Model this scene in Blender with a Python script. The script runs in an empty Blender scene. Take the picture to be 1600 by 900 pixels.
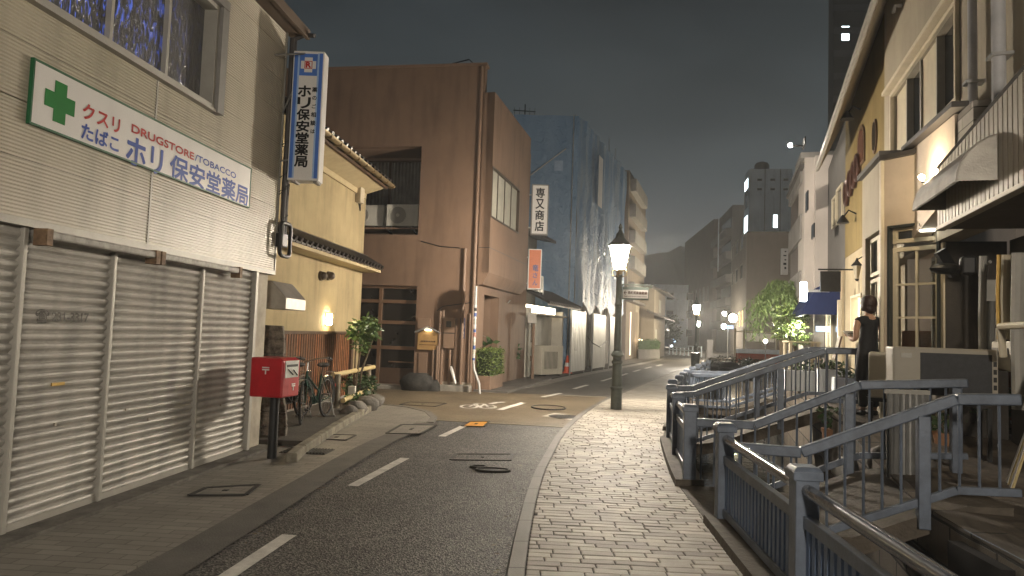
import bpy, bmesh, math, random
from mathutils import Vector, Matrix
random.seed(7)
R = math.radians
SC = bpy.context.scene
COL = SC.collection

# ------------------------------------------------------------------ camera, sky, exposure
FPX, CAMZ = 1109.0, 1.6
cd = bpy.data.cameras.new('camera'); cam = bpy.data.objects.new('camera', cd); COL.objects.link(cam)
cd.sensor_width = 36; cd.lens = FPX / 1600 * 36; cd.clip_start = .05; cd.clip_end = 3000
CM = Matrix.Rotation(R(90 + 3.58), 3, 'X') @ Matrix.Rotation(R(1.95), 3, 'Z')
cam.matrix_world = Matrix.Translation((0, 0, CAMZ)) @ CM.to_4x4()
SC.camera = cam
SC.render.resolution_x, SC.render.resolution_y = 1024, 576
vs = SC.view_settings; vs.view_transform = 'Standard'; vs.look = 'None'; vs.gamma = 1; vs.exposure = .95; vs.use_curve_mapping = False
SC.render.engine = 'CYCLES'
cy = SC.cycles
cy.use_denoising = True; cy.sample_clamp_indirect = 3; cy.sample_clamp_direct = 0
cy.max_bounces = 6; cy.diffuse_bounces = 3; cy.glossy_bounces = 3; cy.transparent_max_bounces = 12; cy.volume_bounces = 0
cy.caustics_reflective = False; cy.caustics_refractive = False

SKY_ZENITH = (.0050, .0068, .0082); SKY_MID = (.027, .0325, .0345); SKY_LOW = (.088, .095, .097)
def make_world():
    w = bpy.data.worlds.new('World'); SC.world = w; w.use_nodes = True
    nt = w.node_tree; N = nt.nodes; L = nt.links; N.clear()
    out = N.new('ShaderNodeOutputWorld'); bg = N.new('ShaderNodeBackground')
    tc = N.new('ShaderNodeTexCoord'); sx = N.new('ShaderNodeSeparateXYZ')
    no = N.new('ShaderNodeTexNoise'); no.inputs['Scale'].default_value = 2.2; no.inputs['Detail'].default_value = 4
    mp = N.new('ShaderNodeMapping'); mp.inputs['Scale'].default_value = (1, 1, 2.6)
    ad = N.new('ShaderNodeMath'); ad.operation = 'MULTIPLY_ADD'; ad.inputs[1].default_value = .30
    rp = N.new('ShaderNodeValToRGB'); e = rp.color_ramp.elements
    e[0].position = 0; e[0].color = (*SKY_LOW, 1); e[1].position = 1; e[1].color = (*SKY_ZENITH, 1)
    for p, c in ((.15, SKY_LOW), (.215, tuple(.5 * (a + b) for a, b in zip(SKY_LOW, SKY_MID))), (.39, SKY_MID), (.66, SKY_ZENITH)):
        k = e.new(p); k.color = (*c, 1)
    L.new(tc.outputs['Generated'], sx.inputs[0]); L.new(tc.outputs['Generated'], mp.inputs[0]); L.new(mp.outputs[0], no.inputs['Vector'])
    L.new(no.outputs['Fac'], ad.inputs[0]); L.new(sx.outputs['Z'], ad.inputs[2])
    n2 = N.new('ShaderNodeTexNoise'); n2.inputs['Scale'].default_value = 1.3; n2.inputs['Detail'].default_value = 5; n2.inputs['Distortion'].default_value = .6; L.new(mp.outputs[0], n2.inputs['Vector'])
    mr = N.new('ShaderNodeMapRange'); mr.inputs[1].default_value = .3; mr.inputs[2].default_value = .7; mr.inputs[3].default_value = .6; mr.inputs[4].default_value = 1.55; L.new(n2.outputs['Fac'], mr.inputs[0])
    vm = N.new('ShaderNodeVectorMath'); vm.operation = 'SCALE'; L.new(rp.outputs[0], vm.inputs[0]); L.new(mr.outputs[0], vm.inputs['Scale'])
    L.new(ad.outputs[0], rp.inputs[0]); L.new(vm.outputs[0], bg.inputs['Color']); bg.inputs['Strength'].default_value = 1.0
    L.new(bg.outputs[0], out.inputs['Surface'])
make_world()
LAMP_L = 760.0          # radiance of the street-lamp glass
HAZE = .0018

# ------------------------------------------------------------------ helpers
def ray(x, y): return CM @ Vector(((x - 800) / FPX, -(y - 450) / FPX, -1))
CAM = Vector((0, 0, CAMZ))
def gp(x, y, z=0.0):
    d = ray(x, y); return CAM + d * ((z - CAMZ) / d.z)
def at(x, y, Y):
    d = ray(x, y); return CAM + d * (Y / d.y)

def tag(o, label=None, cat=None, group=None, kind=None):
    if label: o['label'] = label
    if cat: o['category'] = cat
    if group: o['group'] = group
    if kind: o['kind'] = kind
    return o
def thing(name, label, cat, loc=(0, 0, 0), rz=0.0, group=None):
    o = bpy.data.objects.new(name, None); COL.objects.link(o); o.empty_display_size = .1
    o.location = loc; o.rotation_euler = (0, 0, rz)
    return tag(o, label, cat, group)
def mloc(o):
    m = Matrix.Translation(o.location) @ o.rotation_euler.to_matrix().to_4x4()
    return m
def wmat(o):
    return (wmat(o.parent) if o.parent else Matrix()) @ mloc(o)
def dup(o, loc=None, rz=None, label=None, parent=None):
    c = o.copy(); COL.objects.link(c)
    if parent: c.parent = parent
    if loc is not None: c.location = loc
    if rz is not None: c.rotation_euler = (0, 0, rz)
    if label: c['label'] = label
    for ch in list(o.children): dup(ch, parent=c)
    return c

class MB:
    def __init__(s): s.v = []; s.f = []; s.mi = []; s.mats = []; s.cur = 0
    def use(s, m):
        if m not in s.mats: s.mats.append(m)
        s.cur = s.mats.index(m); return s
    def add(s, vs, fs):
        b = len(s.v); s.v += [tuple(p) for p in vs]
        for f in fs: s.f.append([b + i for i in f]); s.mi.append(s.cur)
        return s
    def quad(s, *p): return s.add(p, [list(range(len(p)))])
    def hexa(s, p): return s.add(p, [(3, 2, 1, 0), (4, 5, 6, 7), (0, 1, 5, 4), (1, 2, 6, 5), (2, 3, 7, 6), (3, 0, 4, 7)])
    def box(s, c, sz, rz=0, rx=0, ry=0):
        m = Matrix.Translation(c) @ Matrix.Rotation(rz, 4, 'Z') @ Matrix.Rotation(ry, 4, 'Y') @ Matrix.Rotation(rx, 4, 'X')
        a, b, d = sz[0] / 2, sz[1] / 2, sz[2] / 2
        return s.hexa([m @ Vector(q) for q in ((-a, -b, -d), (a, -b, -d), (a, b, -d), (-a, b, -d), (-a, -b, d), (a, -b, d), (a, b, d), (-a, b, d))])
    def prism(s, poly, z0, z1):
        n = len(poly); vs = [(p[0], p[1], z0) for p in poly] + [(p[0], p[1], z1) for p in poly]
        return s.add(vs, [list(range(n))[::-1], list(range(n, 2 * n))] + [(i, (i + 1) % n, n + (i + 1) % n, n + i) for i in range(n)])
    def extrude(s, pts, d):
        n = len(pts); d = Vector(d); vs = [Vector(p) for p in pts]; vs = vs + [p + d for p in vs]
        return s.add(vs, [list(range(n))[::-1], list(range(n, 2 * n))] + [(i, (i + 1) % n, n + (i + 1) % n, n + i) for i in range(n)])
    def bar(s, a, b, w, h, up=(0, 0, 1)):
        a = Vector(a); b = Vector(b); d = (b - a).normalized(); u = Vector(up)
        sd = d.cross(u)
        if sd.length < 1e-4: sd = d.cross(Vector((1, 0, 0)))
        sd.normalize(); u = sd.cross(d).normalized(); sd *= w / 2; u *= h / 2
        return s.hexa([a - sd - u, a + sd - u, b + sd - u, b - sd - u, a - sd + u, a + sd + u, b + sd + u, b - sd + u])
    def tube(s, path, r, n=8, closed=False):
        P = [Vector(p) for p in path]; k = len(P); rr = r if isinstance(r, (list, tuple)) else [r] * k
        vs = []; prev = None
        for i in range(k):
            if closed: t = P[(i + 1) % k] - P[i - 1]
            else: t = P[min(i + 1, k - 1)] - P[max(i - 1, 0)]
            t.normalize()
            if prev is None:
                a = t.cross(Vector((0, 0, 1)))
                if a.length < .05: a = t.cross(Vector((1, 0, 0)))
            else: a = prev - t * prev.dot(t)
            a.normalize(); prev = a; b = t.cross(a)
            vs += [P[i] + (a * math.cos(2 * math.pi * j / n) + b * math.sin(2 * math.pi * j / n)) * rr[i] for j in range(n)]
        fs = []
        for i in range(k if closed else k - 1):
            i2 = (i + 1) % k
            fs += [(i * n + j, i * n + (j + 1) % n, i2 * n + (j + 1) % n, i2 * n + j) for j in range(n)]
        if not closed: fs += [list(range(n))[::-1], list(range((k - 1) * n, k * n))]
        return s.add(vs, fs)
    def lathe(s, prof, c=(0, 0, 0), n=16, rot=None, ph=0):
        c = Vector(c); vs = []
        for r, z in prof:
            for j in range(n):
                a = 2 * math.pi * j / n + ph; p = Vector((r * math.cos(a), r * math.sin(a), z))
                vs.append(c + (rot @ p if rot else p))
        k = len(prof); fs = [(i * n + j, i * n + (j + 1) % n, (i + 1) * n + (j + 1) % n, (i + 1) * n + j) for i in range(k - 1) for j in range(n)]
        fs += [list(range(n))[::-1], list(range((k - 1) * n, k * n))]
        return s.add(vs, fs)
    def ball(s, c, r, n=10, m=6, sq=(1, 1, 1), jit=0):
        pr = []
        vs = [Vector((0, 0, -1))]
        for i in range(1, m):
            a = math.pi * i / m - math.pi / 2
            for j in range(n):
                b = 2 * math.pi * j / n; vs.append(Vector((math.cos(a) * math.cos(b), math.cos(a) * math.sin(b), math.sin(a))))
        vs.append(Vector((0, 0, 1)))
        out = [Vector(c) + Vector((p.x * sq[0], p.y * sq[1], p.z * sq[2])) * (r * (1 + random.uniform(-jit, jit))) for p in vs]
        fs = [(0, 1 + (j + 1) % n, 1 + j) for j in range(n)]
        for i in range(m - 2):
            fs += [(1 + i * n + j, 1 + i * n + (j + 1) % n, 1 + (i + 1) * n + (j + 1) % n, 1 + (i + 1) * n + j) for j in range(n)]
        L = len(vs) - 1; b = 1 + (m - 2) * n
        fs += [(b + j, b + (j + 1) % n, L) for j in range(n)]
        return s.add(out, fs)
    def build(s, name, mat=None, parent=None, bevel=0, smooth=False, recalc=True, solid=False):
        if mat is not None and not s.mats: s.mats = [mat]
        inv = wmat(parent).inverted() if parent else Matrix()
        me = bpy.data.meshes.new(name); me.from_pydata([inv @ Vector(p) for p in s.v], [], s.f)
        for m in s.mats: me.materials.append(m)
        me.polygons.foreach_set('material_index', s.mi)
        if recalc:
            bm = bmesh.new(); bm.from_mesh(me); bmesh.ops.recalc_face_normals(bm, faces=bm.faces); bm.to_mesh(me); bm.free()
        if smooth:
            me.polygons.foreach_set('use_smooth', [True] * len(me.polygons))
            me.set_sharp_from_angle(angle=R(38 if smooth is True else smooth))
        me.update()
        o = bpy.data.objects.new(name, me); COL.objects.link(o)
        if parent: o.parent = parent
        if bevel:
            b = o.modifiers.new('bevel', 'BEVEL'); b.width = bevel; b.segments = 2; b.limit_method = 'ANGLE'; b.angle_limit = R(40)
        return o

class Fr:
    """a vertical facade: u along, v up, n outwards"""
    def __init__(s, x, y, azd, side=1, z=0):
        a = R(azd); s.o = Vector((x, y, z)); s.du = Vector((math.sin(a), math.cos(a), 0)); s.dn = Vector((math.cos(a), -math.sin(a), 0)) * side; s.az = azd
        s.rz = math.atan2(s.du.y, s.du.x)
    def P(s, u, v, n=0): return s.o + s.du * u + s.dn * n + Vector((0, 0, v))
    def uv(s, px, py, n=0):
        d = ray(px, py); t = ((s.o - CAM).dot(s.dn) + n) / d.dot(s.dn); p = CAM + d * t
        return (p - s.o).dot(s.du), p.z - s.o.z
    def box(s, mb, u0, u1, v0, v1, n0, n1):
        P = s.P; return mb.hexa([P(u0, v0, n0), P(u1, v0, n0), P(u1, v0, n1), P(u0, v0, n1), P(u0, v1, n0), P(u1, v1, n0), P(u1, v1, n1), P(u0, v1, n1)])
    def wall(s, mb, u0, u1, v0, v1, n0, n1, holes=()):
        us = sorted({u0, u1, *[q for h in holes for q in h[:2] if u0 < q < u1]}); vsn = sorted({v0, v1, *[q for h in holes for q in h[2:] if v0 < q < v1]})
        nu, nv = len(us) - 1, len(vsn) - 1
        def solid(i, j):
            if i < 0 or j < 0 or i >= nu or j >= nv: return False
            cu, cv = (us[i] + us[i + 1]) / 2, (vsn[j] + vsn[j + 1]) / 2
            return not any(h[0] < cu < h[1] and h[2] < cv < h[3] for h in holes)
        P = s.P
        for i in range(nu):
            for j in range(nv):
                if not solid(i, j): continue
                a, b, c, d = us[i], us[i + 1], vsn[j], vsn[j + 1]
                mb.quad(P(a, c, n1), P(b, c, n1), P(b, d, n1), P(a, d, n1)); mb.quad(P(a, c, n0), P(a, d, n0), P(b, d, n0), P(b, c, n0))
                if not solid(i - 1, j): mb.quad(P(a, c, n0), P(a, c, n1), P(a, d, n1), P(a, d, n0))
                if not solid(i + 1, j): mb.quad(P(b, c, n0), P(b, c, n1), P(b, d, n1), P(b, d, n0))
                if not solid(i, j - 1): mb.quad(P(a, c, n0), P(b, c, n0), P(b, c, n1), P(a, c, n1))
                if not solid(i, j + 1): mb.quad(P(a, d, n0), P(b, d, n0), P(b, d, n1), P(a, d, n1))
        return mb
    def prof(s, mb, u0, u1, pts):      # pts: (v, n) polyline extruded along u as an open sheet
        for (v0, n0), (v1, n1) in zip(pts, pts[1:]): mb.quad(s.P(u0, v0, n0), s.P(u1, v0, n0), s.P(u1, v1, n1), s.P(u0, v1, n1))
        return mb
    def frame(s, mb, u0, u1, v0, v1, n0, n1, w):
        s.box(mb, u0, u1, v0, v0 + w, n0, n1); s.box(mb, u0, u1, v1 - w, v1, n0, n1)
        s.box(mb, u0, u0 + w, v0 + w, v1 - w, n0, n1); s.box(mb, u1 - w, u1, v0 + w, v1 - w, n0, n1); return mb

# ------------------------------------------------------------------ materials
MATS = {}
def mat(name, col, rough=.6, metal=0, var=.12, scale=4, bump=.08, bscale=60, spec=.4, stain=0.0, alpha=1, coat=0):
    if name in MATS: return MATS[name]
    m = bpy.data.materials.new(name); m.use_nodes = True; nt = m.node_tree; N = nt.nodes; L = nt.links
    b = N['Principled BSDF']; b.inputs['Roughness'].default_value = rough; b.inputs['Metallic'].default_value = metal
    b.inputs['Specular IOR Level'].default_value = spec; b.inputs['Coat Weight'].default_value = coat; b.inputs['Alpha'].default_value = alpha
    tc = N.new('ShaderNodeTexCoord'); n1 = N.new('ShaderNodeTexNoise'); n1.inputs['Scale'].default_value = scale; n1.inputs['Detail'].default_value = 6; n1.inputs['Roughness'].default_value = .65
    L.new(tc.outputs['Object'], n1.inputs['Vector'])
    rp = N.new('ShaderNodeMapRange'); rp.inputs[1].default_value = .25; rp.inputs[2].default_value = .75; rp.inputs[3].default_value = 1 - var * 1.6; rp.inputs[4].default_value = 1 + var
    L.new(n1.outputs['Fac'], rp.inputs[0])
    mx = N.new('ShaderNodeVectorMath'); mx.operation = 'SCALE'; mx.inputs[0].default_value = col
    L.new(rp.outputs[0], mx.inputs['Scale']); last = mx.outputs[0]
    if stain:
        mp = N.new('ShaderNodeMapping'); mp.inputs['Scale'].default_value = (2.5, 2.5, .35); L.new(tc.outputs['Object'], mp.inputs[0])
        n3 = N.new('ShaderNodeTexNoise'); n3.inputs['Scale'].default_value = 1.6; n3.inputs['Detail'].default_value = 7; L.new(mp.outputs[0], n3.inputs['Vector'])
        r3 = N.new('ShaderNodeMapRange'); r3.inputs[1].default_value = .5; r3.inputs[2].default_value = .8; r3.inputs[3].default_value = 1; r3.inputs[4].default_value = 1 - stain
        L.new(n3.outputs['Fac'], r3.inputs[0]); m2 = N.new('ShaderNodeVectorMath'); m2.operation = 'SCALE'; L.new(last, m2.inputs[0]); L.new(r3.outputs[0], m2.inputs['Scale']); last = m2.outputs[0]
    L.new(last, b.inputs['Base Color'])
    if bump:
        n2 = N.new('ShaderNodeTexNoise'); n2.inputs['Scale'].default_value = bscale; n2.inputs['Detail'].default_value = 3; L.new(tc.outputs['Object'], n2.inputs['Vector'])
        bp = N.new('ShaderNodeBump'); bp.inputs['Strength'].default_value = bump; bp.inputs['Distance'].default_value = .02
        L.new(n2.outputs['Fac'], bp.inputs['Height']); L.new(bp.outputs[0], b.inputs['Normal'])
    MATS[name] = m; return m
def emit(name, col, strength):
    if name in MATS: return MATS[name]
    m = bpy.data.materials.new(name); m.use_nodes = True; N = m.node_tree.nodes; N.clear()
    o = N.new('ShaderNodeOutputMaterial'); e = N.new('ShaderNodeEmission'); e.inputs[0].default_value = (*col, 1); e.inputs[1].default_value = strength
    m.node_tree.links.new(e.outputs[0], o.inputs[0]); MATS[name] = m; return m
def brickmat(name, c1, c2, mortar, bw, rh, ms, rough, axes='XY', rot=0, bump=.5, var=.25, spec=.4, freq=2, off=.5):
    m = bpy.data.materials.new(name); m.use_nodes = True; nt = m.node_tree; N = nt.nodes; L = nt.links; b = N['Principled BSDF']
    tc = N.new('ShaderNodeTexCoord'); sp = N.new('ShaderNodeSeparateXYZ'); cb = N.new('ShaderNodeCombineXYZ')
    rt = N.new('ShaderNodeMapping'); rt.inputs['Rotation'].default_value = (0, 0, rot); L.new(tc.outputs['Object'], rt.inputs[0]); L.new(rt.outputs[0], sp.inputs[0])
    L.new(sp.outputs[axes[0]], cb.inputs[0]); L.new(sp.outputs[axes[1]], cb.inputs[1])
    br = N.new('ShaderNodeTexBrick'); br.offset = off; br.offset_frequency = freq; br.inputs['Scale'].default_value = 1
    br.inputs['Color1'].default_value = (*c1, 1); br.inputs['Color2'].default_value = (*c2, 1); br.inputs['Mortar'].default_value = (*mortar, 1)
    br.inputs['Mortar Size'].default_value = ms; br.inputs['Brick Width'].default_value = bw; br.inputs['Row Height'].default_value = rh; br.inputs['Mortar Smooth'].default_value = .3
    # slightly wavering joints
    wn = N.new('ShaderNodeTexNoise'); wn.inputs['Scale'].default_value = 3.5; L.new(tc.outputs['Object'], wn.inputs['Vector'])
    ws = N.new('ShaderNodeVectorMath'); ws.operation = 'MULTIPLY_ADD'; ws.inputs[1].default_value = (ms * 3, ms * 1.5, 0); L.new(wn.outputs['Color'], ws.inputs[0]); L.new(cb.outputs[0], ws.inputs[2])
    L.new(ws.outputs[0], br.inputs['Vector'])
    n1 = N.new('ShaderNodeTexNoise'); n1.inputs['Scale'].default_value = 1.3; n1.inputs['Detail'].default_value = 8; n1.inputs['Roughness'].default_value = .7; L.new(tc.outputs['Object'], n1.inputs['Vector'])
    r1 = N.new('ShaderNodeMapRange'); r1.inputs[1].default_value = .3; r1.inputs[2].default_value = .7; r1.inputs[3].default_value = 1 - var; r1.inputs[4].default_value = 1 + var * .6; L.new(n1.outputs['Fac'], r1.inputs[0])
    mx = N.new('ShaderNodeVectorMath'); mx.operation = 'SCALE'; L.new(br.outputs['Color'], mx.inputs[0]); L.new(r1.outputs[0], mx.inputs['Scale']); L.new(mx.outputs[0], b.inputs['Base Color'])
    iv = N.new('ShaderNodeMath'); iv.operation = 'MULTIPLY_ADD'; iv.inputs[1].default_value = -1; iv.inputs[2].default_value = 1; L.new(br.outputs['Fac'], iv.inputs[0])
    n2 = N.new('ShaderNodeTexNoise'); n2.inputs['Scale'].default_value = 90; L.new(tc.outputs['Object'], n2.inputs['Vector'])
    a2 = N.new('ShaderNodeMath'); a2.operation = 'MULTIPLY_ADD'; a2.inputs[1].default_value = .35; L.new(n2.outputs['Fac'], a2.inputs[0]); L.new(iv.outputs[0], a2.inputs[2])
    bp = N.new('ShaderNodeBump'); bp.inputs['Strength'].default_value = bump; bp.inputs['Distance'].default_value = .012; L.new(a2.outputs[0], bp.inputs['Height']); L.new(bp.outputs[0], b.inputs['Normal'])
    b.inputs['Roughness'].default_value = rough; b.inputs['Specular IOR Level'].default_value = spec
    MATS[name] = m; return m
def asphalt(name, col, speck, scale=140, rough=.62, bump=.7):
    m = bpy.data.materials.new(name); m.use_nodes = True; nt = m.node_tree; N = nt.nodes; L = nt.links; b = N['Principled BSDF']
    tc = N.new('ShaderNodeTexCoord')
    vo = N.new('ShaderNodeTexVoronoi'); vo.inputs['Scale'].default_value = scale; L.new(tc.outputs['Object'], vo.inputs['Vector'])
    n1 = N.new('ShaderNodeTexNoise'); n1.inputs['Scale'].default_value = .7; n1.inputs['Detail'].default_value = 9; n1.inputs['Roughness'].default_value = .7; L.new(tc.outputs['Object'], n1.inputs['Vector'])
    sp = N.new('ShaderNodeSeparateColor'); L.new(vo.outputs['Color'], sp.inputs[0])
    r0 = N.new('ShaderNodeMapRange'); r0.inputs[1].default_value = .3; r0.inputs[3].default_value = 1 - speck; r0.inputs[4].default_value = 1 + speck * 1.6; L.new(sp.outputs[0], r0.inputs[0])
    r1 = N.new('ShaderNodeMapRange'); r1.inputs[1].default_value = .3; r1.inputs[2].default_value = .7; r1.inputs[3].default_value = .6; r1.inputs[4].default_value = 1.3; L.new(n1.outputs['Fac'], r1.inputs[0])
    mu = N.new('ShaderNodeMath'); mu.operation = 'MULTIPLY'; L.new(r0.outputs[0], mu.inputs[0]); L.new(r1.outputs[0], mu.inputs[1])
    mx = N.new('ShaderNodeVectorMath'); mx.operation = 'SCALE'; mx.inputs[0].default_value = col; L.new(mu.outputs[0], mx.inputs['Scale']); L.new(mx.outputs[0], b.inputs['Base Color'])
    n2 = N.new('ShaderNodeTexNoise'); n2.inputs['Scale'].default_value = 45; n2.inputs['Detail'].default_value = 4; L.new(tc.outputs['Object'], n2.inputs['Vector'])
    ad = N.new('ShaderNodeMath'); ad.operation = 'ADD'; L.new(vo.outputs['Distance'], ad.inputs[0]); L.new(n2.outputs['Fac'], ad.inputs[1])
    bp = N.new('ShaderNodeBump'); bp.inputs['Strength'].default_value = bump; bp.inputs['Distance'].default_value = .01; L.new(ad.outputs[0], bp.inputs['Height']); L.new(bp.outputs[0], b.inputs['Normal'])
    b.inputs['Roughness'].default_value = rough; b.inputs['Specular IOR Level'].default_value = .35
    MATS[name] = m; return m
def leafmat(name, c1, c2):
    m = bpy.data.materials.new(name); m.use_nodes = True; nt = m.node_tree; N = nt.nodes; L = nt.links; b = N['Principled BSDF']
    g = N.new('ShaderNodeNewGeometry'); rp = N.new('ShaderNodeMix'); rp.data_type = 'RGBA'; rp.inputs[6].default_value = (*c1, 1); rp.inputs[7].default_value = (*c2, 1)
    L.new(g.outputs['Random Per Island'], rp.inputs[0]); L.new(rp.outputs[2], b.inputs['Base Color']); b.inputs['Roughness'].default_value = .5
    b.inputs['Subsurface Weight'].default_value = 0; MATS[name] = m; return m

glass_dark = mat('dark_glass', (.015, .017, .02), .08, 0, .05, 3, .02, 4, .6)
black_metal = mat('black_metal', (.02, .02, .021), .45, .3, .2, 8, .05)
steel = mat('galvanised_steel', (.42, .42, .42), .38, .85, .15, 8, .05)
chrome = mat('chrome', (.6, .6, .6), .15, 1, .05, 8, 0)
rubber = mat('rubber', (.015, .015, .015), .7, 0, .2)
white_paint = mat('white_paint', (.72, .71, .68), .5, 0, .06, 3, .03, 60, .4, .18)
concrete = mat('concrete', (.27, .25, .22), .8, 0, .22, 5, .3, 50, .3, .4)
plastic_white = mat('ivory_plastic', (.62, .6, .54), .45, 0, .05, 3, .02, 60, .4, .2)

# ------------------------------------------------------------------ text
_fallback = bpy.data.curves.new('probe', 'FONT')
def text(s, name, m, parent, o, du, dv, w, h, thick=.004, nrm=None, bold=0.0, lines=None):
    """lettering fitted into the w x h box whose lower-left corner is o, along du and dv"""
    cu = bpy.data.curves.new(name, 'FONT'); cu.body = s; cu.size = 1; cu.resolution_u = 3
    to = bpy.data.objects.new(name, cu); COL.objects.link(to)
    dg = bpy.context.evaluated_depsgraph_get(); dg.update()
    me = bpy.data.meshes.new_from_object(to.evaluated_get(dg)); bpy.data.objects.remove(to)
    if not len(me.vertices): return None
    xs = [v.co.x for v in me.vertices]; ys = [v.co.y for v in me.vertices]
    x0, x1, y0, y1 = min(xs), max(xs), min(ys), max(ys)
    o = Vector(o); du = Vector(du).normalized(); dv = Vector(dv).normalized(); nn = Vector(nrm).normalized() if nrm is not None else du.cross(dv)
    mb = MB(); k = bold * min(w, h)
    for i, (ax, ay) in enumerate(((0, 0),) if not bold else ((0, 0), (1, 0), (-1, 0), (0, 1), (0, -1), (.7, .7), (-.7, .7), (.7, -.7), (-.7, -.7))):
        vs = [o + du * ((v.co.x - x0) / (x1 - x0) * w + ax * k) + dv * ((v.co.y - y0) / max(1e-5, y1 - y0) * h + ay * k) + nn * (thick + i * .00012) for v in me.vertices]
        mb.add(vs, [list(p.vertices) for p in me.polygons])
    bpy.data.meshes.remove(me)
    return mb.build(name, m, parent, recalc=False)
def vtext(s, name, m, parent, o, du, dv, w, h, gap=.12, thick=.004, bold=.0):
    """vertical lettering: one glyph below the other, box lower-left o; joined into one mesh part"""
    n = len(s); ch = h / n; made = []
    for i, c in enumerate(s):
        small = c in 'のごはさん'
        k = .8 if small else 1.0
        p = Vector(o) + Vector(dv) * (h - ch * (i + 1) + ch * gap / 2 + ch * (1 - gap) * (1 - k) / 2) + Vector(du) * (w * (1 - k) / 2)
        q = text(c, name, m, parent, p, du, dv, w * k, ch * (1 - gap) * k, thick, None, bold)
        if q: made.append(q)
    if len(made) > 1:
        mb = MB(); mb.use(m)
        for q in made: mb.add([q.matrix_world @ v.co if not parent else wmat(parent) @ v.co for v in q.data.vertices], [list(p.vertices) for p in q.data.polygons])
        for q in made: bpy.data.objects.remove(q)
        return mb.build(name, m, parent, recalc=False)
    return made[0] if made else None

# ------------------------------------------------------------------ plan curves (metres; camera at 0,0)
def dense(pts, step=.35):
    out = []; P = [Vector((*p, 0)) for p in pts]
    for i in range(len(P) - 1):
        a, b, c, d = P[max(i - 1, 0)], P[i], P[i + 1], P[min(i + 2, len(P) - 1)]
        n = max(2, int((c - b).length / step))
        for k in range(n):
            t = k / n; out.append(.5 * ((2 * b) + (c - a) * t + (2 * a - 5 * b + 4 * c - d) * t * t + (3 * b - a - 3 * c + d) * t ** 3))
    out.append(P[-1]); return out
def fx(pts, step=.35):
    d = dense(pts, step)
    def f(Y):
        if Y <= d[0].y: return d[0].x
        for a, b in zip(d, d[1:]):
            if a.y <= Y <= b.y: return a.x + (b.x - a.x) * (Y - a.y) / max(1e-6, b.y - a.y)
        return d[-1].x
    return f
kx = fx([(-.15, -12), (-.06, 0), (-.03, 3), (.02, 4.79), (.2, 7.1), (.44, 9.05), (.95, 12.16), (2.0, 16.43), (3.35, 20.6), (6, 28.5), (9.6, 39), (13.6, 51), (17.2, 60)])
cx = fx([(1.5, -12), (1.52, 1.5), (1.70, 4.1), (1.84, 6.06), (1.95, 7.66), (2.45, 10.75), (2.78, 12.1), (3.25, 13.6), (4.1, 16.4), (5.3, 20), (6.7, 24), (8.8, 30), (11.6, 38), (14.4, 46)])
rx = fx([(2.95, -12), (3.0, 2), (3.12, 4.2), (3.3, 5.6), (3.72, 7.2), (4.5, 10.2), (5.3, 13), (6.3, 16.4), (8.3, 23), (10.8, 31), (13.3, 38), (15.5, 46)])
lx = fx([(-2.75, -12), (-2.45, 3), (-2.32, 4.56), (-1.97, 9.54), (-1.54, 12.1), (-1.4, 12.6)])
def tz(Y):
    t = [(-20, .34), (6, .34), (7.5, .44), (9, .62), (10, .7), (14, .7), (18, .5), (24, .2), (30, .08), (400, .02)]
    for (a, x), (b, y) in zip(t, t[1:]):
        if a <= Y <= b: return x + (y - x) * (Y - a) / (b - a)
    return .02
def frange(a, b, s):
    n = max(1, int(math.ceil((b - a) / s))); return [a + (b - a) * i / n for i in range(n + 1)]
def strip(mb, fa, fb, Y0, Y1, step, za, zb=None):
    ys = frange(Y0, Y1, step)
    for p, q in zip(ys, ys[1:]):
        A = za(p) if callable(za) else za; B = za(q) if callable(za) else za
        C = (zb(q) if callable(zb) else zb) if zb is not None else B; D = (zb(p) if callable(zb) else zb) if zb is not None else A
        mb.quad((fa(p), p, A), (fb(p), p, D), (fb(q), q, C), (fa(q), q, B))
    return mb
def structure(name, mb, m): return tag(mb.build(name, m), kind='structure')

# ================================================================== GROUND
m_asph = asphalt('asphalt', (.093, .087, .079), .8, 85)
m_asph2 = asphalt('worn_asphalt', (.085, .078, .068), .3, 190, .55, .35)
m_tan = asphalt('tan_asphalt', (.15, .118, .078), .22, 210, .5, .35)
m_brick = brickmat('brick_paving', (.40, .37, .32), (.30, .275, .235), (.022, .019, .016), .235, .112, .0085, .62, 'XY', R(-3), .7, .25, .25)
m_pave = brickmat('slab_paving', (.25, .23, .20), (.19, .175, .155), (.105, .095, .083), .30, .10, .005, .55, 'XY', R(4), .4, .25)
m_earth = mat('earth', (.06, .052, .042), .9, 0, .3, 2, .5, 20)
m_kerb = brickmat('kerb_stone', (.165, .155, .14), (.14, .13, .118), (.04, .036, .032), 5, .6, .008, .6, 'XY', 0, .5, .25)
m_stone = brickmat('canal_stone', (.16, .135, .105), (.11, .093, .075), (.02, .018, .016), .62, .31, .014, .8, 'YZ', 0, 1.0, .35)
m_water = mat('canal_water', (.012, .013, .012), .06, 0, .05, 2, .25, 5, .6)
m_wpaint = mat('road_paint', (.62, .60, .55), .6, 0, .22, 9, .15, 90, .3, .25)

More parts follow.
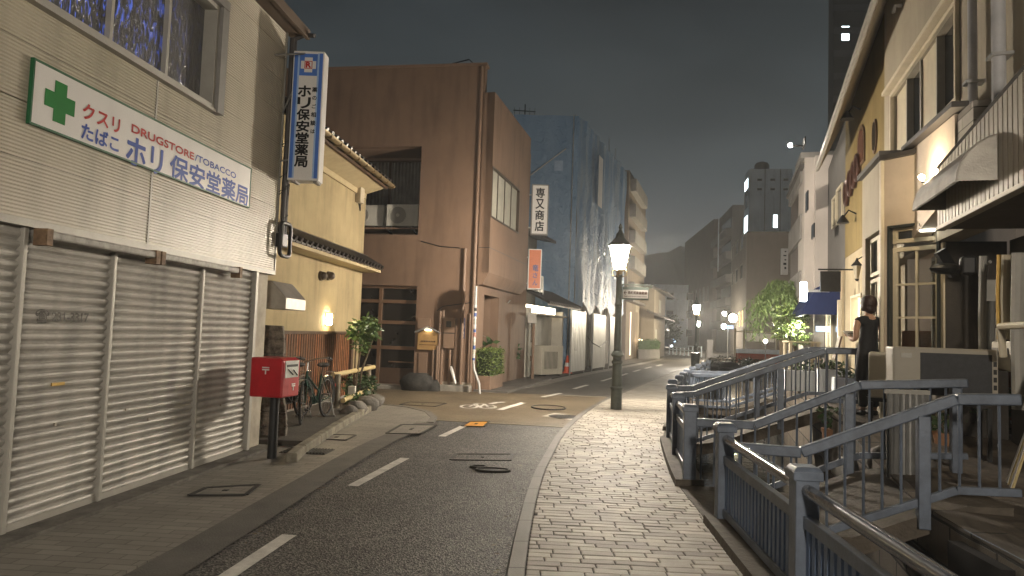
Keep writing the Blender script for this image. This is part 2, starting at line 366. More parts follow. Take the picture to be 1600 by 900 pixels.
# big sheets: left of the canal, canal bed, right of the canal
mb = MB(); strip(mb, lambda y: -260, lambda y: cx(y), -40, 46, 2, -.004); mb.quad((-260, 46, -.004), (260, 46, -.004), (260, 420, -.004), (-260, 420, -.004))
structure('ground', mb, m_earth)
mb = MB(); strip(mb, rx, lambda y: 260, -40, 46, 1, tz); structure('terrace_ground', mb, mat('terrace_boards', (.10, .08, .062), .8, 0, .35, 5, .4, 25))
mb = MB(); strip(mb, lambda y: cx(y) - .1, lambda y: rx(y) + .1, -40, 46, 2, -.78); structure('canal_water', mb, m_water)
for side, f in ((0, cx), (1, rx)):
    w = MB(); ys = frange(-12, 45.9, .5)
    for p, q in zip(ys, ys[1:]):
        zt0, zt1 = (tz(p), tz(q)) if side else (-.006, -.006)
        w.quad((f(p), p, -1.0), (f(q), q, -1.0), (f(q), q, zt1 - .004), (f(p), p, zt0 - .004))
        if side: w.quad((f(p), p, zt0 + .004), (f(q), q, zt1 + .004), (f(q) + .25, q, zt1 + .004), (f(p) + .25, p, zt0 + .004))
    o = w.build('canal_wall', m_stone)
    tag(o, ('dark stone block canal wall below the house terraces', 'stone canal wall below the kerbed pavement railing')[1 - side], 'canal wall')
# roadway
def llx(Y): return _ll(Y)
_ll = fx([(-.95, 18.9), (.25, 21.2), (1.15, 24), (2.9, 29.4), (6.4, 39.2), (9.9, 49.5), (12.9, 59)])
mb = MB(); strip(mb, lx, kx, -12, 12.6, .7, .002); strip(mb, lambda y: -16, kx, 12.6, 18.9, .7, .002); structure('road', mb, m_asph)
mb = MB(); strip(mb, _ll, kx, 18.9, 58, .7, .004); structure('far_road', mb, m_asph2)
mb = MB(); strip(mb, lambda y: _ll(y) + .02, lambda y: _ll(y) + .55, 19.0, 52, .7, .009); structure('gutter_strip', mb, mat('gutter_concrete', (.24, .225, .20), .7, 0, .2, 3, .2))
arc = [gp(*p) for p in ((672, 662), (678, 654), (668, 645), (640, 638), (605, 634), (572, 631))]
mb = MB(); band = [(-1.68, 12.78), (.2, 12.5), (1.0, 12.34)] + [(kx(y), y) for y in frange(12.6, 18.6, .5)] + [(.9, 18.75), (-.95, 18.85), (-4, 19.25), (-16, 20.0), (-16, 15.4)] + [(p.x - .05, p.y + .1) for p in arc[::-1]][:-1]
mb.add([(p[0], p[1], .007) for p in band], [list(range(len(band)))]); structure('junction_road', mb, m_tan)
mb = MB(); mb.bar((-1.68, 12.74, .008), (.99, 12.31, .008), .05, .006); mb.bar((2.55, 18.62, .008), (.9, 18.74, .008), .05, .006); structure('joint_line', mb, mat('joint_strip', (.3, .27, .22), .7))
# left pavement (slabs) with a rounded end
PH = Fr(-3.52, 5.08, 5.4)
pv = [(-6.0, -12)] + [(lx(y), y) for y in frange(-12, 12.1, .8)] + [(p.x, p.y) for p in arc] + [(-6, 15.6)]
mb = MB(); mb.prism(pv, -.05, .022); structure('left_pavement', mb, m_pave)
mb = MB(); strip(mb, lambda y: lx(y) + .002, lambda y: lx(y) + .34, -12, 12.1, .7, .027); structure('left_gutter', mb, mat('side_gutter', (.115, .107, .095), .7, 0, .25, 3, .4, 70))
mb = MB()
ring = [(p.x, p.y) for p in arc]
for (a, b) in zip(ring, ring[1:]): mb.bar((a[0], a[1], .014), (b[0], b[1], .014), .12, .03)
structure('corner_kerb', mb, m_kerb)
# step at the foot of the shutters
mb = MB(); PH.box(mb, -18, 4.22, -.05, .05, -.3, .16); structure('shop_step', mb, mat('step_concrete', (.13, .12, .105), .85, 0, .35, 6, .4, 40))
# right pavement of bricks, kerb, stone ledge under the fence
mb = MB(); strip(mb, lambda y: kx(y) + .13, lambda y: cx(y) - .02, -12, 2.4, .6, .045); strip(mb, lambda y: kx(y) + .13, lambda y: cx(y) - .02, 17.9, 45.5, .6, .045); structure('brick_pavement', mb, m_brick)
mb = MB(); strip(mb, lambda y: kx(y) + .12, lambda y: cx(y) - .02, 2.4, 17.9, .6, .034); structure('paving_bed', mb, mat('joint_sand', (.03, .026, .022), .9, 0, .3, 20, .3, 90))
def paving_brick():
    m = mat('paving_brick', (.40, .365, .31), .6, 0, .2, 2.2, .25, 120, .28, 0); nt = m.node_tree; N = nt.nodes; L = nt.links; b = N['Principled BSDF']
    src = b.inputs['Base Color'].links[0].from_socket; g = N.new('ShaderNodeNewGeometry'); r = N.new('ShaderNodeMapRange'); r.inputs[3].default_value = .72; r.inputs[4].default_value = 1.12; L.new(g.outputs['Random Per Island'], r.inputs[0])
    v = N.new('ShaderNodeVectorMath'); v.operation = 'SCALE'; L.new(src, v.inputs[0]); L.new(r.outputs[0], v.inputs['Scale']); L.new(v.outputs[0], b.inputs['Base Color']); return m
mb = MB(); rg = random.Random(42); y = 2.4; RH = .094; th = R(-2.5); ct, st_ = math.cos(th), math.sin(th)
while y < 17.9:
    xa, xb = kx(y) + .138, cx(y) - .03; x = xa - rg.uniform(0, .2)
    while x < xb:
        L_ = rg.choice((.20, .225, .25, .29, .33)) if rg.random() < .5 else .235; x0, x1 = max(x, xa), min(x + L_, xb); x += L_
        if x1 - x0 < .03: continue
        e, g_ = .006, .0045; z = .045 + rg.uniform(-.0018, .0018); tx, ty = rg.uniform(-.002, .002), rg.uniform(-.002, .002); yy0, yy1 = y + g_, y + RH - g_; a, b = x0 + g_, x1 - g_
        q = []
        for (u, v, w) in ((a, yy0, -.011), (b, yy0, -.011), (b, yy1, -.011), (a, yy1, -.011), (a, yy0, -.004), (b, yy0, -.004), (b, yy1, -.004), (a, yy1, -.004), (a + e, yy0 + e, 0), (b - e, yy0 + e, 0), (b - e, yy1 - e, 0), (a + e, yy1 - e, 0)):
            cxm = (xa + xb) / 2; q.append((u, v + (u - cxm) * st_, z + w + (tx if u > (a + b) / 2 else -tx) + (ty if v > y + RH / 2 else -ty)))
        mb.add(q, [(8, 9, 10, 11)] + [(i, (i + 1) % 4, 4 + (i + 1) % 4, 4 + i) for i in range(4)] + [(4 + i, 4 + (i + 1) % 4, 8 + (i + 1) % 4, 8 + i) for i in range(4)])
    y += RH
tag(mb.build('brick_paving', paving_brick()), kind='structure')
mb = MB(); ys = frange(-12, 58, .6)
for p, q in zip(ys, ys[1:]):
    for (a, b, za, zb_) in ((0, .02, -.02, .05), (.02, .125, .05, .052), (.125, .13, .052, .03)):
        mb.quad((kx(p) + a, p, za), (kx(p) + b, p, zb_), (kx(q) + b, q, zb_), (kx(q) + a, q, za))
structure('kerb', mb, m_kerb)

# road markings
def dash(a, b, w=.1, z=.012):
    a, b = Vector(a), Vector(b); d = (b - a).normalized(); s = Vector((-d.y, d.x, 0)) * w / 2
    return [a - s + Vector((0, 0, z)), b - s + Vector((0, 0, z)), b + s + Vector((0, 0, z)), a + s + Vector((0, 0, z))]
mb = MB()
for a, b, w in (((352, 905), (452, 838), .115), ((551, 761), (633, 717), .115), ((690, 683), (724, 667), .115), ((781, 641), (818, 630), .15), ((848, 621), (876, 615), .13), ((897, 608), (918, 602), .13), ((940, 596), (958, 590.5), .13), ((968, 588), (980, 584), .14), ((990, 581), (1000, 578), .14), ((1008, 576), (1018, 573.5), .14), ((1026, 572), (1034, 570), .16)):
    mb.quad(*dash(gp(*a), gp(*b), w))
tag(mb.build('road_marking', m_wpaint), kind='structure')
mb = MB()       # bicycle symbol and arrow
def gtube(pts, w):
    q = [gp(*p) for p in pts]
    for a, b in zip(q, q[1:]): mb.quad(*dash(a, b, w, .013))
c1, c2 = gp(733, 636), gp(762, 636.5)
for c in (c1, c2):
    pts = [c + Vector((math.cos(t) * .17, math.sin(t) * .34, 0)) for t in [i * math.pi / 8 for i in range(17)]]
    for a, b in zip(pts, pts[1:]): mb.quad(*dash(a, b, .06, .013))
gtube([(733, 636), (744, 632), (757, 632), (762, 636)], .05); gtube([(744, 632), (750, 637), (757, 632)], .05); gtube([(739, 631), (748, 631)], .06); gtube([(760, 637), (775, 638)], .07)
gtube([(766, 632), (775, 630), (788, 629)], .12)
tag(mb.build('bicycle_marking', m_wpaint), kind='structure')
# covers, hatches and patches in the road
m_iron = mat('cast_iron', (.035, .032, .028), .5, .6, .35, 20, .6, 120)
m_dark_tar = mat('tar_line', (.014, .013, .012), .55, 0, .3, 14, .3)
def cover_ring(name, label, cx_, cy_, rx_, ry_, fill, z=.013, w=.05, inner=None):
    t = thing(name, label, 'road cover', (cx_, cy_, z)); mb = MB(); n = 28
    P = [Vector((cx_ + math.cos(2 * math.pi * i / n) * rx_, cy_ + math.sin(2 * math.pi * i / n) * ry_, z + .006)) for i in range(n)]
    mb.add(P + [p - Vector((0, 0, .012)) for p in P], [list(range(n))] + [(i, (i + 1) % n, n + (i + 1) % n, n + i) for i in range(n)])
    mb.build('lid', fill, t)
    r = MB(); r.tube([p - Vector((0, 0, .004)) for p in P], .02 if w < .06 else .03, 6, True); r.build('rim', m_dark_tar if inner is None else inner, t)
    return t
a = gp(857, 638); cover_ring('manhole_cover', 'round manhole cover set flush in the tan junction asphalt', a.x, a.y, .36, .42, m_tan)
a = gp(881, 652); mb = MB(); s = [gp(846, 651), gp(866, 646), gp(912, 652), gp(893, 657)]
t = thing('manhole_cover', 'black round manhole cover in a pale square surround at the kerb', 'road cover', a)
f = MB(); f.add([p + Vector((0, 0, .0105)) for p in s], [(0, 1, 2, 3)]); f.build('surround', mat('pale_concrete', (.46, .43, .37), .7, 0, .15, 5, .2), t)
n = 24; f = MB(); f.add([a + Vector((math.cos(2 * math.pi * i / n) * .30, math.sin(2 * math.pi * i / n) * .34, .016)) for i in range(n)], [list(range(n))]); f.build('lid', m_iron, t)
def hatch(name, label, quad, fillm, z=.03, w=.045, cat='road cover', rimm=None):
    q = [gp(*p) for p in quad]; c = sum(q, Vector()) / 4; t = thing(name, label, cat, (c.x, c.y, 0))
    f = MB(); f.add([p + Vector((0, 0, z)) for p in q], [(0, 1, 2, 3)]); f.build('lid', fillm, t)
    r = MB()
    for i in range(4): r.bar(q[i] + Vector((0, 0, z + .001)), q[(i + 1) % 4] + Vector((0, 0, z + .001)), w, .008)
    r.build('rim', rimm or m_dark_tar, t)
    r = MB(); d = (q[1] - q[0]); r.bar(c + Vector((0, 0, z + .002)) - d * .08, c + Vector((0, 0, z + .002)) + d * .08, .05, .006); r.build('handle', m_dark_tar, t)
    return t
hatch('pavement_hatch', 'rectangular framed hatch in the paving before the shutters', [(296, 779), (322, 767), (404, 762), (384, 778)], m_pave)
hatch('pavement_hatch', 'framed hatch straddling the rounded pavement corner', [(604, 680), (628, 666), (682, 667), (656, 681)], m_pave, .029)
hatch('pavement_hatch', 'thin framed hatch in the paving beyond the drain grate', [(496, 689), (512, 682), (556, 683), (540, 691)], m_pave, .03, .03)
hatch('road_patch', 'outlined rectangular hatch in the dark asphalt lane', [(705, 719), (712, 710), (801, 710), (796, 720)], m_asph, .006, .05)
hatch('valve_cover', 'orange valve box cover at the end of the white dash', [(722, 667), (734, 660), (764, 660), (756, 668)], mat('orange_paint', (.55, .25, .02), .5, 0, .3, 20, .1), .016, .04)
hatch('road_patch', 'thin outlined hatch in the tan junction before the garage', [(625, 633), (640, 629), (697, 631), (680, 636)], m_tan, .012, .04)
for k, (px, py, lab) in enumerate(((748, 731, 'small worn iron lid left in the asphalt lane'), (770, 736, 'larger worn iron lid in the asphalt lane'))):
    a = gp(px, py); cover_ring('inspection_cover', lab, a.x, a.y, (.09, .19)[k], (.06, .10)[k], m_iron, .007)
a = gp(480, 708); t = thing('drain_grate', 'black iron drain grate in the pavement by the postbox', 'grate', (a.x, a.y, .03), R(-5)); mb = MB()
for i in range(14): mb.box((a.x - .26 + i * .04, a.y, .032), (.016, .34, .014), R(-5))
mb.build('bars', m_iron, t); mb = MB(); mb.box((a.x, a.y, .0265), (.58, .38, .006), R(-5)); mb.build('pit', m_dark_tar, t)

# ================================================================== LEFT: PHARMACY WITH SHUTTERS
m_siding = mat('metal_siding', (.43, .39, .31), .42, .0, .06, 1.2, .03, 40, .45, .22)
m_shut = mat('shutter_metal', (.45, .43, .395), .55, .1, .2, 2, .06, 40, .35, .5)
m_alu = mat('aluminium', (.36, .345, .31), .55, .25, .08, 5, .04)
UE = 4.22                       # far end of the facade
t = thing('pharmacy_building', 'cream ribbed metal shop front with closed roller shutters', 'building', PH.P(2, 0, -.5))
W0 = (-2.4, 2.62, 3.88, 4.95)   # upper window hole
_, wb = PH.uv(330, 172); ue_w, _ = PH.uv(331, 120); W0 = (-2.6, ue_w, wb, wb + 1.12)
mb = MB(); PH.wall(mb, -18, UE, 2.27, 5.5, -.25, -.02, [W0]); PH.box(mb, UE - .02, UE, 0, 2.27, -3, -.25); mb.build('wall', mat('siding_back', (.3, .27, .22), .6), t)
mb = MB(); PH.box(mb, -18, UE - .02, -.05, 5.6, -6, -5.8); PH.box(mb, UE - .2, UE - .001, -.05, 5.5, -6, -.26); PH.box(mb, -18, UE, 5.5, 5.56, -6, -.0); mb.build('side_wall', mat('side_wall', (.25, .22, .18), .8), t)
# ribbed siding panels, with real ribs
ribs = MB(); joints = [-18, -9, -4.5, -1.3, 1.45, UE - .015]
rows = [2.30, 2.72, 3.13, 3.55, 3.97, 4.39, 4.81, 5.23, 5.49]
for a, b in zip(joints, joints[1:]):
    a += .006; b -= .006
    segs = []
    for v0, v1 in zip(rows, rows[1:]):
        cuts = [(a, b, v0, v1)]
        if v1 > W0[2] and v0 < W0[3] and a < W0[1] and b > W0[0]:
            cuts = []
            if a < W0[0]: cuts.append((a, W0[0], v0, v1))
            if b > W0[1]: cuts.append((W0[1], b, v0, v1))
            la, lb = max(a, W0[0]), min(b, W0[1])
            if v0 < W0[2]: cuts.append((la, lb, v0, W0[2]))
            if v1 > W0[3]: cuts.append((la, lb, W0[3], v1))
        segs += cuts
    for (u0, u1, v0, v1) in segs:
        if v1 - v0 < .02: continue
        pts = [(v0, -.019), (v0 + .004, .004)]; v = v0 + .012
        while v < v1 - .02: pts += [(v, .004), (v + .006, -.003), (v + .014, -.003), (v + .020, .004)]; v += .0275
        pts += [(v1 - .008, .004), (v1 - .004, -.019)]
        PH.prof(ribs, u0, u1, pts)
ribs.build('siding', m_siding, t, recalc=False)
mb = MB()
for u in joints[1:-1]: PH.box(mb, u - .012, u + .012, 2.3, W0[2] if W0[0] < u < W0[1] else 5.49, -.02, .009)
PH.box(mb, -18, UE + .012, 2.245, 2.30, -.27, .014); PH.box(mb, UE - .016, UE + .012, 2.3, 5.5, -.25, .012)
mb.build('trim', m_alu, t)
mb = MB(); PH.box(mb, -18, UE + .14, 5.5, 5.55, -.02, .20); PH.box(mb, -18, UE + .16, 5.47, 5.60, .20, .25); mb.build('eave', mat('brown_eave', (.12, .085, .06), .6), t)
# upper window with patterned glass
def patterned_glass():
    m = bpy.data.materials.new('patterned_glass'); m.use_nodes = True; nt = m.node_tree; N = nt.nodes; L = nt.links; b = N['Principled BSDF']
    tc = N.new('ShaderNodeTexCoord'); mp = N.new('ShaderNodeMapping'); mp.inputs['Scale'].default_value = (17, 17, 6.0); mp.inputs['Rotation'].default_value = (.25, 0, 0); L.new(tc.outputs['Object'], mp.inputs[0])
    vo = N.new('ShaderNodeTexVoronoi'); vo.feature = 'SMOOTH_F1'; vo.inputs['Randomness'].default_value = 1; L.new(mp.outputs[0], vo.inputs['Vector'])
    nz = N.new('ShaderNodeTexNoise'); nz.inputs['Scale'].default_value = 1.4; nz.inputs['Detail'].default_value = 5; nz.inputs['Distortion'].default_value = .9; L.new(mp.outputs[0], nz.inputs['Vector'])
    bp = N.new('ShaderNodeBump'); bp.inputs['Strength'].default_value = 1; bp.inputs['Distance'].default_value = .05; L.new(nz.outputs['Fac'], bp.inputs['Height']); L.new(bp.outputs[0], b.inputs['Normal'])
    b.inputs['Base Color'].default_value = (.10, .10, .10, 1); b.inputs['Roughness'].default_value = .22; b.inputs['Specular IOR Level'].default_value = .9
    # blue reflection and glow painted into the rippled pane as emission, strongest at the left
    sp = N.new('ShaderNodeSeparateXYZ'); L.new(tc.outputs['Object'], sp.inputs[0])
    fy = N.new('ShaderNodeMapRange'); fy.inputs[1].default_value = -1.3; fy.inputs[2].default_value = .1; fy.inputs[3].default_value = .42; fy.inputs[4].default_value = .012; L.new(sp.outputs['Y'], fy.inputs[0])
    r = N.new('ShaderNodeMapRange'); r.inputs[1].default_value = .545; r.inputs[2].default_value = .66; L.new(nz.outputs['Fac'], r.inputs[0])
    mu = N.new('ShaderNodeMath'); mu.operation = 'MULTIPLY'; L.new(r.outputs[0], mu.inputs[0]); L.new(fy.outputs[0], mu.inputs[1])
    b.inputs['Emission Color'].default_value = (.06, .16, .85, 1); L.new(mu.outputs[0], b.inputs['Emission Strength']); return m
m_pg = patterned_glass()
win = MB(); PH.frame(win, W0[0], W0[1], W0[2], W0[3], -.16, .05, .045); w = win.build('window', m_alu, t, bevel=.004)
mu = [PH.uv(165, 60, -.1)[0], PH.uv(252, 120, -.1)[0]]
mu = [mu[0] - (mu[1] - mu[0]) * 1.35, *mu]
for u in mu:
    ml = MB(); PH.box(ml, u - .02, u + .02, W0[2] + .045, W0[3] - .045, -.13, -.05); ml.build('mullion', m_alu, w)
us = [W0[0] + .045, *mu, W0[1] - .045]
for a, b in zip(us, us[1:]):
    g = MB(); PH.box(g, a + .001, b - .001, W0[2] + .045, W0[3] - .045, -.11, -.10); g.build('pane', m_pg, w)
mb = MB(); PH.box(mb, W0[0], W0[1] + .12, W0[3] + .001, W0[3] + .10, -.02, .1); mb.build('window_hood', mat('grey_trim', (.22, .21, .2), .5), t)
mb = MB(); PH.box(mb, W0[1] + .001, W0[1] + .13, W0[2] - .03, W0[3], -.02, .09); mb.build('shutter_box_edge', mat('grey_trim', (.22, .21, .2), .5), t)
mb = MB(); PH.box(mb, W0[0], W0[1] + .0, W0[2] - .03, W0[2] - .001, -.02, .07); mb.build('sill', m_alu, t)
# soffit behind the shutters
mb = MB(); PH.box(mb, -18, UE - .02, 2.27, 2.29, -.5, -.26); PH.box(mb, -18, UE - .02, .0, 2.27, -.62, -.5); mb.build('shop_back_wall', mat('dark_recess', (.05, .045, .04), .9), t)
# posts and shutters
pu = [PH.uv(px, py, -.04)[0] for px, py in ((20, 600), (165, 600), (308, 570), (390, 560))]
pu = [pu[0] - 4.2, pu[0] - 2.8, pu[0] - 1.4] + pu
for u in pu[:-1]:
    mb = MB(); PH.box(mb, u - .021, u + .021, .05, 2.262, -.10, -.02); mb.build('post', m_alu, t, bevel=.006)
mb = MB(); PH.box(mb, pu[-1] - .02, pu[-1] + .05, .05, 2.262, -.12, -.0); mb.build('post', m_alu, t, bevel=.006)
sh = []
for a, b in zip(pu, pu[1:]):
    mb = MB(); pts = []; v = .055
    while v < 2.2:
        pts += [(v, -.062), (v + .006, -.078), (v + .018, -.072), (v + .036, -.052), (v + .054, -.046), (v + .068, -.052)]; v += .0745
    pts += [(2.262, -.07)]
    PH.prof(mb, a + .02, b - .02, pts); s = mb.build('shutter', m_shut, t, recalc=False, smooth=50); sh.append(s)
    mb = MB(); PH.box(mb, a + .022, b - .022, .048, .10, -.085, -.044); mb.build('bottom_rail', m_alu, s)
m_brass = mat('brass', (.45, .30, .09), .4, .8)
k = sh[3]; u, v = PH.uv(90, 600, -.045); mb = MB(); PH.box(mb, u - .07, u + .07, v - .013, v + .013, -.05, -.036); mb.build('mail_slot', m_brass, k, bevel=.003)
for px, py, s in ((86, 663, 3), (232, 655, 4), (197, 640, 4), (345, 633, 5)):
    u, v = PH.uv(px, py, -.045); mb = MB(); PH.box(mb, u - .012, u + .012, v - .012, v + .012, -.05, -.038); mb.build('lock', mat('lock_metal', (.35, .32, .27), .4, .8), sh[s])
m_fade = mat('faded_print', (.10, .09, .08), .7, 0, .5, 40, 0)
ua, va = PH.uv(54, 503, -.045); ub, vb = PH.uv(138, 486, -.045)
text('☎ 231-3317', 'phone_number', m_fade, k, PH.P(ua, va - .005, -.045), PH.du, (0, 0, 1), ub - ua, .10, .004, PH.dn, .03)
# retracted awnings under the soffit
for (px0, px1) in ((68, 240), (250, 372)):
    a, _ = PH.uv(px0, 380, .05); b, _ = PH.uv(px1, 400, .05); mb = MB(); PH.box(mb, a, b, 2.17, 2.235, -.0, .09); o = mb.build('rolled_awning', mat('dirty_awning', (.34, .32, .29), .6, 0, .3, 9, .1), t, bevel=.015)
    for e in (a, b):
        mb = MB(); PH.box(mb, e - .03, e + .03, 2.12, 2.245, -.01, .10); mb.build('bracket', mat('rust_metal', (.2, .13, .08), .7, .3, .4, 14), o)
# concrete pillar
u0, _ = PH.uv(392, 560, -.05); mb = MB(); PH.box(mb, pu[-1] + .052, UE - .03, -.02, 2.262, -.45, -.06); mb.build('pillar', mat('stained_render', (.40, .36, .29), .75, 0, .2, 4, .15, 60, .3, .5), t, bevel=.02)
# downpipes and cable loop on the far corner
mb = MB()
for du_, r in ((.06, .035), (.14, .03)): mb.tube([PH.P(UE + du_, 5.45, .05), PH.P(UE + du_, 2.75, .05)], r, 8)
mb.tube([PH.P(UE + .1, 5.45, .05), PH.P(UE + .12, 5.52, .2), PH.P(UE + .1, 5.5, .34)], .03, 8)
mb.build('downpipe', mat('dark_pipe', (.05, .045, .045), .5), t, smooth=True)
u, v = UE + .06, 2.72
mb = MB(); hw, hh, rr = .16, .22, .07
lp = []
for cxs, cys, a0 in ((1, 1, 0), (-1, 1, 90), (-1, -1, 180), (1, -1, 270)):
    for a in (0, 30, 60, 90): lp.append((u + cxs * (hw - rr) + rr * math.cos(R(a0 + a)), v + cys * (hh - rr) + rr * math.sin(R(a0 + a))))
mb.tube([PH.P(a, b, .10) for a, b in lp], .026, 8, True); lpo = mb.build('cable_loop', black_metal, t, smooth=True)
mb = MB(); PH.box(mb, u - .08, u + .09, v - .1, v + .08, .0, .1); mb.build('junction_box', black_metal, t, bevel=.01)
random.seed(3)
for i in range(5):
    mb = MB(); a = random.uniform(2.9, 4.6); mb.tube([PH.P(UE - .05, a, .03), PH.P(UE + .05, a + .12, .12), PH.P(UE + .2, a + random.uniform(-.2, .25), .05)], .006, 5)
    mb.build('cable', black_metal, t)

# ---- green-cross fascia sign
m_sign = mat('sign_white', (.66, .64, .62), .35, 0, .04, 2, 0, 60, .5, .1)
m_green = mat('sign_green', (.012, .17, .03), .6, 0, .08, 4, 0, 60, .15); m_dgreen = mat('frame_green', (.012, .09, .035), .4)
m_red = mat('sign_red', (.42, .035, .03), .45, 0, .05, 4, 0, 60, .15); m_blue = mat('sign_blue', (.035, .075, .33), .45, 0, .05, 4, 0, 60, .15)
u0, _ = PH.uv(48, 150, .03); u1, _ = PH.uv(391, 300, .03); v1 = 3.46; v0 = 2.975
t = thing('shop_sign', 'long white pharmacy sign with green cross and green frame on cream siding', 'sign', PH.P((u0 + u1) / 2, v0, 0))
mb = MB(); PH.box(mb, u0 + .015, u1 - .015, v0 + .015, v1 - .015, .006, .03); mb.build('panel', m_sign, t)
mb = MB(); PH.frame(mb, u0, u1, v0, v1, .005, .036, .018); mb.build('frame', m_dgreen, t, bevel=.003)
def su(px, py): return PH.uv(px, py, .03)
def cross(cx_, cy_, a, b, n0, m, nm):
    mb = MB(); P = [(-b, -a), (b, -a), (b, -b), (a, -b), (a, b), (b, b), (b, a), (-b, a), (-b, b), (-a, b), (-a, -b), (-b, -b)]
    mb.extrude([PH.P(cx_ + x, cy_ + y, n0) for x, y in P], PH.dn * .004); return mb.build(nm, m, t)
c = su(89, 167); cross(u0 + .285, (v0 + v1) / 2, .155, .062, .0305, m_green, 'green_cross')
def ptext(s, nm, m, pa, pb, h, bold=0.0, dz=0):
    a = su(*pa); b = su(*pb); return text(s, nm, m, t, PH.P(a[0], a[1] + dz, .031), PH.du, (0, 0, 1), b[0] - a[0], h, .003, PH.dn, bold)
ptext('クスリ', 'lettering', m_red, (128, 186), (186, 203), .125, .03, .012)
ptext('DRUGSTORE', 'lettering', m_red, (205, 205), (302, 250), .07, .05, -.005)
ptext('/TOBACCO', 'lettering', m_blue, (304, 250), (368, 277), .066, .03, -.003)
ptext('たばこ', 'lettering', m_blue, (126, 215), (184, 240), .125, .035)
ptext('ホリ', 'lettering', m_blue, (196, 253), (252, 270), .24, .035)
ptext('保安堂薬局', 'lettering', m_blue, (264, 277), (386, 320), .225, .03, .008)

# ---- blade sign
YB = 9.2
a = at(456, 82, YB); b = at(501, 282, YB); x0, x1 = at(453.5, 180, YB).x, at(502.5, 180, YB).x + .0; zt, zb = at(480, 79.5, YB).z, at(476, 282, YB).z
t = thing('blade_sign', 'tall blue and white pharmacy sign box projecting from the shop corner', 'sign', ((x0 + x1) / 2, YB, zb))
xc = (x0 + x1) / 2; wS = x1 - x0
mb = MB(); mb.box((xc, YB + .11, (zt + zb) / 2), (wS, .22, zt - zb)); mb.build('box', m_sign, t, bevel=.012)
def sq(mb, xa, xb, za, zb_, n): mb.box(((xa + xb) / 2, YB - n / 2 - .0005, (za + zb_) / 2), (xb - xa, n, zb_ - za)); return mb
m_sblue = mat('stripe_blue', (.06, .16, .52), .35); m_lblue = mat('stripe_pale_blue', (.32, .47, .72), .35); m_ink = mat('sign_black', (.012, .012, .014), .45, 0, .05, 4, 0, 60, .15)
H = zt - zb
for s in (-1, 1):
    mb = MB(); c = xc + s * wS * .40; sq(mb, c - .023, c + .023, zb + .03, zt - .03, .003); mb.build('stripe', m_sblue, t)
    mb = MB(); c = xc + s * wS * .315; sq(mb, c - .011, c + .011, zb + .03, zt - .03, .003); mb.build('stripe', m_lblue, t)
mb = MB(); sq(mb, xc - wS * .285, xc + wS * .285, zt - .335, zt - .04, .003); e = mb.build('emblem', m_sblue, t)
ez = zt - .19
for w_, h_ in ((.20, .105), (.105, .20)):
    mb = MB(); sq(mb, xc - w_ / 2, xc + w_ / 2, ez - h_ / 2, ez + h_ / 2, .0045 if w_ > .15 else .0048); mb.build('white_cross', m_sign, e)
mb = MB(); sq(mb, xc - .052, xc + .052, ez - .052, ez + .052, .006); mb.build('red_square', m_red, e)
mb = MB(); sq(mb, xc - .042, xc + .042, ez - .042, ez + .042, .0065); mb.build('white_square', m_sign, e)
text('R', 'letter', m_red, e, (xc - .03, YB - .0005, ez - .034), (1, 0, 0), (0, 0, 1), .06, .068, .0075, (0, -1, 0), .1)
vtext('ホリ保安堂薬局', 'lettering', m_ink, t, (xc - .115, YB - .0005, zb + .17), (1, 0, 0), (0, 0, 1), .165, 1.10, .10, .005, .04)
vtext('薬のご相談は', 'lettering', m_ink, t, (xc + .068, YB - .0005, zb + .60), (1, 0, 0), (0, 0, 1), .066, .67, .42, .005, .035)
for pa, pb in ((PH.P(UE - .35, 5.06, 0), (xc + .05, YB + .1, zt + .01)), (PH.P(UE - .02, 4.4, 0), (x0 + .01, YB + .1, zt - .45)), (PH.P(UE - .02, 3.75, 0), (x0 + .01, YB + .1, zb + .3))):
    mb = MB(); mb.tube([pa, pb], .012, 6); mb.build('bracket', steel, t)
for x in (xc - .12, xc + .16):
    mb = MB(); mb.box((x, YB + .11, zb - .012), (.05, .2, .024)); mb.build('end_cap', mat('grey_trim', (.22, .21, .2), .5), t)

# ---- red postbox
PBX, PBY = -2.77, 8.5
m_pred = mat('postbox_red', (.46, .014, .022), .36, 0, .16, 5, .05, 60, .45, .25, 1, .15)
t = thing('postbox', 'red postbox on a black post by the shutters', 'postbox', (PBX, PBY, .02), R(-12))
mb = MB(); mb.tube([(0, 0, 0), (0, 0, .74)], .055, 14); mb.v = [tuple(wmat(t) @ Vector(p)) for p in mb.v]; mb.build('post', black_metal, t, smooth=True)
def lbuild(mb, nm, m, par, **k):
    mb.v = [tuple(wmat(par) @ Vector(p)) for p in mb.v]; return mb.build(nm, m, par, **k)
mb = MB(); mb.extrude([(-.22, -.20, .73), (.20, -.20, .73), (.20, -.20, 1.16), (.14, -.20, 1.19), (-.22, -.20, 1.19)], (0, .40, 0)); lbuild(mb, 'body', m_pred, t, bevel=.02)
mb = MB(); mb.box((.2035, 0, 1.06), (.006, .30, .20)); o = lbuild(mb, 'plate', mat('postbox_label', (.55, .56, .52), .4, 0, .15, 12, 0), t)
mb = MB(); mb.box((.209, 0, 1.10), (.006, .24, .028)); lbuild(mb, 'slot', black_metal, o)
mb = MB(); mb.bar((.212, -.1, 1.06), (.212, .02, .99), .012, .004); mb.bar((.212, .02, 1.05), (.212, .12, .98), .012, .004); lbuild(mb, 'label_lines', m_ink, o)
mb = MB()
for z, w_, h_ in ((1.075, .09, .014), (1.05, .09, .014), (1.022, .014, .05)): mb.box((-.02, -.2025, z), (w_, .004, h_))
lbuild(mb, 'postal_mark', m_sign, t)
mb = MB()
for z, w_, h_ in ((.88, .08, .012), (.858, .08, .012), (.83, .012, .05)): mb.box((.203, .05, z), (.005, w_, h_))
lbuild(mb, 'postal_mark', m_sign, t)
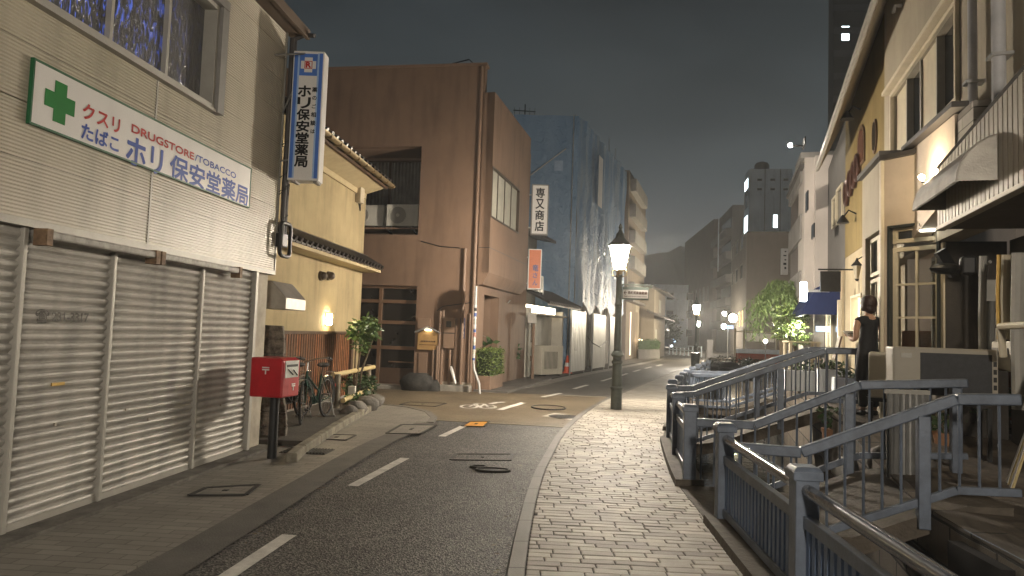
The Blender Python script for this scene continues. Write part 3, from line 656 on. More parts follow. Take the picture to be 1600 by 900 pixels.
mb = MB(); mb.box((-.01, 0, .735), (.36, .36, .012)); lbuild(mb, 'base_plate', black_metal, t)

# ================================================================== LEFT: OCHRE PLASTER HOUSE
OC = Fr(-3.92, 12, 5.4)
m_plaster = mat('ochre_plaster', (.33, .262, .15), .85, 0, .16, 1.2, .3, 90, .2, .35)
m_wood = mat('dark_wood', (.075, .042, .024), .6, 0, .3, 5, .2, 40, .3)
m_tile = mat('glazed_roof_tile', (.03, .028, .027), .28, 0, .25, 6, .08, 50, .55)
oc0 = -3.4; oc1, _ = OC.uv(567.5, 400)
bx = OC.P(3, 0, 0)
t = thing('plaster_house', 'ochre plastered house with tiled eaves behind the bicycles', 'house', OC.P((oc0 + oc1) / 2, 0, -1))
mb = MB(); OC.wall(mb, oc0, oc1, 0, 5.3, -.2, 0, [(oc0 - .1, oc0 + 1.35, 0, 1.95)]); OC.box(mb, oc1 - .2, oc1 - .001, 0, 5.3, -7, -.2); OC.box(mb, oc0, oc0 + .2, 0, 5.3, -7, -.2)
mb.build('wall', m_plaster, t)
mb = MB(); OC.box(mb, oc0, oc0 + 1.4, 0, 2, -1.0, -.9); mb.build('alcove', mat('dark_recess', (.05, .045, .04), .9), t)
# wainscot of vertical boards
wt = OC.uv(480, 517, .03)[1]
wu0, wu1 = OC.uv(441, 560, .03)[0], OC.uv(546, 560, .03)[0]
mb = MB(); u = wu0; random.seed(11)
mws = [mat('wainscot_board_%s' % c, col, .6, 0, .35, 9, .25, 30, .25, .25) for c, col in (('rust', (.26, .10, .038)), ('brown', (.20, .083, .034)), ('dark', (.15, .068, .033)))]
while u < wu1:
    mb.use(random.choice(mws)); OC.box(mb, u + .004, min(u + .112, wu1), .12, wt - .06, .004, .02 + random.uniform(0, .005)); u += .115
mb.use(m_wood)
u = wu0
while u < wu1: OC.box(mb, u - .012, u + .014, .12, wt - .06, .026, .034); u += .115
o = mb.build('wainscot', None, t)
mb = MB(); OC.box(mb, wu0, oc1 - .02, wt - .06, wt, .002, .05); mb.build('rail', m_wood, t)
mb = MB(); OC.box(mb, wu1 + .02, wu1 + .17, .1, wt - .062, .001, .06); mb.build('corner_post', m_wood, t)
mb = MB(); OC.box(mb, oc0 + 1.3, oc1, -.02, .12, .003, .06); mb.build('foundation', concrete, t)
# pent roof
e_n = .42
_, pe = OC.uv(596, 424, e_n); _, pt = OC.uv(566, 397, 0)
pe1, _ = OC.uv(596, 420, e_n); pe0, _ = OC.uv(447, 380, e_n)
zE = pe + .02; zT = zE + .24
mb = MB(); OC.prof(mb, pe0, pe1, [(zE + .005, e_n), (zT, .0)]); mb.use(mat('soffit_ochre', (.36, .29, .17), .8)); b = OC
b.box(mb, pe0, pe1, zE - .06, zE - .0, 0, e_n - .01); mb.use(m_plaster); 
pr = mb.build('pent_roof', None, t)
mb = MB(); OC.prof(mb, pe0, pe1, [(zE + .02, e_n + .03), (zE + .06, e_n - .02), (zT + .05, .0)])
rng = frange(pe0 + .05, pe1 - .05, .24)
for u in rng:
    mb.tube([OC.P(u, zE + .055, e_n + .05), OC.P(u, zT + .07, .0)], .05, 8)
mb.tube([OC.P(pe0, zT + .06, .04), OC.P(pe1, zT + .06, .04)], .055, 8)
for u in frange(pe0 + .17, pe1 - .17, .24): OC.box(mb, u - .09, u + .09, zE - .0, zE + .03, e_n - .03, e_n + .035)
mb.build('roof_tiles', m_tile, pr, smooth=True)
# main roof
n2 = .62; _, ze = OC.uv(610, 291, n2); re1 = OC.uv(611, 290, n2)[0]; re0 = OC.uv(505, 205, n2)[0] - 1.2
mb = MB(); OC.prof(mb, re0, re1, [(ze, n2 - .05), (ze + .30, 0), (ze + 1.9, -3.5), (ze + 1.9, -3.6), (ze + .3, -7)]); mb.use(m_wood); OC.box(mb, re0, re1, ze - .06, ze - .01, n2 - .14, n2 - .08)
rf = mb.build('roof', m_wood, t)
mb = MB(); 
for u in frange(re0 + .1, re1 - .08, .27): mb.tube([OC.P(u, ze + .10, n2 - .0), OC.P(u, ze + .40, 0), OC.P(u, ze + 1.98, -3.5)], .058, 8)
OC.prof(mb, re0, re1, [(ze + .03, n2 - .0), (ze + .35, 0), (ze + 1.95, -3.5)])
mb.build('roof_tiles', m_tile, rf, smooth=True)
mb = MB(); OC.prof(mb, re0, re1, [(ze - .20, 0.004), (ze - .03, n2 - .1)]); OC.box(mb, re0, re1, ze - .3, ze - .18, .001, .05); mb.build('soffit', mat('soffit_ochre', (.36, .29, .17), .8), rf)
mb = MB()
prf = [(ze + .02 - .06 * math.sin(a), n2 + .04 - .065 * math.cos(a)) for a in [i * math.pi / 6 for i in range(7)]]
OC.prof(mb, re0, re1 + .03, prf)
for u in frange(re0 + .3, re1 - .1, .55): OC.box(mb, u - .012, u + .012, ze - .06, ze + .04, n2 - .03, n2 + .108)
mb.build('gutter', mat('copper_gutter', (.30, .23, .13), .35, .7, .2, 8), rf)
# small fittings on the wall
for px in (504, 516):
    u, v = OC.uv(px - 4, 431, .0); mb = MB(); mb.ball(OC.P(u, v, .07), .085, 12, 8); mb.build('vent_hood', mat('vent_metal', (.10, .085, .07), .35, .7), t, smooth=True)
    mb = MB(); mb.tube([OC.P(u, v, -.01), OC.P(u, v, .05)], .095, 14); mb.build('vent_ring', mat('vent_metal', (.10, .085, .07), .35, .7), t, smooth=True)
u, v = OC.uv(558, 306, 0); mb = MB(); OC.box(mb, u - .16, u + .12, v - .17, v + .19, .002, .14); mb.build('meter_box', mat('tan_plastic', (.42, .36, .26), .5), t, bevel=.02)
mb = MB(); mb.tube([OC.P(u, v + .19, .05), OC.P(u - .02, v + .75, .04)], .016, 6); mb.build('conduit', mat('dark_pipe', (.05, .045, .045), .5), t)
mb = MB(); mb.tube([OC.P(u, v - .17, .05), OC.P(u + .02, v - .33, .08), OC.P(u + .09, v - .28, .06), OC.P(u + .1, v - .1, .04)], .014, 6); mb.build('conduit', black_metal, t)
# porch hood over the alcove
u0, v0 = OC.uv(424, 480, .0); u1, _ = OC.uv(452, 478, 0)
h1 = at(421, 440, 10.2); h2 = at(455, 484, 10.2)
hx0, hx1 = h1.x, h2.x; hz0, hz1 = h2.z, h1.z
mb = MB(); A = hx0 - .02
mb.extrude([(A, 9.95, hz1), (hx0 + .12, 9.95, hz1), (hx1, 9.95, hz0 + .16), (hx1, 9.95, hz0), (A, 9.95, hz0)], (.06, .75, 0)); mb.build('porch_hood', mat('zinc_sheet', (.34, .32, .29), .4, .6, .2, 5, .1), t, bevel=.006)
# wall lamp
u, v = OC.uv(510, 499, .0)
wl = thing('wall_lamp', 'small lit rectangular lamp on the ochre plaster wall', 'lamp', OC.P(u, v - .1, 0))
mb = MB(); OC.box(mb, u - .075, u + .075, v - .13, v + .13, .001, .02); mb.build('back_plate', mat('lamp_bronze', (.12, .09, .05), .4, .6), wl)
mb = MB(); OC.box(mb, u - .06, u + .06, v - .105, v + .105, .021, .10); mb.build('lamp_glass', emit('wall_lamp_light', (1, .78, .45), 70), wl, bevel=.01)
# weathered plank standing in the alcove
a = gp(462, 700, .0); mb = MB(); top = at(424, 508, 9.95); random.seed(5)
t = thing('weathered_plank', 'grey weathered log slab leaning in the alcove behind the postbox', 'plank', (a.x, 9.85, 0))
b0 = Vector((-3.17, 9.75, .0)); b1 = Vector((top.x - .02, 10.0, top.z)); pts = []
n = 9
lf = []; rt = []
for i in range(n):
    k = i / (n - 1); c = b0.lerp(b1, k); w = .20 + .02 * math.sin(k * 9) + random.uniform(-.012, .012)
    lf.append(c + Vector((-w * .8, .02 * math.sin(7 * k), 0))); rt.append(c + Vector((w * .8, 0, random.uniform(-.01, .01))))
m_log = mat('weathered_log', (.17, .145, .12), .85, 0, .5, 14, .9, 25, .2, .5)
for i in range(n - 1):
    q = [lf[i], rt[i], rt[i + 1], lf[i + 1]]; d = Vector((0, .09, 0)); mb.hexa([q[0], q[1], q[1] + d, q[0] + d, q[3], q[2], q[2] + d, q[3] + d])
mb.build('slab', m_log, t, bevel=.015)

# raised strip with kerb stones in front of the house
ks = [gp(455, 712, .1), gp(470, 699, .1), gp(495, 683, .1), gp(530, 661, .1), gp(560, 644, .1), gp(584, 631, .1)]
poly = [(p.x, p.y) for p in ks] + [(-4.1, ks[-1].y + .2), (-4.1, 9.4), (ks[0].x - .1, 9.4)]
mb = MB(); mb.prism(poly, -.05, .09); structure('planting_strip', mb, m_earth)
mb = MB()
for a, b in zip(ks, ks[1:]):
    d = (b - a).normalized() * .006; mb.bar(a + d - Vector((0, 0, .04)), b - d - Vector((0, 0, .04)), .13, .14)
tag(mb.build('strip_kerb', mat('mossy_stone', (.22, .20, .155), .85, 0, .35, 5, .5, 30, .2, .3), bevel=.02), kind='structure')

# ---- bicycles
def wheel(par, c, r, turn=0):
    w = bpy.data.objects.new('wheel', None); COL.objects.link(w); w.parent = par; w.location = c; w.rotation_euler = (0, 0, turn); w.empty_display_size = .1
    n = 28; P = lambda rad: [Vector((0, math.cos(2 * math.pi * i / n) * rad, math.sin(2 * math.pi * i / n) * rad)) for i in range(n)]
    mb = MB(); mb.tube(P(r - .018), .019, 6, True); lbuild(mb, 'tyre', rubber, w, smooth=True)
    mb = MB(); mb.tube(P(r - .042), .011, 6, True); lbuild(mb, 'rim', chrome, w, smooth=True)
    mb = MB()
    for i in range(20):
        a = 2 * math.pi * i / 20; mb.tube([(.02 * (-1) ** i, 0, 0), (0, math.cos(a) * (r - .045), math.sin(a) * (r - .045))], .0016, 3)
    lbuild(mb, 'spokes', steel, w)
    mb = MB(); mb.tube([(-.05, 0, 0), (.05, 0, 0)], .022, 10); lbuild(mb, 'hub', chrome, w, smooth=True)
def bicycle(label, frame_mat, loc, rz, basket=False):
    t = thing('bicycle', label, 'bicycle', loc, rz, 'bicycles by the plaster wall')
    r = .33; wheel(t, (0, 0, r), r); wheel(t, (.0, 1.08, r), r, R(16))
    mb = MB(); bb = (0, .44, .29); st = (0, .28, .72); hd = (0, .93, .80)
    for p, q, rad in ((bb, st, .017), (bb, (0, .96, .66), .02), ((0, .36, .45), (0, .94, .74), .016), ((0, .98, .58), hd, .02)): mb.tube([p, q], rad, 8)
    for s in (-.05, .05): mb.tube([(s, 0, r), (s * .4, .27, .68)], .009, 6); mb.tube([(s, 0, r), (s * .8, .44, .29)], .011, 6); mb.tube([(s, 1.08, r), (s, 1.03, .52), (s * .5, .97, .62)], .012, 6)
    lbuild(mb, 'frame', frame_mat, t, smooth=True)
    mb = MB(); mb.tube([(0, .93, .8), (0, .91, .95)], .013, 8)
    mb.tube([(-.29, .66, .99), (-.27, .80, 1.02), (-.15, .93, 1.0), (0, .93, .95), (.15, .93, 1.0), (.27, .80, 1.02), (.29, .66, .99)], .012, 8); h = lbuild(mb, 'handlebar', chrome, t, smooth=True)
    for s in (-1, 1):
        mb = MB(); mb.tube([(s * .288, .64, .988), (s * .278, .76, 1.012)], .018, 8); lbuild(mb, 'grip', rubber, h, smooth=True)
        mb = MB(); mb.tube([(s * .25, .84, 1.01), (s * .33, .74, .965)], .006, 5); lbuild(mb, 'brake_lever', chrome, h)
    mb = MB(); mb.tube([st, (0, .25, .84)], .012, 8); mb.ball((0, .22, .87), .13, 12, 6, (.75, 1.1, .32)); mb.ball((0, .36, .875), .06, 8, 5, (.5, 1.3, .4)); lbuild(mb, 'saddle', rubber, t, smooth=True)
    for cy_, a0, a1 in ((0, 40, 200), (1.08, 30, 170)):
        mb = MB(); pts = [(0, cy_ + math.cos(R(a)) * .36, r + math.sin(R(a)) * .36) for a in range(a0, a1 + 1, 10)]
        for p, q in zip(pts, pts[1:]): mb.bar(p, q, .055, .004, (0, p[1] - cy_, p[2] - r))
        lbuild(mb, 'mudguard', mat('mudguard_metal', (.35, .35, .34), .3, .8), t)
    mb = MB()
    for x in (-.06, 0, .06): mb.tube([(x, -.22, .74), (x, .18, .76)], .005, 5)
    for s in (-.06, .06): mb.tube([(s, -.12, .745), (s, 0, r)], .005, 5)
    mb.tube([(-.06, -.22, .74), (.06, -.22, .74)], .005, 5); lbuild(mb, 'rear_rack', chrome, t)
    mb = MB(); mb.box((.055, .25, .31), (.016, .52, .13)); lbuild(mb, 'chain_guard', frame_mat, t, bevel=.01)
    for s in (-1, 1):
        mb = MB(); mb.bar((s * .06, .44, .29), (s * .075, .44 + s * .12, .29 - s * .12), .012, .02); mb.box((s * .12, .44 + s * .12, .285 - s * .12), (.09, .07, .018)); lbuild(mb, 'pedal', black_metal, t)
    mb = MB(); mb.tube([(-.07, .0, r), (-.13, -.06, .01)], .008, 6); mb.tube([(.07, .0, r), (.13, -.06, .01)], .008, 6); mb.tube([(-.15, -.06, .01), (.15, -.06, .01)], .008, 6); lbuild(mb, 'kickstand', steel, t)
    mb = MB(); mb.ball((.06, 1.06, .62), .035, 10, 6); lbuild(mb, 'headlight', chrome, t, smooth=True)
    mb = MB(); mb.box((0, -.38, .5), (.05, .02, .05)); lbuild(mb, 'reflector', m_red, t)
    return t
bicycle('dark green bicycle with chrome handlebar parked on the strip before the wainscot', mat('frame_green_paint', (.012, .05, .035), .25, .3), (-3.05, 12.0, .09), R(175))
bicycle('black bicycle between the wainscot and the dark green bicycle', mat('frame_black_paint', (.015, .015, .017), .3, .3), (-3.40, 11.85, .09), R(171))

# ---- bamboo rails with short posts
t = thing('bamboo_fence', 'low fence of two pale bamboo rails round the planting', 'fence', gp(530, 650, .09))
m_bam = mat('dry_bamboo', (.50, .40, .20), .45, 0, .12, 10, .1)
for (a, b) in (((520, 586, 13.2), (584, 573.5, 15.9)), ((536, 626, 13.2), (583, 605, 15.9))):
    p, q = at(*a), at(*b); mb = MB(); n = 13; P = [p.lerp(q, i / (n - 1)) for i in range(n)]; P2 = []; rr = []
    for i, c in enumerate(P):
        P2.append(c); rr.append(.042 if i % 3 else .047)
    mb.tube(P2, rr, 10); mb.build('rail', m_bam, t, smooth=True)
for (px, py0, py1, Y) in ((532, 590, 690, 13.25), (580, 574, 640, 15.8)):
    a = at(px, py0, Y); mb = MB(); mb.tube([(a.x - .05, Y, .05), (a.x - .05, Y, a.z + .06)], .055, 10); mb.build('post', mat('old_post', (.22, .19, .14), .8, 0, .3, 8, .3), t, smooth=True)

# ---- planting
def leaves(mb, c, rad, n, size, droop=.3, seed=1, flat=1.0, shell=.3, long=2.2):
    rg = random.Random(seed); c = Vector(c)
    for _ in range(n):
        d = Vector((rg.gauss(0, 1), rg.gauss(0, 1), rg.gauss(0, 1) * flat)).normalized() * (rg.random() ** shell); p = c + Vector((d.x * rad[0], d.y * rad[1], d.z * rad[2]))
        ax = Vector((rg.uniform(-1, 1), rg.uniform(-1, 1), rg.uniform(-.6, .6) - droop)).normalized(); s = ax.cross(Vector((rg.uniform(-1, 1), rg.uniform(-1, 1), rg.uniform(-1, 1))))
        if s.length < .01: continue
        s.normalize(); L = size * rg.uniform(.6, 1.3); w = L / long / 2; m = ax * (L * .5)
        mb.add([p, p + m + s * w, p + ax * L, p + m - s * w], [(0, 1, 2, 3)])
    return mb
lf_green = leafmat('nandina_leaf', (.035, .085, .02), (.10, .16, .035)); lf_dark = leafmat('shrub_leaf', (.02, .05, .015), (.05, .09, .025)); lf_hedge = leafmat('hedge_leaf', (.06, .10, .02), (.15, .19, .045))
m_bark = mat('bark', (.12, .09, .06), .9, 0, .3, 9, .6, 30)
pc = at(569, 516, 14.6)
t = thing('nandina_bush', 'slender leafy bush with feathery green top beside the bamboo rails', 'bush', (pc.x - .12, 14.6, .09))
mb = MB()
for k, (dx, dy) in enumerate(((0, 0), (.05, .05), (-.04, .03))):
    mb.tube([(pc.x - .14 + dx, 14.6 + dy, .05), (pc.x - .10 + dx * 1.5, 14.6 + dy, .7), (pc.x - .02 + dx * 4, 14.62 + dy * 3, pc.z - .1)], [.028, .022, .012], 7)
mb.build('stem', m_bark, t)
mb = MB(); leaves(mb, pc, (.32, .32, .22), 520, .15, .25, 3, 1, .35, 3.2); leaves(mb, pc + Vector((-.02, 0, -.32)), (.16, .16, .16), 90, .13, .3, 4, 1, .35, 3.2); leaves(mb, pc + Vector((.12, 0, .17)), (.2, .2, .14), 160, .15, .2, 9, 1, .35, 3.2); mb.build('crown', lf_green, t, recalc=False)
for k, (px, py, Y, r, n, lab) in enumerate(((563, 603, 14.9, .34, 420, 'dark leafy shrub between the two bamboo rails'), (556, 628, 13.9, .22, 260, 'small bright clump of leaves at the foot of the lower bamboo rail'))):
    a = at(px, py, Y); t = thing('shrub', lab, 'shrub', (a.x, Y, .09)); mb = MB(); leaves(mb, a, (r, r, r * .8), n, .11, .1, 20 + k); mb.build('foliage', (lf_dark, lf_green)[k], t, recalc=False)
    mb = MB()
    for j in range(4): mb.tube([(a.x + .03 * j, Y, .06), (a.x + random.uniform(-.1, .1), Y + random.uniform(-.1, .1), a.z + r * .4)], .01, 5)
    mb.build('stem', m_bark, t)
m_rock = mat('garden_rock', (.14, .13, .115), .85, 0, .4, 6, .8, 18)
random.seed(21)
for k, (px, py, Y, r) in enumerate(((556, 650, 13.0, .17), (572, 641, 13.7, .2), (585, 631, 14.5, .17), (545, 657, 12.5, .13))):
    a = at(px, py, Y); mb = MB(); mb.ball((a.x, Y, max(a.z, .1) + .02), r, 9, 6, (1.2, 1, .85), .16)
    tag(mb.build('garden_rock', m_rock, smooth=60), ('middle sized grey rock below the bamboo rails', 'largest grey rock edging the planting strip', 'grey rock edging the planting, last before the side street', 'smallest grey rock, nearest to the bicycles')[k], 'rock', 'rocks edging the planting strip')
a = at(550, 612, 14.0); mb = MB(); mb.box((a.x, 14.0, a.z), (.14, .1, .22)); tag(mb.build('utility_box', plastic_white, bevel=.01), 'small white utility box half hidden in the planting', 'box')

# ================================================================== BROWN BUILDING
BR0 = Vector((-.92, 18.94, 0)); BRaz = -math.degrees(math.atan2(.48, 2.9))
# camera-facing wall: u runs along the wall from the far left to the street corner
BF = Fr(-15.26, 21.31, 90 + 9.39)      # du to the right, dn towards the camera
BL = (BR0 - BF.o).dot(BF.du)
BF = Fr(BR0.x - BF.du.x * 14, BR0.y - BF.du.y * 14, 90 + 9.39)
BU = 14.0
m_brown = mat('brown_render', (.188, .122, .084), .72, 0, .13, .6, .2, 70, .25, .32)
m_brown2 = mat('brown_paint', (.20, .132, .092), .55, 0, .1, 3, .05, 60, .35, .12)
t = thing('brown_building', 'two storey brown rendered building on the street corner', 'building', BF.P(7, 0, -3))
TOP = BF.uv(700, 104)[1]
rc = [*BF.uv(566, 366), *BF.uv(659, 228)]; rec = (rc[0] - 1.5, rc[2], rc[1], rc[3])
gr = [*BF.uv(562, 600), *BF.uv(652, 447)]; gar = (gr[0] - 2.4, gr[2], .02, gr[3])
mb = MB(); BF.wall(mb, 0, BU, -.05, TOP, -.25, 0, [rec, gar])
SB = Fr(BR0.x, BR0.y, 13.8)            # street side, outward to the right
SB = Fr(BR0.x - SB.dn.x * .02, BR0.y - SB.dn.y * .02, 13.8)
WB = Fr(BR0.x + SB.dn.x * .30, BR0.y + SB.dn.y * .30, 13.8); WTOP = WB.uv(770, 139)[1]
SB.wall(mb, .02, 6.1, -.05, WTOP - .15, -.25, 0, [(.75, 2.35, .02, 2.62)])
mb.build('wall', m_brown, t)
mb = MB(); BF.box(mb, 0, BU + .05, TOP + .001, TOP + .07, -.3, .04); mb.build('coping', m_brown2, t)
mb = MB(); BF.box(mb, 0, BU - .3, TOP - .4, TOP - .2, -7.5, -.26); BF.box(mb, 0, .2, 0, TOP, -8, -.26); mb.build('roof', m_brown2, t)
# recess with window and ledge
mb = MB(); BF.box(mb, rec[0], rec[1], rec[2] - .02, rec[3], -1.4, -1.3); BF.box(mb, rec[0], rec[1] + .2, rec[3], rec[3] + .1, -1.4, -.26); BF.box(mb, rec[1], rec[1] + .15, rec[2], rec[3], -1.4, -.26); BF.box(mb, rec[0] - .3, rec[1], rec[2] - .12, rec[2], -1.4, -.251); r = mb.build('balcony_recess', m_brown2, t)
mb = MB(); BF.frame(mb, rec[0] + .1, rec[1] - .05, rec[2] + .35, rec[3] - .1, -1.29, -1.22, .05); wf = mb.build('window', mat('bronze_frame', (.07, .05, .035), .4, .5), t)
mid = (rec[0] + rec[1]) / 2 + .25
mb = MB(); BF.box(mb, mid - .04, mid + .04, rec[2] + .4, rec[3] - .15, -1.28, -1.2); mb.build('mullion', mat('bronze_frame', (.07, .05, .035), .4, .5), wf)
m_curt = mat('grey_curtain', (.13, .125, .11), .7, 0, .25, 3, .1)
for a, b in ((rec[0] + .15, mid - .04), (mid + .04, rec[1] - .1)):
    mb = MB(); n = int((b - a) / .035)
    for i in range(n):
        x = a + (b - a) * i / n; y = a + (b - a) * (i + 1) / n; d0 = -1.275 + .018 * math.sin(i * 2.1); d1 = -1.275 + .018 * math.sin((i + 1) * 2.1)
        mb.quad(BF.P(x, rec[2] + .4, d0), BF.P(y, rec[2] + .4, d1), BF.P(y, rec[3] - .15, d1), BF.P(x, rec[3] - .15, d0))
    mb.build('curtain', m_curt, wf, smooth=60)
# garage front: a grid of glass panels
m_gglass = mat('rippled_glass', (.022, .019, .016), .16, 0, .15, 3, .35, 26, .7)
mb = MB(); BF.box(mb, gar[0], gar[1], gar[2], gar[3], -.36, -.30); mb.build('glass', m_gglass, t)
m_gfr = mat('garage_frame', (.17, .10, .06), .45, .2, .1, 4, .05)
vb = [BF.uv(600, p)[1] for p in (470, 503, 543, 575)]
gf = MB(); BF.frame(gf, gar[0], gar[1], gar[2], gar[3], -.30, -.2, .07)
g = gf.build('garage_front', m_gfr, t, bevel=.006)
for k, v in enumerate([vb[0], vb[1], vb[2]]):
    mb = MB(); BF.box(mb, gar[0] + .07, gar[1] - .07, v - .05, v + .045, -.298, -.22 + .002 * k); mb.build('rail', m_gfr, g, bevel=.006)
um = BF.uv(588, 520)[0]
for u, a in ((um, 0), (um - 2.2, 0)):
    mb = MB(); BF.box(mb, u - .045, u + .045, gar[2] + .07, gar[3] - .07, -.297, -.205); mb.build('stile', m_gfr, g, bevel=.006)
mb = MB(); BF.box(mb, um + .05, gar[1] - .08, gar[2] + .08, vb[3], -.296, -.27); mb.build('kick_panel', mat('brown_panel', (.07, .042, .027), .5), g)
mb = MB(); BF.box(mb, um + .3, gar[1] - .07, vb[2] - .4, vb[2] - .37, -.297, -.235); mb.build('rail', m_gfr, g)
mb = MB(); BF.box(mb, gar[0], gar[1] + .05, -.05, .10, .02, .55); BF.box(mb, gar[0], gar[1], -.05, .06, -.25, .02); mb.build('doorstep', concrete, t, bevel=.02)
# pipes and boxes on the wall
def vpipe(px, y0, y1, r, n=.06):
    u, a = BF.uv(px, y0, n); _, b = BF.uv(px, y1, n); mb = MB(); mb.tube([BF.P(u, max(a, .02), n), BF.P(u, b, n)], r, 8); return mb.build('pipe', m_brown2, t, smooth=True)
vpipe(688, 606, 484, .045); vpipe(683.5, 606, 486, .035, .09); vpipe(675, 606, 546, .035); vpipe(681, 606, 540, .035, .1); vpipe(701, 606, 546, .04); vpipe(719, 600, 388, .04); vpipe(735, 598, 105, .045, .05); vpipe(731, 598, 490, .03, .05)
u0, v0 = BF.uv(658, 377); u1, v1 = BF.uv(719, 388)
mb = MB(); mb.tube([BF.P(u0, v0, .03), BF.P((u0 + u1) / 2, (v0 + v1) / 2 - .05, .03), BF.P(u1, v1, .05)], .014, 6); mb.build('cable', black_metal, t)
u0, v0 = BF.uv(684, 486); u1, v1 = BF.uv(735, 473); mb = MB(); mb.tube([BF.P(u0, v0, .1), BF.P(u0 + .15, v0 + .13, .05), BF.P(u1, v1, .04)], .012, 6); mb.build('cable', black_metal, t)
def wbox(nm, x0, y0, x1, y1, d, m, par=None, n0=.001, bev=.006):
    a = BF.uv(x0, y1, d); b = BF.uv(x1, y0, d); mb = MB(); BF.box(mb, a[0], b[0], a[1], b[1], n0, d); return mb.build(nm, m, par or t, bevel=bev)
wbox('meter_cabinet', 652, 498, 672, 513, .10, m_brown2); lb = wbox('letter_cabinet', 692, 497, 711, 544, .14, m_brown2); wbox('cabinet_window', 697, 502, 705, 511, .146, black_metal, lb, .141, 0)
wbox('cabinet_seam', 692.5, 520, 710.5, 521, .143, black_metal, lb, .141, 0)
wbox('base_panel', 652, 552, 668, 596, .03, m_brown2); wbox('stained_base', 684, 598, 736, 606, .012, mat('stained_render', (.40, .36, .29), .75, 0, .2, 4, .15, 60, .3, .5), None, .001, 0)
mb = MB(); a = BF.uv(672, 606, .0)[0]; BF.box(mb, a, BU - .05, -.05, .16, .02, .30); mb.build('plinth', concrete, t, bevel=.015)
# lit wooden notice board with a little roof
bt = thing('notice_board', 'wooden notice board under a small gabled roof with its lamp on brown wall', 'notice board', BF.P(*BF.uv(666, 545), .1))
a = BF.uv(651.5, 546, .1); b = BF.uv(685, 522, .1); m_nb = mat('varnished_wood', (.33, .20, .08), .45, 0, .2, 6, .1)
mb = MB(); BF.box(mb, a[0], b[0], a[1], b[1], .03, .09); mb.build('panel', m_nb, bt, bevel=.005)
mc = (a[0] + b[0]) / 2
mb = MB(); BF.box(mb, a[0] + .05, b[0] - .05, a[1] + .14, a[1] + .125, .091, .094); mb.build('groove', m_wood, bt)
for i in range(9):
    mb = MB(); uu = a[0] + .09 + i * (b[0] - a[0] - .16) / 9; BF.box(mb, uu, uu + .034, a[1] + .205, a[1] + .245, .0905, .0935); mb.build('brush_mark', m_wood, bt)
mb = MB(); mb.hexa([BF.P(a[0] - .06, b[1] + .02, .0), BF.P(mc, b[1] + .17, .0), BF.P(mc, b[1] + .17, .2), BF.P(a[0] - .06, b[1] + .02, .2), BF.P(a[0] - .06, b[1] + .05, .0), BF.P(mc, b[1] + .2, .0), BF.P(mc, b[1] + .2, .2), BF.P(a[0] - .06, b[1] + .05, .2)])
mb.hexa([BF.P(mc, b[1] + .17, .0), BF.P(b[0] + .06, b[1] + .02, .0), BF.P(b[0] + .06, b[1] + .02, .2), BF.P(mc, b[1] + .17, .2), BF.P(mc, b[1] + .2, .0), BF.P(b[0] + .06, b[1] + .05, .0), BF.P(b[0] + .06, b[1] + .05, .2), BF.P(mc, b[1] + .2, .2)]); mb.build('roof', mat('grey_trim', (.22, .21, .2), .5), bt)
mb = MB(); mb.extrude([BF.P(a[0], b[1], .08), BF.P(b[0], b[1], .08), BF.P(mc, b[1] + .15, .08)], -BF.dn * .05); mb.build('gable', m_nb, bt)
mb = MB(); BF.box(mb, mc - .07, mc + .09, b[1] + .085, b[1] + .115, .10, .14); mb.build('lamp', emit('board_lamp', (1, .92, .7), 12), bt)
# upper bay over the entrance
d0 = SB.dn * .46
WB = Fr(BR0.x + SB.dn.x * .30, BR0.y + SB.dn.y * .30, 13.8)
b0 = WB.uv(768, 300)[0]; b1 = WB.uv(827, 300)[0]; bt_ = WB.uv(770, 139)[1]; bb_ = WB.uv(800, 466)[1]
bb_ = WB.uv(764, 440)[1] - .1
wh = [*WB.uv(768.5, 340), *WB.uv(811, 262)]
wa = WB.uv(769.5, 258)[0], WB.uv(812, 300)[0], WB.uv(770, 341)[1], WB.uv(770, 259)[1]
mb = MB(); WB.wall(mb, b0, b1, bb_ + .34, bt_, -.2, 0, [(wa[0] + .02, wa[1], wa[2], wa[3])])
P = WB.P
mb.quad(P(b0, bb_ + .34, 0), P(b0, bb_ + .34, -.31), P(b0, bt_, -.31), P(b0, bt_, 0)); mb.quad(P(b1, bb_ + .34, 0), P(b1, bb_ + .34, -.31), P(b1, bt_, -.31), P(b1, bt_, 0)); mb.quad(P(b0, bt_ - .1, -.2), P(b1, bt_ - .1, -.2), P(b1, bt_ - .1, -.35), P(b0, bt_ - .1, -.35))
mb.quad(P(b0, bb_ + .34, 0), P(b1, bb_ + .34, 0), P(b1, bb_ + .02, -.16), P(b0, bb_ + .02, -.16)); mb.quad(P(b0, bb_ + .02, -.16), P(b1, bb_ + .02, -.16), P(b1, bb_, -.31), P(b0, bb_, -.31)); mb.quad(P(b0, bb_ + .34, 0), P(b0, bb_ + .02, -.16), P(b0, bb_, -.31), P(b0, bb_ + .34, -.31)); mb.quad(P(b1, bb_ + .34, 0), P(b1, bb_ + .02, -.16), P(b1, bb_, -.31), P(b1, bb_ + .34, -.31))
ob = mb.build('upper_bay', m_brown, t)
mb = MB(); SB.box(mb, .04, b0 + .05, 2.7, WTOP - .16, .002, .006); mb.build('gap_shade_sheet', mat('dark_recess', (.05, .045, .04), .9), t)  # thin dark sheet on the flat wall, painting the shade of the gap
mb = MB(); WB.box(mb, b0 - .004, b1 + .004, bb_ + 1.0, bb_ + 1.015, -.3, .004); mb.build('joint', black_metal, ob)
mb = MB(); WB.frame(mb, wa[0] + .02, wa[1], wa[2], wa[3], -.12, .01, .05); w = mb.build('bay_window', mat('bronze_frame', (.07, .05, .035), .4, .5), t)
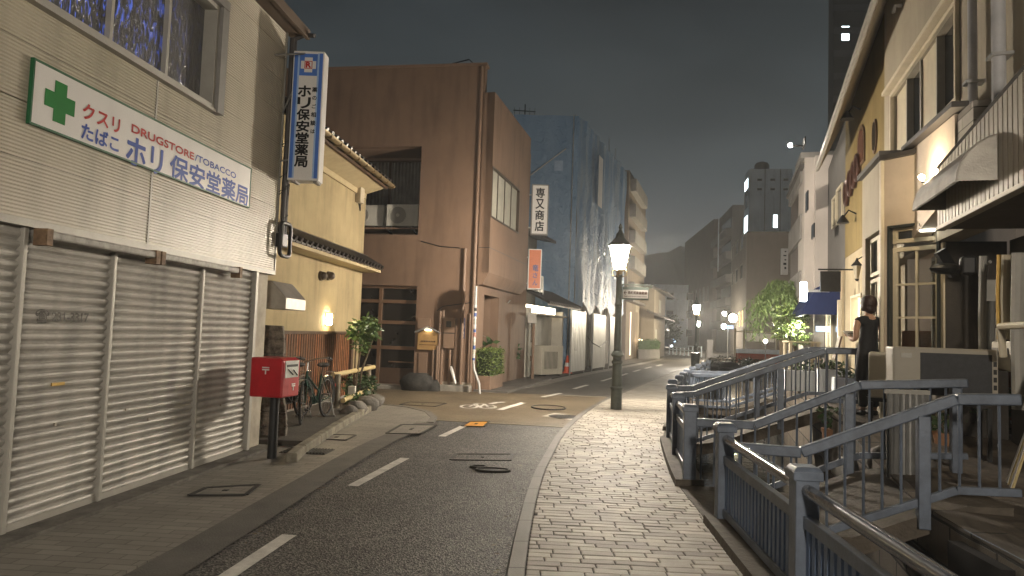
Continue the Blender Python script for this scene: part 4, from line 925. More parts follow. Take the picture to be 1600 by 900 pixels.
q = frange(wa[0] + .07, wa[1] - .05, (wa[1] - wa[0]) / 3.9)
for i, (x, y) in enumerate(zip(q, q[1:])):
    mb = MB(); WB.box(mb, x + .02, y - .02, wa[2] + .05, wa[3] - .05, -.09, -.07); mb.build('pane', mat('frosted_pane', (.36, .345, .29), .5, 0, .2, 2, .05, 30, .5), w)
    if i: mb = MB(); WB.box(mb, x - .025, x + .02, wa[2] + .05, wa[3] - .05, -.1, -.05); mb.build('mullion', mat('bronze_frame', (.07, .05, .035), .4, .5), w)
# entrance under the bay: roller shutter in a recess
mb = MB(); SB.box(mb, .75, 2.35, 0, 2.62, -.9, -.8); SB.box(mb, .55, .75, 0, 2.62, -.9, -.25); SB.box(mb, 2.35, 2.5, 0, 2.62, -.9, -.25); mb.build('entrance_recess', m_brown2, t)
mb = MB(); pts = []; v = .1
while v < 2.5: pts += [(v, -.77), (v + .05, -.74)]; v += .075
SB.prof(mb, .8, 1.5, pts); mb.build('entrance_blind', mat('grey_blind', (.30, .30, .31), .5, .2), t, recalc=False)
mb = MB(); u, v = WB.uv(799, 473, -.2); mb.tube([WB.P(u, v, -.44), WB.P(u, v, -.3), WB.P(u + .05, v + .08, -.25)], .02, 6); mb.build('pipe_end', steel, t)
# aerial cable on the roof
mb = MB(); a = BF.uv(632, 104, .0); b = BF.uv(736, 90, 0); mb.tube([BF.P(a[0], a[1], -.3), BF.P((a[0] + b[0]) / 2, b[1] - .12, -.3), BF.P(b[0] - .1, b[1] + .03, -.2), BF.P(b[0] + .02, b[1] - .1, -.1), BF.P(b[0] + .05, TOP, -.05)], .018, 6); mb.build('roof_cable', black_metal, t)
# address plate
a = BF.uv(718, 529, .02); b = BF.uv(727, 497, .02)
ap = thing('address_plate', 'narrow dark blue plate with white block address on the brown wall', 'sign', BF.P(a[0], a[1], 0))
mb = MB(); BF.box(mb, a[0], b[0], a[1], b[1], .003, .015); mb.build('plate', mat('enamel_blue', (.02, .025, .07), .3), ap)
vtext('長町一丁目3', 'lettering', m_sign, ap, BF.P(a[0] + .025, a[1] + .03, .0155), BF.du, (0, 0, 1), b[0] - a[0] - .05, b[1] - a[1] - .06, .15, .002, .02)

# ---- air conditioners
m_acw = mat('ac_casing', (.56, .54, .48), .45, 0, .06, 3, .02, 60, .4, .2); m_grille = mat('ac_grille', (.16, .155, .145), .5)
def aircon(label, loc, rz, w=.8, h=.58, d=.29, group=None, grille_mat=None, casing=None, bars=False):
    """front (fan) faces local -y"""
    t = thing('air_conditioner', label, 'air conditioner', loc, rz, group); cs = casing or m_acw
    mb = MB(); mb.box((0, 0, h / 2 + .05), (w, d, h)); lbuild(mb, 'casing', cs, t, bevel=.02)
    for s in (-1, 1):
        mb = MB(); mb.box((s * w * .33, 0, .026), (.08, d * 1.15, .05)); lbuild(mb, 'foot', black_metal, t)
    if bars:
        mb = MB(); mb.box((-.07 * w, -d / 2 - .004, h * .5 + .05), (w * .62, .006, h * .62)); g = lbuild(mb, 'grille_opening', black_metal, t)
        mb = MB()
        for i in range(11): mb.box((-.07 * w - w * .29 + i * w * .058, -d / 2 - .014, h * .5 + .05), (.022, .016, h * .62))
        mb.box((-.07 * w, -d / 2 - .016, h * .5 + .05 + h * .31), (w * .66, .014, .03)); mb.box((-.07 * w, -d / 2 - .016, h * .5 + .05 - h * .31), (w * .66, .014, .03)); lbuild(mb, 'grille', cs, t)
    else:
        rr = h * .40; c = Vector((-w * .13, -d / 2 - .003, h / 2 + .05)); n = 28
        mb = MB(); P = [c + Vector((math.cos(2 * math.pi * i / n) * rr, 0, math.sin(2 * math.pi * i / n) * rr)) for i in range(n)]; mb.add(P + [p + Vector((0, -.004, 0)) for p in P], [list(range(n, 2 * n))] + [(i, (i + 1) % n, n + (i + 1) % n, n + i) for i in range(n)]); lbuild(mb, 'fan_opening', m_grille, t)
        mb = MB(); q = c + Vector((0, -.012, 0))
        mb.tube([q + Vector((math.cos(2 * math.pi * i / n) * rr, 0, math.sin(2 * math.pi * i / n) * rr)) for i in range(n)], .008, 5, True)
        k = 9
        for i in range(-k, k + 1):
            x = rr * i / (k + 1); hh = math.sqrt(rr * rr - x * x); mb.tube([q + Vector((x, 0, -hh)), q + Vector((x, 0, hh))], .0045, 4)
        mb.lathe([(.05, 0), (.05, .006)], q, 12, Matrix.Rotation(R(90), 3, 'X')); lbuild(mb, 'fan_grille', grille_mat or cs, t)
        mb = MB(); mb.box((w * .40, -d / 2 - .003, h * .5 + .05), (w * .14, .006, h * .86)); lbuild(mb, 'side_panel', cs, t, bevel=.003)
    mb = MB(); mb.box((w / 2 + .02, .04, h * .3 + .05), (.04, .12, .16)); lbuild(mb, 'valve_cover', cs, t, bevel=.01)
    return t
GA = 'air conditioners in the balcony recess'
for k, (px0, px1, py1, lab) in enumerate(((541, 599, 353, 'air conditioner in the recess, half hidden by the plaster house eave'), (602, 653, 353, 'air conditioner in the recess, the whole one beside the wall edge'))):
    nn = -.55 if k else -.75
    a = BF.uv(px0, py1, nn); b = BF.uv(px1, py1, nn); w = b[0] - a[0]
    c = BF.P((a[0] + b[0]) / 2, a[1] - .05, nn - .15); aircon(lab, c, BF.rz, w * .97, .62, .3, GA)
mb = MB(); v = BF.uv(620, 356, -.5)[1]
for du_ in (-2.0, -.95, -.2):
    u = rec[1] + du_ - .1; mb = MB(); mb.bar(BF.P(u, v - .22, -1.2), BF.P(u, v - .045, -.5), .04, .05); tag(mb.build('shelf_bracket', black_metal), 'dark steel shelf bracket holding the air conditioners in the recess', 'bracket', 'brackets below the air conditioners')
mb = MB(); BF.box(mb, rec[0] - .3, rec[1] - .02, v - .045, v - .002, -1.25, -.42); tag(mb.build('equipment_shelf', m_brown2), 'brown steel shelf under the air conditioners in the recess', 'shelf')

# ---- rock, umbrella, sign pole, planter, pots
random.seed(2); a = gp(655, 606, .05); mb = MB(); mb.ball((a.x, 18.65, .16), .36, 10, 7, (1.25, .7, .85), .14); mb.ball((a.x + .35, 18.7, .1), .24, 9, 6, (1.1, .8, .9), .14)
tag(mb.build('dark_boulder', mat('dark_rock', (.035, .033, .03), .8, 0, .4, 6, .7, 18), smooth=60), 'dark boulder lying by the garage doorstep', 'boulder')
t = thing('umbrella', 'closed white umbrella leaning on the brown wall', 'umbrella', BF.P(*BF.uv(712, 604, .15), .2))
a = BF.P(*BF.uv(712, 600, .22), .22); b = BF.P(*BF.uv(704, 572, .1), .08); mb = MB(); d = (b - a)
mb.tube([a, a + d * .1, a + d * .8, a + d * .98], [.008, .03, .045, .02], 8); mb.build('canopy', m_sign, t, smooth=True)
mb = MB(); mb.tube([a + d * .98, a + d * 1.25, a + d * 1.36 + Vector((-.03, 0, .02)), a + d * 1.38 + Vector((-.07, 0, -.02))], .01, 6); mb.build('handle', black_metal, t)
# road-sign pole wrapped in stickers
PX, PY = -.93, 18.42
t = thing('sign_pole', 'thin road sign pole covered in stickers with a bent foot', 'sign pole', (PX, PY, 0))
pz = at(739, 447, PY).z
mb = MB(); mb.tube([(PX + .2, PY - .12, -.02), (PX + .17, PY - .1, .25), (PX + .02, PY, .62), (PX, PY, .8), (PX, PY, pz)], .034, 10); mb.build('post', mat('pole_grey', (.42, .42, .41), .5, .3, .15, 6), t, smooth=True)
random.seed(8); z = .85
mst = [mat('sticker_%s' % n, c, .5, 0, .3, 30, 0) for n, c in (('white', (.6, .6, .58)), ('black', (.02, .02, .02)), ('yellow', (.55, .40, .06)), ('blue', (.05, .09, .28)), ('cream', (.5, .48, .40)), ('rose', (.42, .2, .16)))]
while z < pz - .5:
    h = random.uniform(.04, .12); mb = MB(); mb.lathe([(.0365, 0), (.0365, h)], (PX, PY, z), 10); mb.build('sticker', random.choice(mst), t); z += h + random.uniform(.0, .05)
for zc, kind in ((pz - .24, 0), (pz - .68, 1)):
    mb = MB(); n = 24
    if kind == 0: P = [Vector((PX - .045, PY + math.cos(2 * math.pi * i / n) * .27, zc + math.sin(2 * math.pi * i / n) * .27)) for i in range(n)]
    else: P = [Vector((PX - .045, PY + a, zc + b)) for a, b in ((-.25, -.17), (.25, -.17), (.25, .17), (-.25, .17))]
    P = [Vector((PX, PY, 0)) + Matrix.Rotation(R(3), 3, 'Z') @ (p - Vector((PX, PY, 0))) for p in P]
    mb.extrude(P, (-.004, 0, 0)); mb.build('round_sign' if kind == 0 else 'plate', steel, t)
# planter hedge and pots in the entrance
hc = at(757, 571, 19.75)
t = thing('hedge_planter', 'clipped green hedge in a brown masonry planter on the corner', 'hedge', (hc.x, 19.7, 0))
mb = MB(); SB.box(mb, .12, 1.5, -.02, .42, .02, .42); mb.build('planter', mat('planter_brown', (.20, .13, .09), .8, 0, .2, 4, .3), t, bevel=.01)
mb = MB(); rg = random.Random(4)
cc = SB.P(.8, .75, .22)
for _ in range(1500):
    u, v, n = rg.uniform(.14, 1.48), rg.uniform(.42, 1.12), rg.uniform(.0, .44); f = rg.choice((0, 1, 2))
    if f == 0: n = .44 + rg.uniform(-.03, .03)
    elif f == 1: v = 1.10 + rg.uniform(-.04, .04)
    else: u = rg.choice((.14, 1.48)) + rg.uniform(-.03, .03)
    leaves(mb, SB.P(u, v, n), (.02, .02, .02), 1, .06, 0, rg.random(), 1, .3, 1.6)
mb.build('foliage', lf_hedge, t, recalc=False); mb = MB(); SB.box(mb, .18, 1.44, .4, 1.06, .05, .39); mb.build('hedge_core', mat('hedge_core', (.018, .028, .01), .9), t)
def potted(label, c, h, r, pot_h, n, leaf, seed, size=.14, potm=None):
    t = thing('potted_plant', label, 'potted plant', c); c = Vector(c)
    mb = MB(); mb.lathe([(r * .75, 0), (r, pot_h * .85), (r * 1.08, pot_h * .86), (r * 1.08, pot_h), (r * .9, pot_h - .01)], c, 16); mb.build('pot', potm or mat('terracotta', (.33, .17, .09), .7, 0, .15, 5, .1), t, smooth=True)
    mb = MB()
    rg = random.Random(seed)
    for j in range(5): mb.tube([c + Vector((0, 0, pot_h * .8)), c + Vector((rg.uniform(-.1, .1), rg.uniform(-.1, .1), pot_h + h * .4)), c + Vector((rg.uniform(-.3, .3) * h, rg.uniform(-.3, .3) * h, pot_h + h * .8))], [.012, .009, .004], 5)
    mb.build('stem', m_bark, t); mb = MB(); leaves(mb, c + Vector((0, 0, pot_h + h * .55)), (h * .55, h * .55, h * .5), n, size, .2, seed); mb.build('foliage', leaf, t, recalc=False); return t
a = gp(791, 591, .05); potted('potted plant with wide dark leaves in a terracotta pot under the bay', (a.x, a.y - .1, .06), .75, .2, .42, 260, lf_dark, 31, .22)
a = gp(772, 595, .05); potted('low silvery plant in a small grey pot beside the hedge planter', (a.x, a.y, .06), .4, .14, .2, 160, leafmat('silver_leaf', (.16, .18, .15), (.3, .31, .28)), 32, .12, concrete)
a = SB.P(1.5, 1.0, -.45); potted('tall dark shrub behind the clipped hedge in the entrance', (a.x, a.y, .05), 1.0, .2, .5, 200, lf_dark, 33, .22)
mb = MB(); SB.box(mb, -.02, 6.3, -.05, .06, .02, .95); structure('far_pavement', mb, mat('pave_dark', (.11, .10, .09), .7, 0, .3, 2, .3))

# ================================================================== STREET LAMPS
m_post = mat('lamp_post_green', (.10, .112, .10), .45, .25, .2, 6, .08)
m_lampglass = emit('street_lamp_glass', (1, .88, .72), LAMP_L)
def street_lamp(label, loc, rz=0.3):
    t = thing('street_lamp', label, 'street lamp', loc, rz, 'old style street lamps')
    prof = [(.118, 0), (.118, .42), (.135, .43), (.135, .47), (.112, .49), (.10, .96), (.118, .98), (.118, 1.02), (.092, 1.05), (.095, 1.10), (.135, 1.14), (.135, 1.17), (.085, 1.24)]
    mb = MB(); mb.lathe(prof, n=16); lbuild(mb, 'base', m_post, t, smooth=True)
    mb = MB(); mb.lathe([(.078, 1.24), (.072, 2.2), (.08, 2.21), (.08, 2.25), (.07, 2.27), (.062, 2.80), (.075, 2.82), (.075, 2.86), (.05, 2.88)], n=14); lbuild(mb, 'shaft', m_post, t, smooth=True)
    mb = MB()
    for k in range(4):
        a = k * math.pi / 2 + math.pi / 4; c, s = math.cos(a), math.sin(a)
        mb.tube([(c * .05, s * .05, 2.82), (c * .16, s * .16, 2.86), (c * .17, s * .17, 2.95), (c * .11, s * .11, 3.0)], .013, 6)
        mb.tube([(c * .125, s * .125, 2.98), (c * .225, s * .225, 3.49)], .011, 6)
    mb.lathe([(.05, 2.86), (.06, 2.93), (.13, 2.97), (.13, 2.985)], n=12); lbuild(mb, 'lantern_frame', mat('lamp_frame', (.25, .19, .10), .4, .5), t)
    mb = MB(); mb.lathe([(.085, 2.99), (.19, 3.36), (.195, 3.47)], n=8, ph=math.pi / 8); g = lbuild(mb, 'lantern_glass', m_lampglass, t)
    mb = MB(); mb.lathe([(.25, 3.485), (.25, 3.51), (.17, 3.60), (.10, 3.68), (.09, 3.75), (.05, 3.80), (.03, 3.86), (.045, 3.90), (.012, 3.98)], n=16); lbuild(mb, 'cap', m_post, t, smooth=True)
    return t
LX, LY = 2.30, 15.22
SL = street_lamp('nearest old style street lamp with lit lantern on the brick pavement', (LX, LY, .045))
a = at(1087, 560, 41); dup(SL, (a.x, 41, .03), .3, 'second old style street lamp with lit lantern farther down the pavement')
b = at(1091, 530, 78); dup(SL, (b.x, 78, 0), .3, 'smallest and most distant lit old style street lamp')
dup(SL, (.5, -4.8, .045), .3, 'unseen old style street lamp added behind the camera as fill light')  # lamp out of view, placed to fill the left facade and near pavement
# direction sign hanging from the nearest lamp
t = thing('direction_sign', 'horizontal pointer sign with arrow hanging from the street lamp post', 'sign', (LX + .4, LY - .05, 2.3))
sx0 = LX + .07; sx1 = at(1013.5, 457, LY).x; zt = at(990, 445, LY).z; z1 = at(990, 453, LY).z; z0 = at(990, 466, LY).z
mb = MB(); mb.bar((sx0 - .06, LY, zt), (sx1 + .06, LY, zt), .025, .022); mb.bar((sx0 - .06, LY, zt - .055), (sx1 + .06, LY, zt - .055), .025, .022); mb.bar((sx1 + .055, LY, zt + .008), (sx1 + .055, LY, zt - .063), .025, .02); mb.build('frame', mat('sign_frame_green', (.17, .20, .18), .4, .3), t)
mb = MB(); mb.box(((sx0 + sx1) / 2, LY - .0, (z1 + z0) / 2 + .015), (sx1 - sx0, .03, z1 - z0 + .10)); mb.build('board', mat('sign_back_green', (.12, .15, .135), .5), t, bevel=.004)
mb = MB(); mb.box(((sx0 + sx1) / 2 + .0, LY - .018, (z1 + z0) / 2), (sx1 - sx0 - .03, .006, z1 - z0)); pl = mb.build('plate', m_sign, t)
m_bt = mat('sign_brown_text', (.10, .06, .045), .5); wS = sx1 - sx0 - .03; xs = sx0 + .015; hS = z1 - z0
mb = MB(); y = LY - .023; zc = z0 + hS * .64
mb.bar((xs + .02, y, zc), (xs + wS * .15, y, zc), .004, .014); mb.bar((xs + .02, y, zc), (xs + .055, y, zc + .04), .004, .014); mb.bar((xs + .02, y, zc), (xs + .055, y, zc - .04), .004, .014); mb.build('arrow', m_bt, pl)
text('長町武家屋敷跡', 'lettering', m_bt, pl, (xs + wS * .19, y + .002, z0 + hS * .47), (1, 0, 0), (0, 0, 1), wS * .77, hS * .36, .002, (0, -1, 0), .04)
text('Nagamachi Samurai House District', 'lettering', m_bt, pl, (xs + wS * .04, y + .002, z0 + hS * .12), (1, 0, 0), (0, 0, 1), wS * .91, hS * .17, .002, (0, -1, 0), .02)
for z in (zt - .02, z0 - .02):
    mb = MB(); mb.bar((LX + .03, LY, z), (sx0 + .02, LY, z), .03, .03); mb.build('bracket', m_post, t)

# ================================================================== LEFT, BEYOND THE CORNER
SH = Fr(.57, 24.95, 18.5)
m_swhite = mat('shop_white_wall', (.55, .52, .45), .75, 0, .12, 2, .1, 60, .3, .25)
t = thing('eatery_house', 'small white fronted eatery with tiled eave between brown building and blue tarpaulin', 'house', SH.P(2.5, 0, -2))
eu0, ev0 = SH.uv(828, 483, .5); 
mb = MB(); SH.box(mb, .05, .32, 0, 2.5, -.3, .05); mb.build('pillar', m_swhite, t)
mb = MB(); SH.wall(mb, .32, 4.6, 0, 2.55, -.5, -.35, [(.7, 2.3, 1.25, 2.1)]); SH.box(mb, 4.6, 4.75, 0, 2.5, -.5, .1); mb.build('wall', m_swhite, t)
mb = MB(); SH.box(mb, .7, 2.3, 1.25, 2.1, -.49, -.44); w = mb.build('window', mat('frosted_pane', (.36, .345, .29), .5, 0, .2, 2, .05, 30, .5), t)
mb = MB()
for i in range(10): SH.box(mb, .72 + i * .172, .75 + i * .172, 1.25, 2.1, -.435, -.40)
for v in (1.25, 1.55, 1.8, 2.06): SH.box(mb, .7, 2.3, v, v + .035, -.3995, -.38)
mb.build('lattice', m_wood, w)
mb = MB(); SH.box(mb, .32, 4.6, .55, .75, -.349, -.33); mb.build('band', mat('brown_band', (.22, .08, .035), .6), t)
mb = MB(); SH.box(mb, .30, 4.3, 2.26, 2.32, -.35, .35); mb.build('shelf', m_swhite, t)
mb = MB(); SH.box(mb, .34, 4.2, 2.33, 2.62, -.2, -.12); mb.build('eave_light', emit('eave_light', (1, .86, .62), 7), t)
mb = MB(); SH.prof(mb, 0, 5.0, [(2.66, .75), (3.25, -.5)]); SH.prof(mb, 0, 5.0, [(2.60, .75), (2.66, .75)]); r = mb.build('roof', m_wood, t)
mb = MB()
for u in frange(.1, 4.9, .25): mb.tube([SH.P(u, 2.70, .8), SH.P(u, 3.30, -.5)], .06, 7)
mb.build('roof_tiles', m_tile, r, smooth=True)
mb = MB(); SH.box(mb, 0, 5.0, 2.5, 5.6, -3.5, -1.2); mb.build('upper_wall', mat('grey_plaster', (.16, .15, .13), .8, 0, .2, 2, .2), t)
for (u0, u1, v, n) in ((.1, 4.9, 5.5, -.35), (.0, 3.0, 4.45, -.5)):
    mb = MB(); mb.hexa([SH.P(u0, v - .12, n), SH.P(u1, v - .12, n), SH.P(u1, v + .3, -2.2), SH.P(u0, v + .3, -2.2), SH.P(u0, v, n), SH.P(u1, v, n), SH.P(u1, v + .45, -2.2), SH.P(u0, v + .45, -2.2)]); mb.build('upper_eave', mat('grey_roof', (.11, .10, .095), .5), t)
mb = MB(); SH.box(mb, .6, 1.6, 3.4, 4.2, -1.199, -1.17); mb.build('upper_window', mat('frosted_pane', (.36, .345, .29), .5, 0, .2, 2, .05, 30, .5), t)
mb = MB(); SH.box(mb, 0, 5.0, 5.55, 5.75, -3.5, -1.0); mb.build('roof_top', mat('grey_roof', (.11, .10, .095), .5), t)
c = SH.P(2.0, 3.5, .1); aircon('small air conditioner on the tiled eave beside the orange sign', SH.P(1.1, 3.05, .0), SH.rz - math.pi / 2 + math.pi / 2, .7, .62, .28)
c = SH.P(1.55, .06, .38); aircon('large cream cabinet unit with vertical bars before the eatery', c, SH.rz - .35, 1.35, 1.05, .4, None, None, mat('cream_unit', (.50, .46, .38), .5, 0, .08, 3, .03, 60, .4, .15), True)
a = gp(831, 594); t = thing('meter_pole', 'brown pole carrying a grey metal box before the eatery', 'pole', (a.x, a.y - .3, .06))
zz = at(829, 497, a.y - .3).z
mb = MB(); mb.tube([(a.x, a.y - .3, 0), (a.x, a.y - .3, zz)], .05, 8); mb.build('post', m_brown2, t, smooth=True)
mb = MB(); mb.box((a.x - .07, a.y - .36, zz), (.3, .22, .36)); mb.build('box', mat('grey_box', (.30, .28, .25), .5), t, bevel=.01)
def hsign(name, label, px0, px1, py0, py1, Y, th, face, box, rows, frame=None):
    a = at(px0, (py0 + py1) / 2, Y); b = at(px1, (py0 + py1) / 2, Y); zt = at((px0 + px1) / 2, py0, Y).z; zb = at((px0 + px1) / 2, py1, Y).z
    xc, w, H = (a.x + b.x) / 2, b.x - a.x, zt - zb
    t = thing(name, label, 'sign', (xc, Y, zb))
    mb = MB(); mb.box((xc, Y + th / 2, (zt + zb) / 2), (w, th, H)); mb.build('box', box, t, bevel=.01)
    mb = MB(); mb.box((xc, Y - .004, (zt + zb) / 2), (w * .86, .008, H * .95)); f = mb.build('face', face, t)
    for (s, m, fx_, fw, fy, fh, bold) in rows:
        vtext(s, 'lettering', m, f, (xc - w / 2 + w * fx_, Y - .009, zb + H * fy), (1, 0, 0), (0, 0, 1), w * fw, H * fh, .14, .003, bold)
    mb = MB(); mb.bar((xc - w / 2 - .5, Y + th / 2, zb + H * .8), (xc - w / 2, Y + th / 2, zb + H * .8), .04, .04); mb.build('bracket', steel, t)
    mb = MB(); mb.bar((xc - w / 2 - .5, Y + th / 2, zb + H * .15), (xc - w / 2, Y + th / 2, zb + H * .15), .04, .04); mb.build('bracket', steel, t)
    return t
hsign('shop_sign', 'white vertical sign with four black characters above the orange sign', 830, 857, 288, 367, 24.6, .3, m_sign, mat('grey_trim', (.22, .21, .2), .5), [('専又商店', m_ink, .25, .5, .06, .88, .03)])
m_or = mat('sign_orange', (.55, .13, .03), .4, 0, .1)
hsign('eatery_sign', 'orange vertical sign with blue and black brush characters in white casing', 825, 846, 389, 452, 24.4, .3, m_or, m_sign, [('竜さん', mat('sign_navy', (.03, .04, .16), .4), .34, .42, .07, .55, .03)])

# ---- building wrapped in blue sheeting
_p = at(893, 580, 29.95); TF = Fr(_p.x, 29.95, 19.6)
def sheet_mat(name, c1, c2, rough):
    m = bpy.data.materials.new(name); m.use_nodes = True; nt = m.node_tree; N = nt.nodes; L = nt.links; b = N['Principled BSDF']
    tc = N.new('ShaderNodeTexCoord'); mp = N.new('ShaderNodeMapping'); mp.inputs['Scale'].default_value = (1, 1, .25); L.new(tc.outputs['Object'], mp.inputs[0])
    n = N.new('ShaderNodeTexNoise'); n.inputs['Scale'].default_value = 2.2; n.inputs['Detail'].default_value = 7; L.new(mp.outputs[0], n.inputs['Vector'])
    mx = N.new('ShaderNodeMix'); mx.data_type = 'RGBA'; mx.inputs[6].default_value = (*c1, 1); mx.inputs[7].default_value = (*c2, 1); r = N.new('ShaderNodeMapRange'); r.inputs[1].default_value = .35; r.inputs[2].default_value = .65; L.new(n.outputs['Fac'], r.inputs[0]); L.new(r.outputs[0], mx.inputs[0]); L.new(mx.outputs[2], b.inputs['Base Color'])
    n2 = N.new('ShaderNodeTexNoise'); n2.inputs['Scale'].default_value = 3.5; n2.inputs['Detail'].default_value = 5; n2.inputs['Distortion'].default_value = 1.2; L.new(tc.outputs['Object'], n2.inputs['Vector'])
    bp = N.new('ShaderNodeBump'); bp.inputs['Strength'].default_value = .9; bp.inputs['Distance'].default_value = .12; L.new(n2.outputs['Fac'], bp.inputs['Height']); L.new(bp.outputs[0], b.inputs['Normal'])
    b.inputs['Roughness'].default_value = rough; b.inputs['Specular IOR Level'].default_value = .5; MATS[name] = m; return m
m_mesh = sheet_mat('blue_mesh_sheet', (.10, .18, .29), (.14, .225, .34), .6); m_tarp = sheet_mat('lamplit_blue_sheet', (.15, .26, .42), (.27, .345, .43), .5)  # lamplight put into the street face's colour: paler than the side sheet
HT = 10.9; LT = 10.4
t = thing('sheeted_building', 'building wrapped in blue construction sheeting behind white hoarding', 'building', TF.P(5, 0, -3))
def cloth(fr, u0, u1, v0, v1, n, amp, seed, hem=0.0, du_=.22, dv_=.35):
    rg = random.Random(seed); nu = int((u1 - u0) / du_); nv = int((v1 - v0) / dv_); mb = MB(); vs = []
    ph = [rg.uniform(0, 6.28) for _ in range(8)]
    for j in range(nv + 1):
        for i in range(nu + 1):
            u = u0 + (u1 - u0) * i / nu; v = v0 + (v1 - v0) * j / nv
            k = abs(math.sin(math.pi * (u - u0) / 1.8)); d = amp * (.9 * k + .35 * math.sin(u * 5.1 + ph[0] + .5 * math.sin(v * .9 + ph[1])) + .22 * math.sin(u * 11 + ph[2] + v * .7) + .2 * math.sin(v * 2.3 + ph[3] + u))
            vv = v + (hem * (.5 + .5 * math.sin(u * 2.6 + ph[4])) * (1 - j / nv) ** 3)
            vs.append(fr.P(u, vv, n + d))
    W = nu + 1; mb.add(vs, [(j * W + i, j * W + i + 1, (j + 1) * W + i + 1, (j + 1) * W + i) for j in range(nv) for i in range(nu)]); return mb
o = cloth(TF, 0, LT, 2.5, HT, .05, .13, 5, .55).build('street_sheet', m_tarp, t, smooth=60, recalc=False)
FF = Fr(_p.x - 9, 29.95 + .4, 90 + 2.5)
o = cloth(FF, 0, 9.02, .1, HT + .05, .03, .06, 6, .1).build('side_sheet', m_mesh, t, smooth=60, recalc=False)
mb = MB(); TF.box(mb, .3, LT, 0, HT - .4, -6, -.6); mb.build('wall', mat('covered_wall', (.13, .12, .11), .9), t)
for i in range(7):
    u = .05 + i * LT / 6.1; hh = HT + (.15, .35, .1, .15, 1.0, .9, .2)[i]; mb = MB(); mb.tube([TF.P(u, 0, -.12), TF.P(u, hh, -.12)], .03, 6); mb.build('scaffold_tube', steel, t)
for i in range(4):
    u = 1.0 + i * 2.6; mb = MB(); mb.tube([FF.P(u, 0, .12), FF.P(u, HT + .1, .14)], .028, 6); mb.build('scaffold_tube', steel, t)
mb = MB(); mb.tube([FF.P(1, 3.5, .12), FF.P(8.5, 9.5, .14)], .028, 6); mb.build('scaffold_brace', steel, t)
u, v = TF.uv(938, 282, .3); mb = MB(); TF.box(mb, u - .4, u + .4, v - 1.25, v + 1.1, .30, .32); mb.build('banner', m_sign, t)
u, v = FF.uv(873, 259, .1); mb = MB(); FF.box(mb, u - .18, u + .18, v - .22, v + .22, .12, .135); mb.build('notice', mat('pale_notice', (.22, .30, .42), .5), t)
# white hoarding panels
m_hoard = mat('white_hoarding', (.40, .395, .38), .42, .05, .06, 2, .04, 60, .5, .15)
hx = [TF.uv(x, 545, .45)[0] for x in (892, 914, 926, 945, 952, 965)]
for k in range(3):
    u0, u1 = hx[2 * k], hx[2 * k + 1]
    p = thing('hoarding_panel', ('white hoarding panel nearest to the orange cone', 'middle white hoarding panel with a hanging hose', 'white hoarding panel farthest along the sheeted building')[k], 'hoarding', TF.P((u0 + u1) / 2, 0, .45), 0, 'white hoarding panels')
    pts = []; u = u0
    mb = MB()
    while u < u1 - .05:
        w = min(.25, u1 - u); q = [(u, .45), (u + w * .08, .475), (u + w * .8, .475), (u + w * .88, .45), (u + w, .45)]
        for (a, n0), (b, n1) in zip(q, q[1:]): mb.quad(TF.P(a, .12, n0), TF.P(b, .12, n1), TF.P(b, 2.55, n1), TF.P(a, 2.55, n0))
        u += w
    mb.build('sheet', m_hoard, p, recalc=False)
    for e in (u0, u1 - .04):
        mb = MB(); TF.box(mb, e, e + .04, .0, 2.6, .40, .445); mb.build('upright', steel, p)
    for e in (.3, 1.3, 2.3):
        mb = MB(); TF.box(mb, u0 + .05, u1 - .05, e, e + .04, .405, .44); mb.build('crossbar', steel, p)
    if k == 0:
        mb = MB(); a = (u0 + u1) / 2 - .5; TF.box(mb, a - .2, a + .2, .95, 1.85, .477, .482); mb.build('notice', mat('notice_grey', (.16, .16, .15), .4, 0, .4, 30), p)
mb = MB(); a = TF.P(hx[1] + .1, 1.55, .5); b = TF.P(hx[3] + .2, 1.35, .5); mb.tube([a, a.lerp(b, .3) - Vector((0, 0, .25)), a.lerp(b, .65) - Vector((0, 0, .35)), b], .02, 6); tag(mb.build('hose', black_metal, smooth=True), 'black hose hung across the gap between the hoarding panels', 'hose')
m_con = mat('cone_orange', (.62, .075, .02), .5, 0, .1); cp = gp(886, 583, .05)
t = thing('traffic_cone', 'orange traffic cone standing at the corner of the white hoarding', 'traffic cone', cp)
mb = MB(); mb.lathe([(.15, .03), (.035, .7)], cp, 14); mb.build('body', m_con, t, smooth=True); mb = MB(); mb.box(cp + Vector((0, 0, .02)), (.38, .38, .04)); mb.build('base', m_con, t); mb = MB(); mb.lathe([(.117, .27), (.085, .42)], cp, 14); mb.build('band', m_sign, t, smooth=True)
mb = MB(); strip(mb, lambda y: _ll(y) - 1.6, lambda y: _ll(y) + .02, 25, 55, 1, .05); structure('far_pavement', mb, mat('pave_dark', (.11, .10, .09), .7, 0, .3, 2, .3))
# roof aerial on the house behind the brown building
a = at(820, 185, 33); t = thing('roof_aerial', 'thin television aerial standing behind the brown roof', 'aerial', (a.x, 33, 10.5))
mb = MB(); z = at(820, 163, 33).z; mb.tube([(a.x, 33, 9.6), (a.x, 33, z)], .03, 6); mb.build('mast', black_metal, t)
for k, (zz, w) in enumerate(((z - .25, .5), (z - .5, .4))):
    mb = MB(); mb.bar((a.x - .55, 33, zz - .05), (a.x + .5, 33.3, zz), .04, .04); mb.build('boom', black_metal, t)
    for i in range(5):
        mb = MB(); x = a.x - .5 + i * .24; mb.bar((x, 32.7, zz - .02), (x, 33.5, zz - .02), .02, .02); mb.build('rod', black_metal, t)

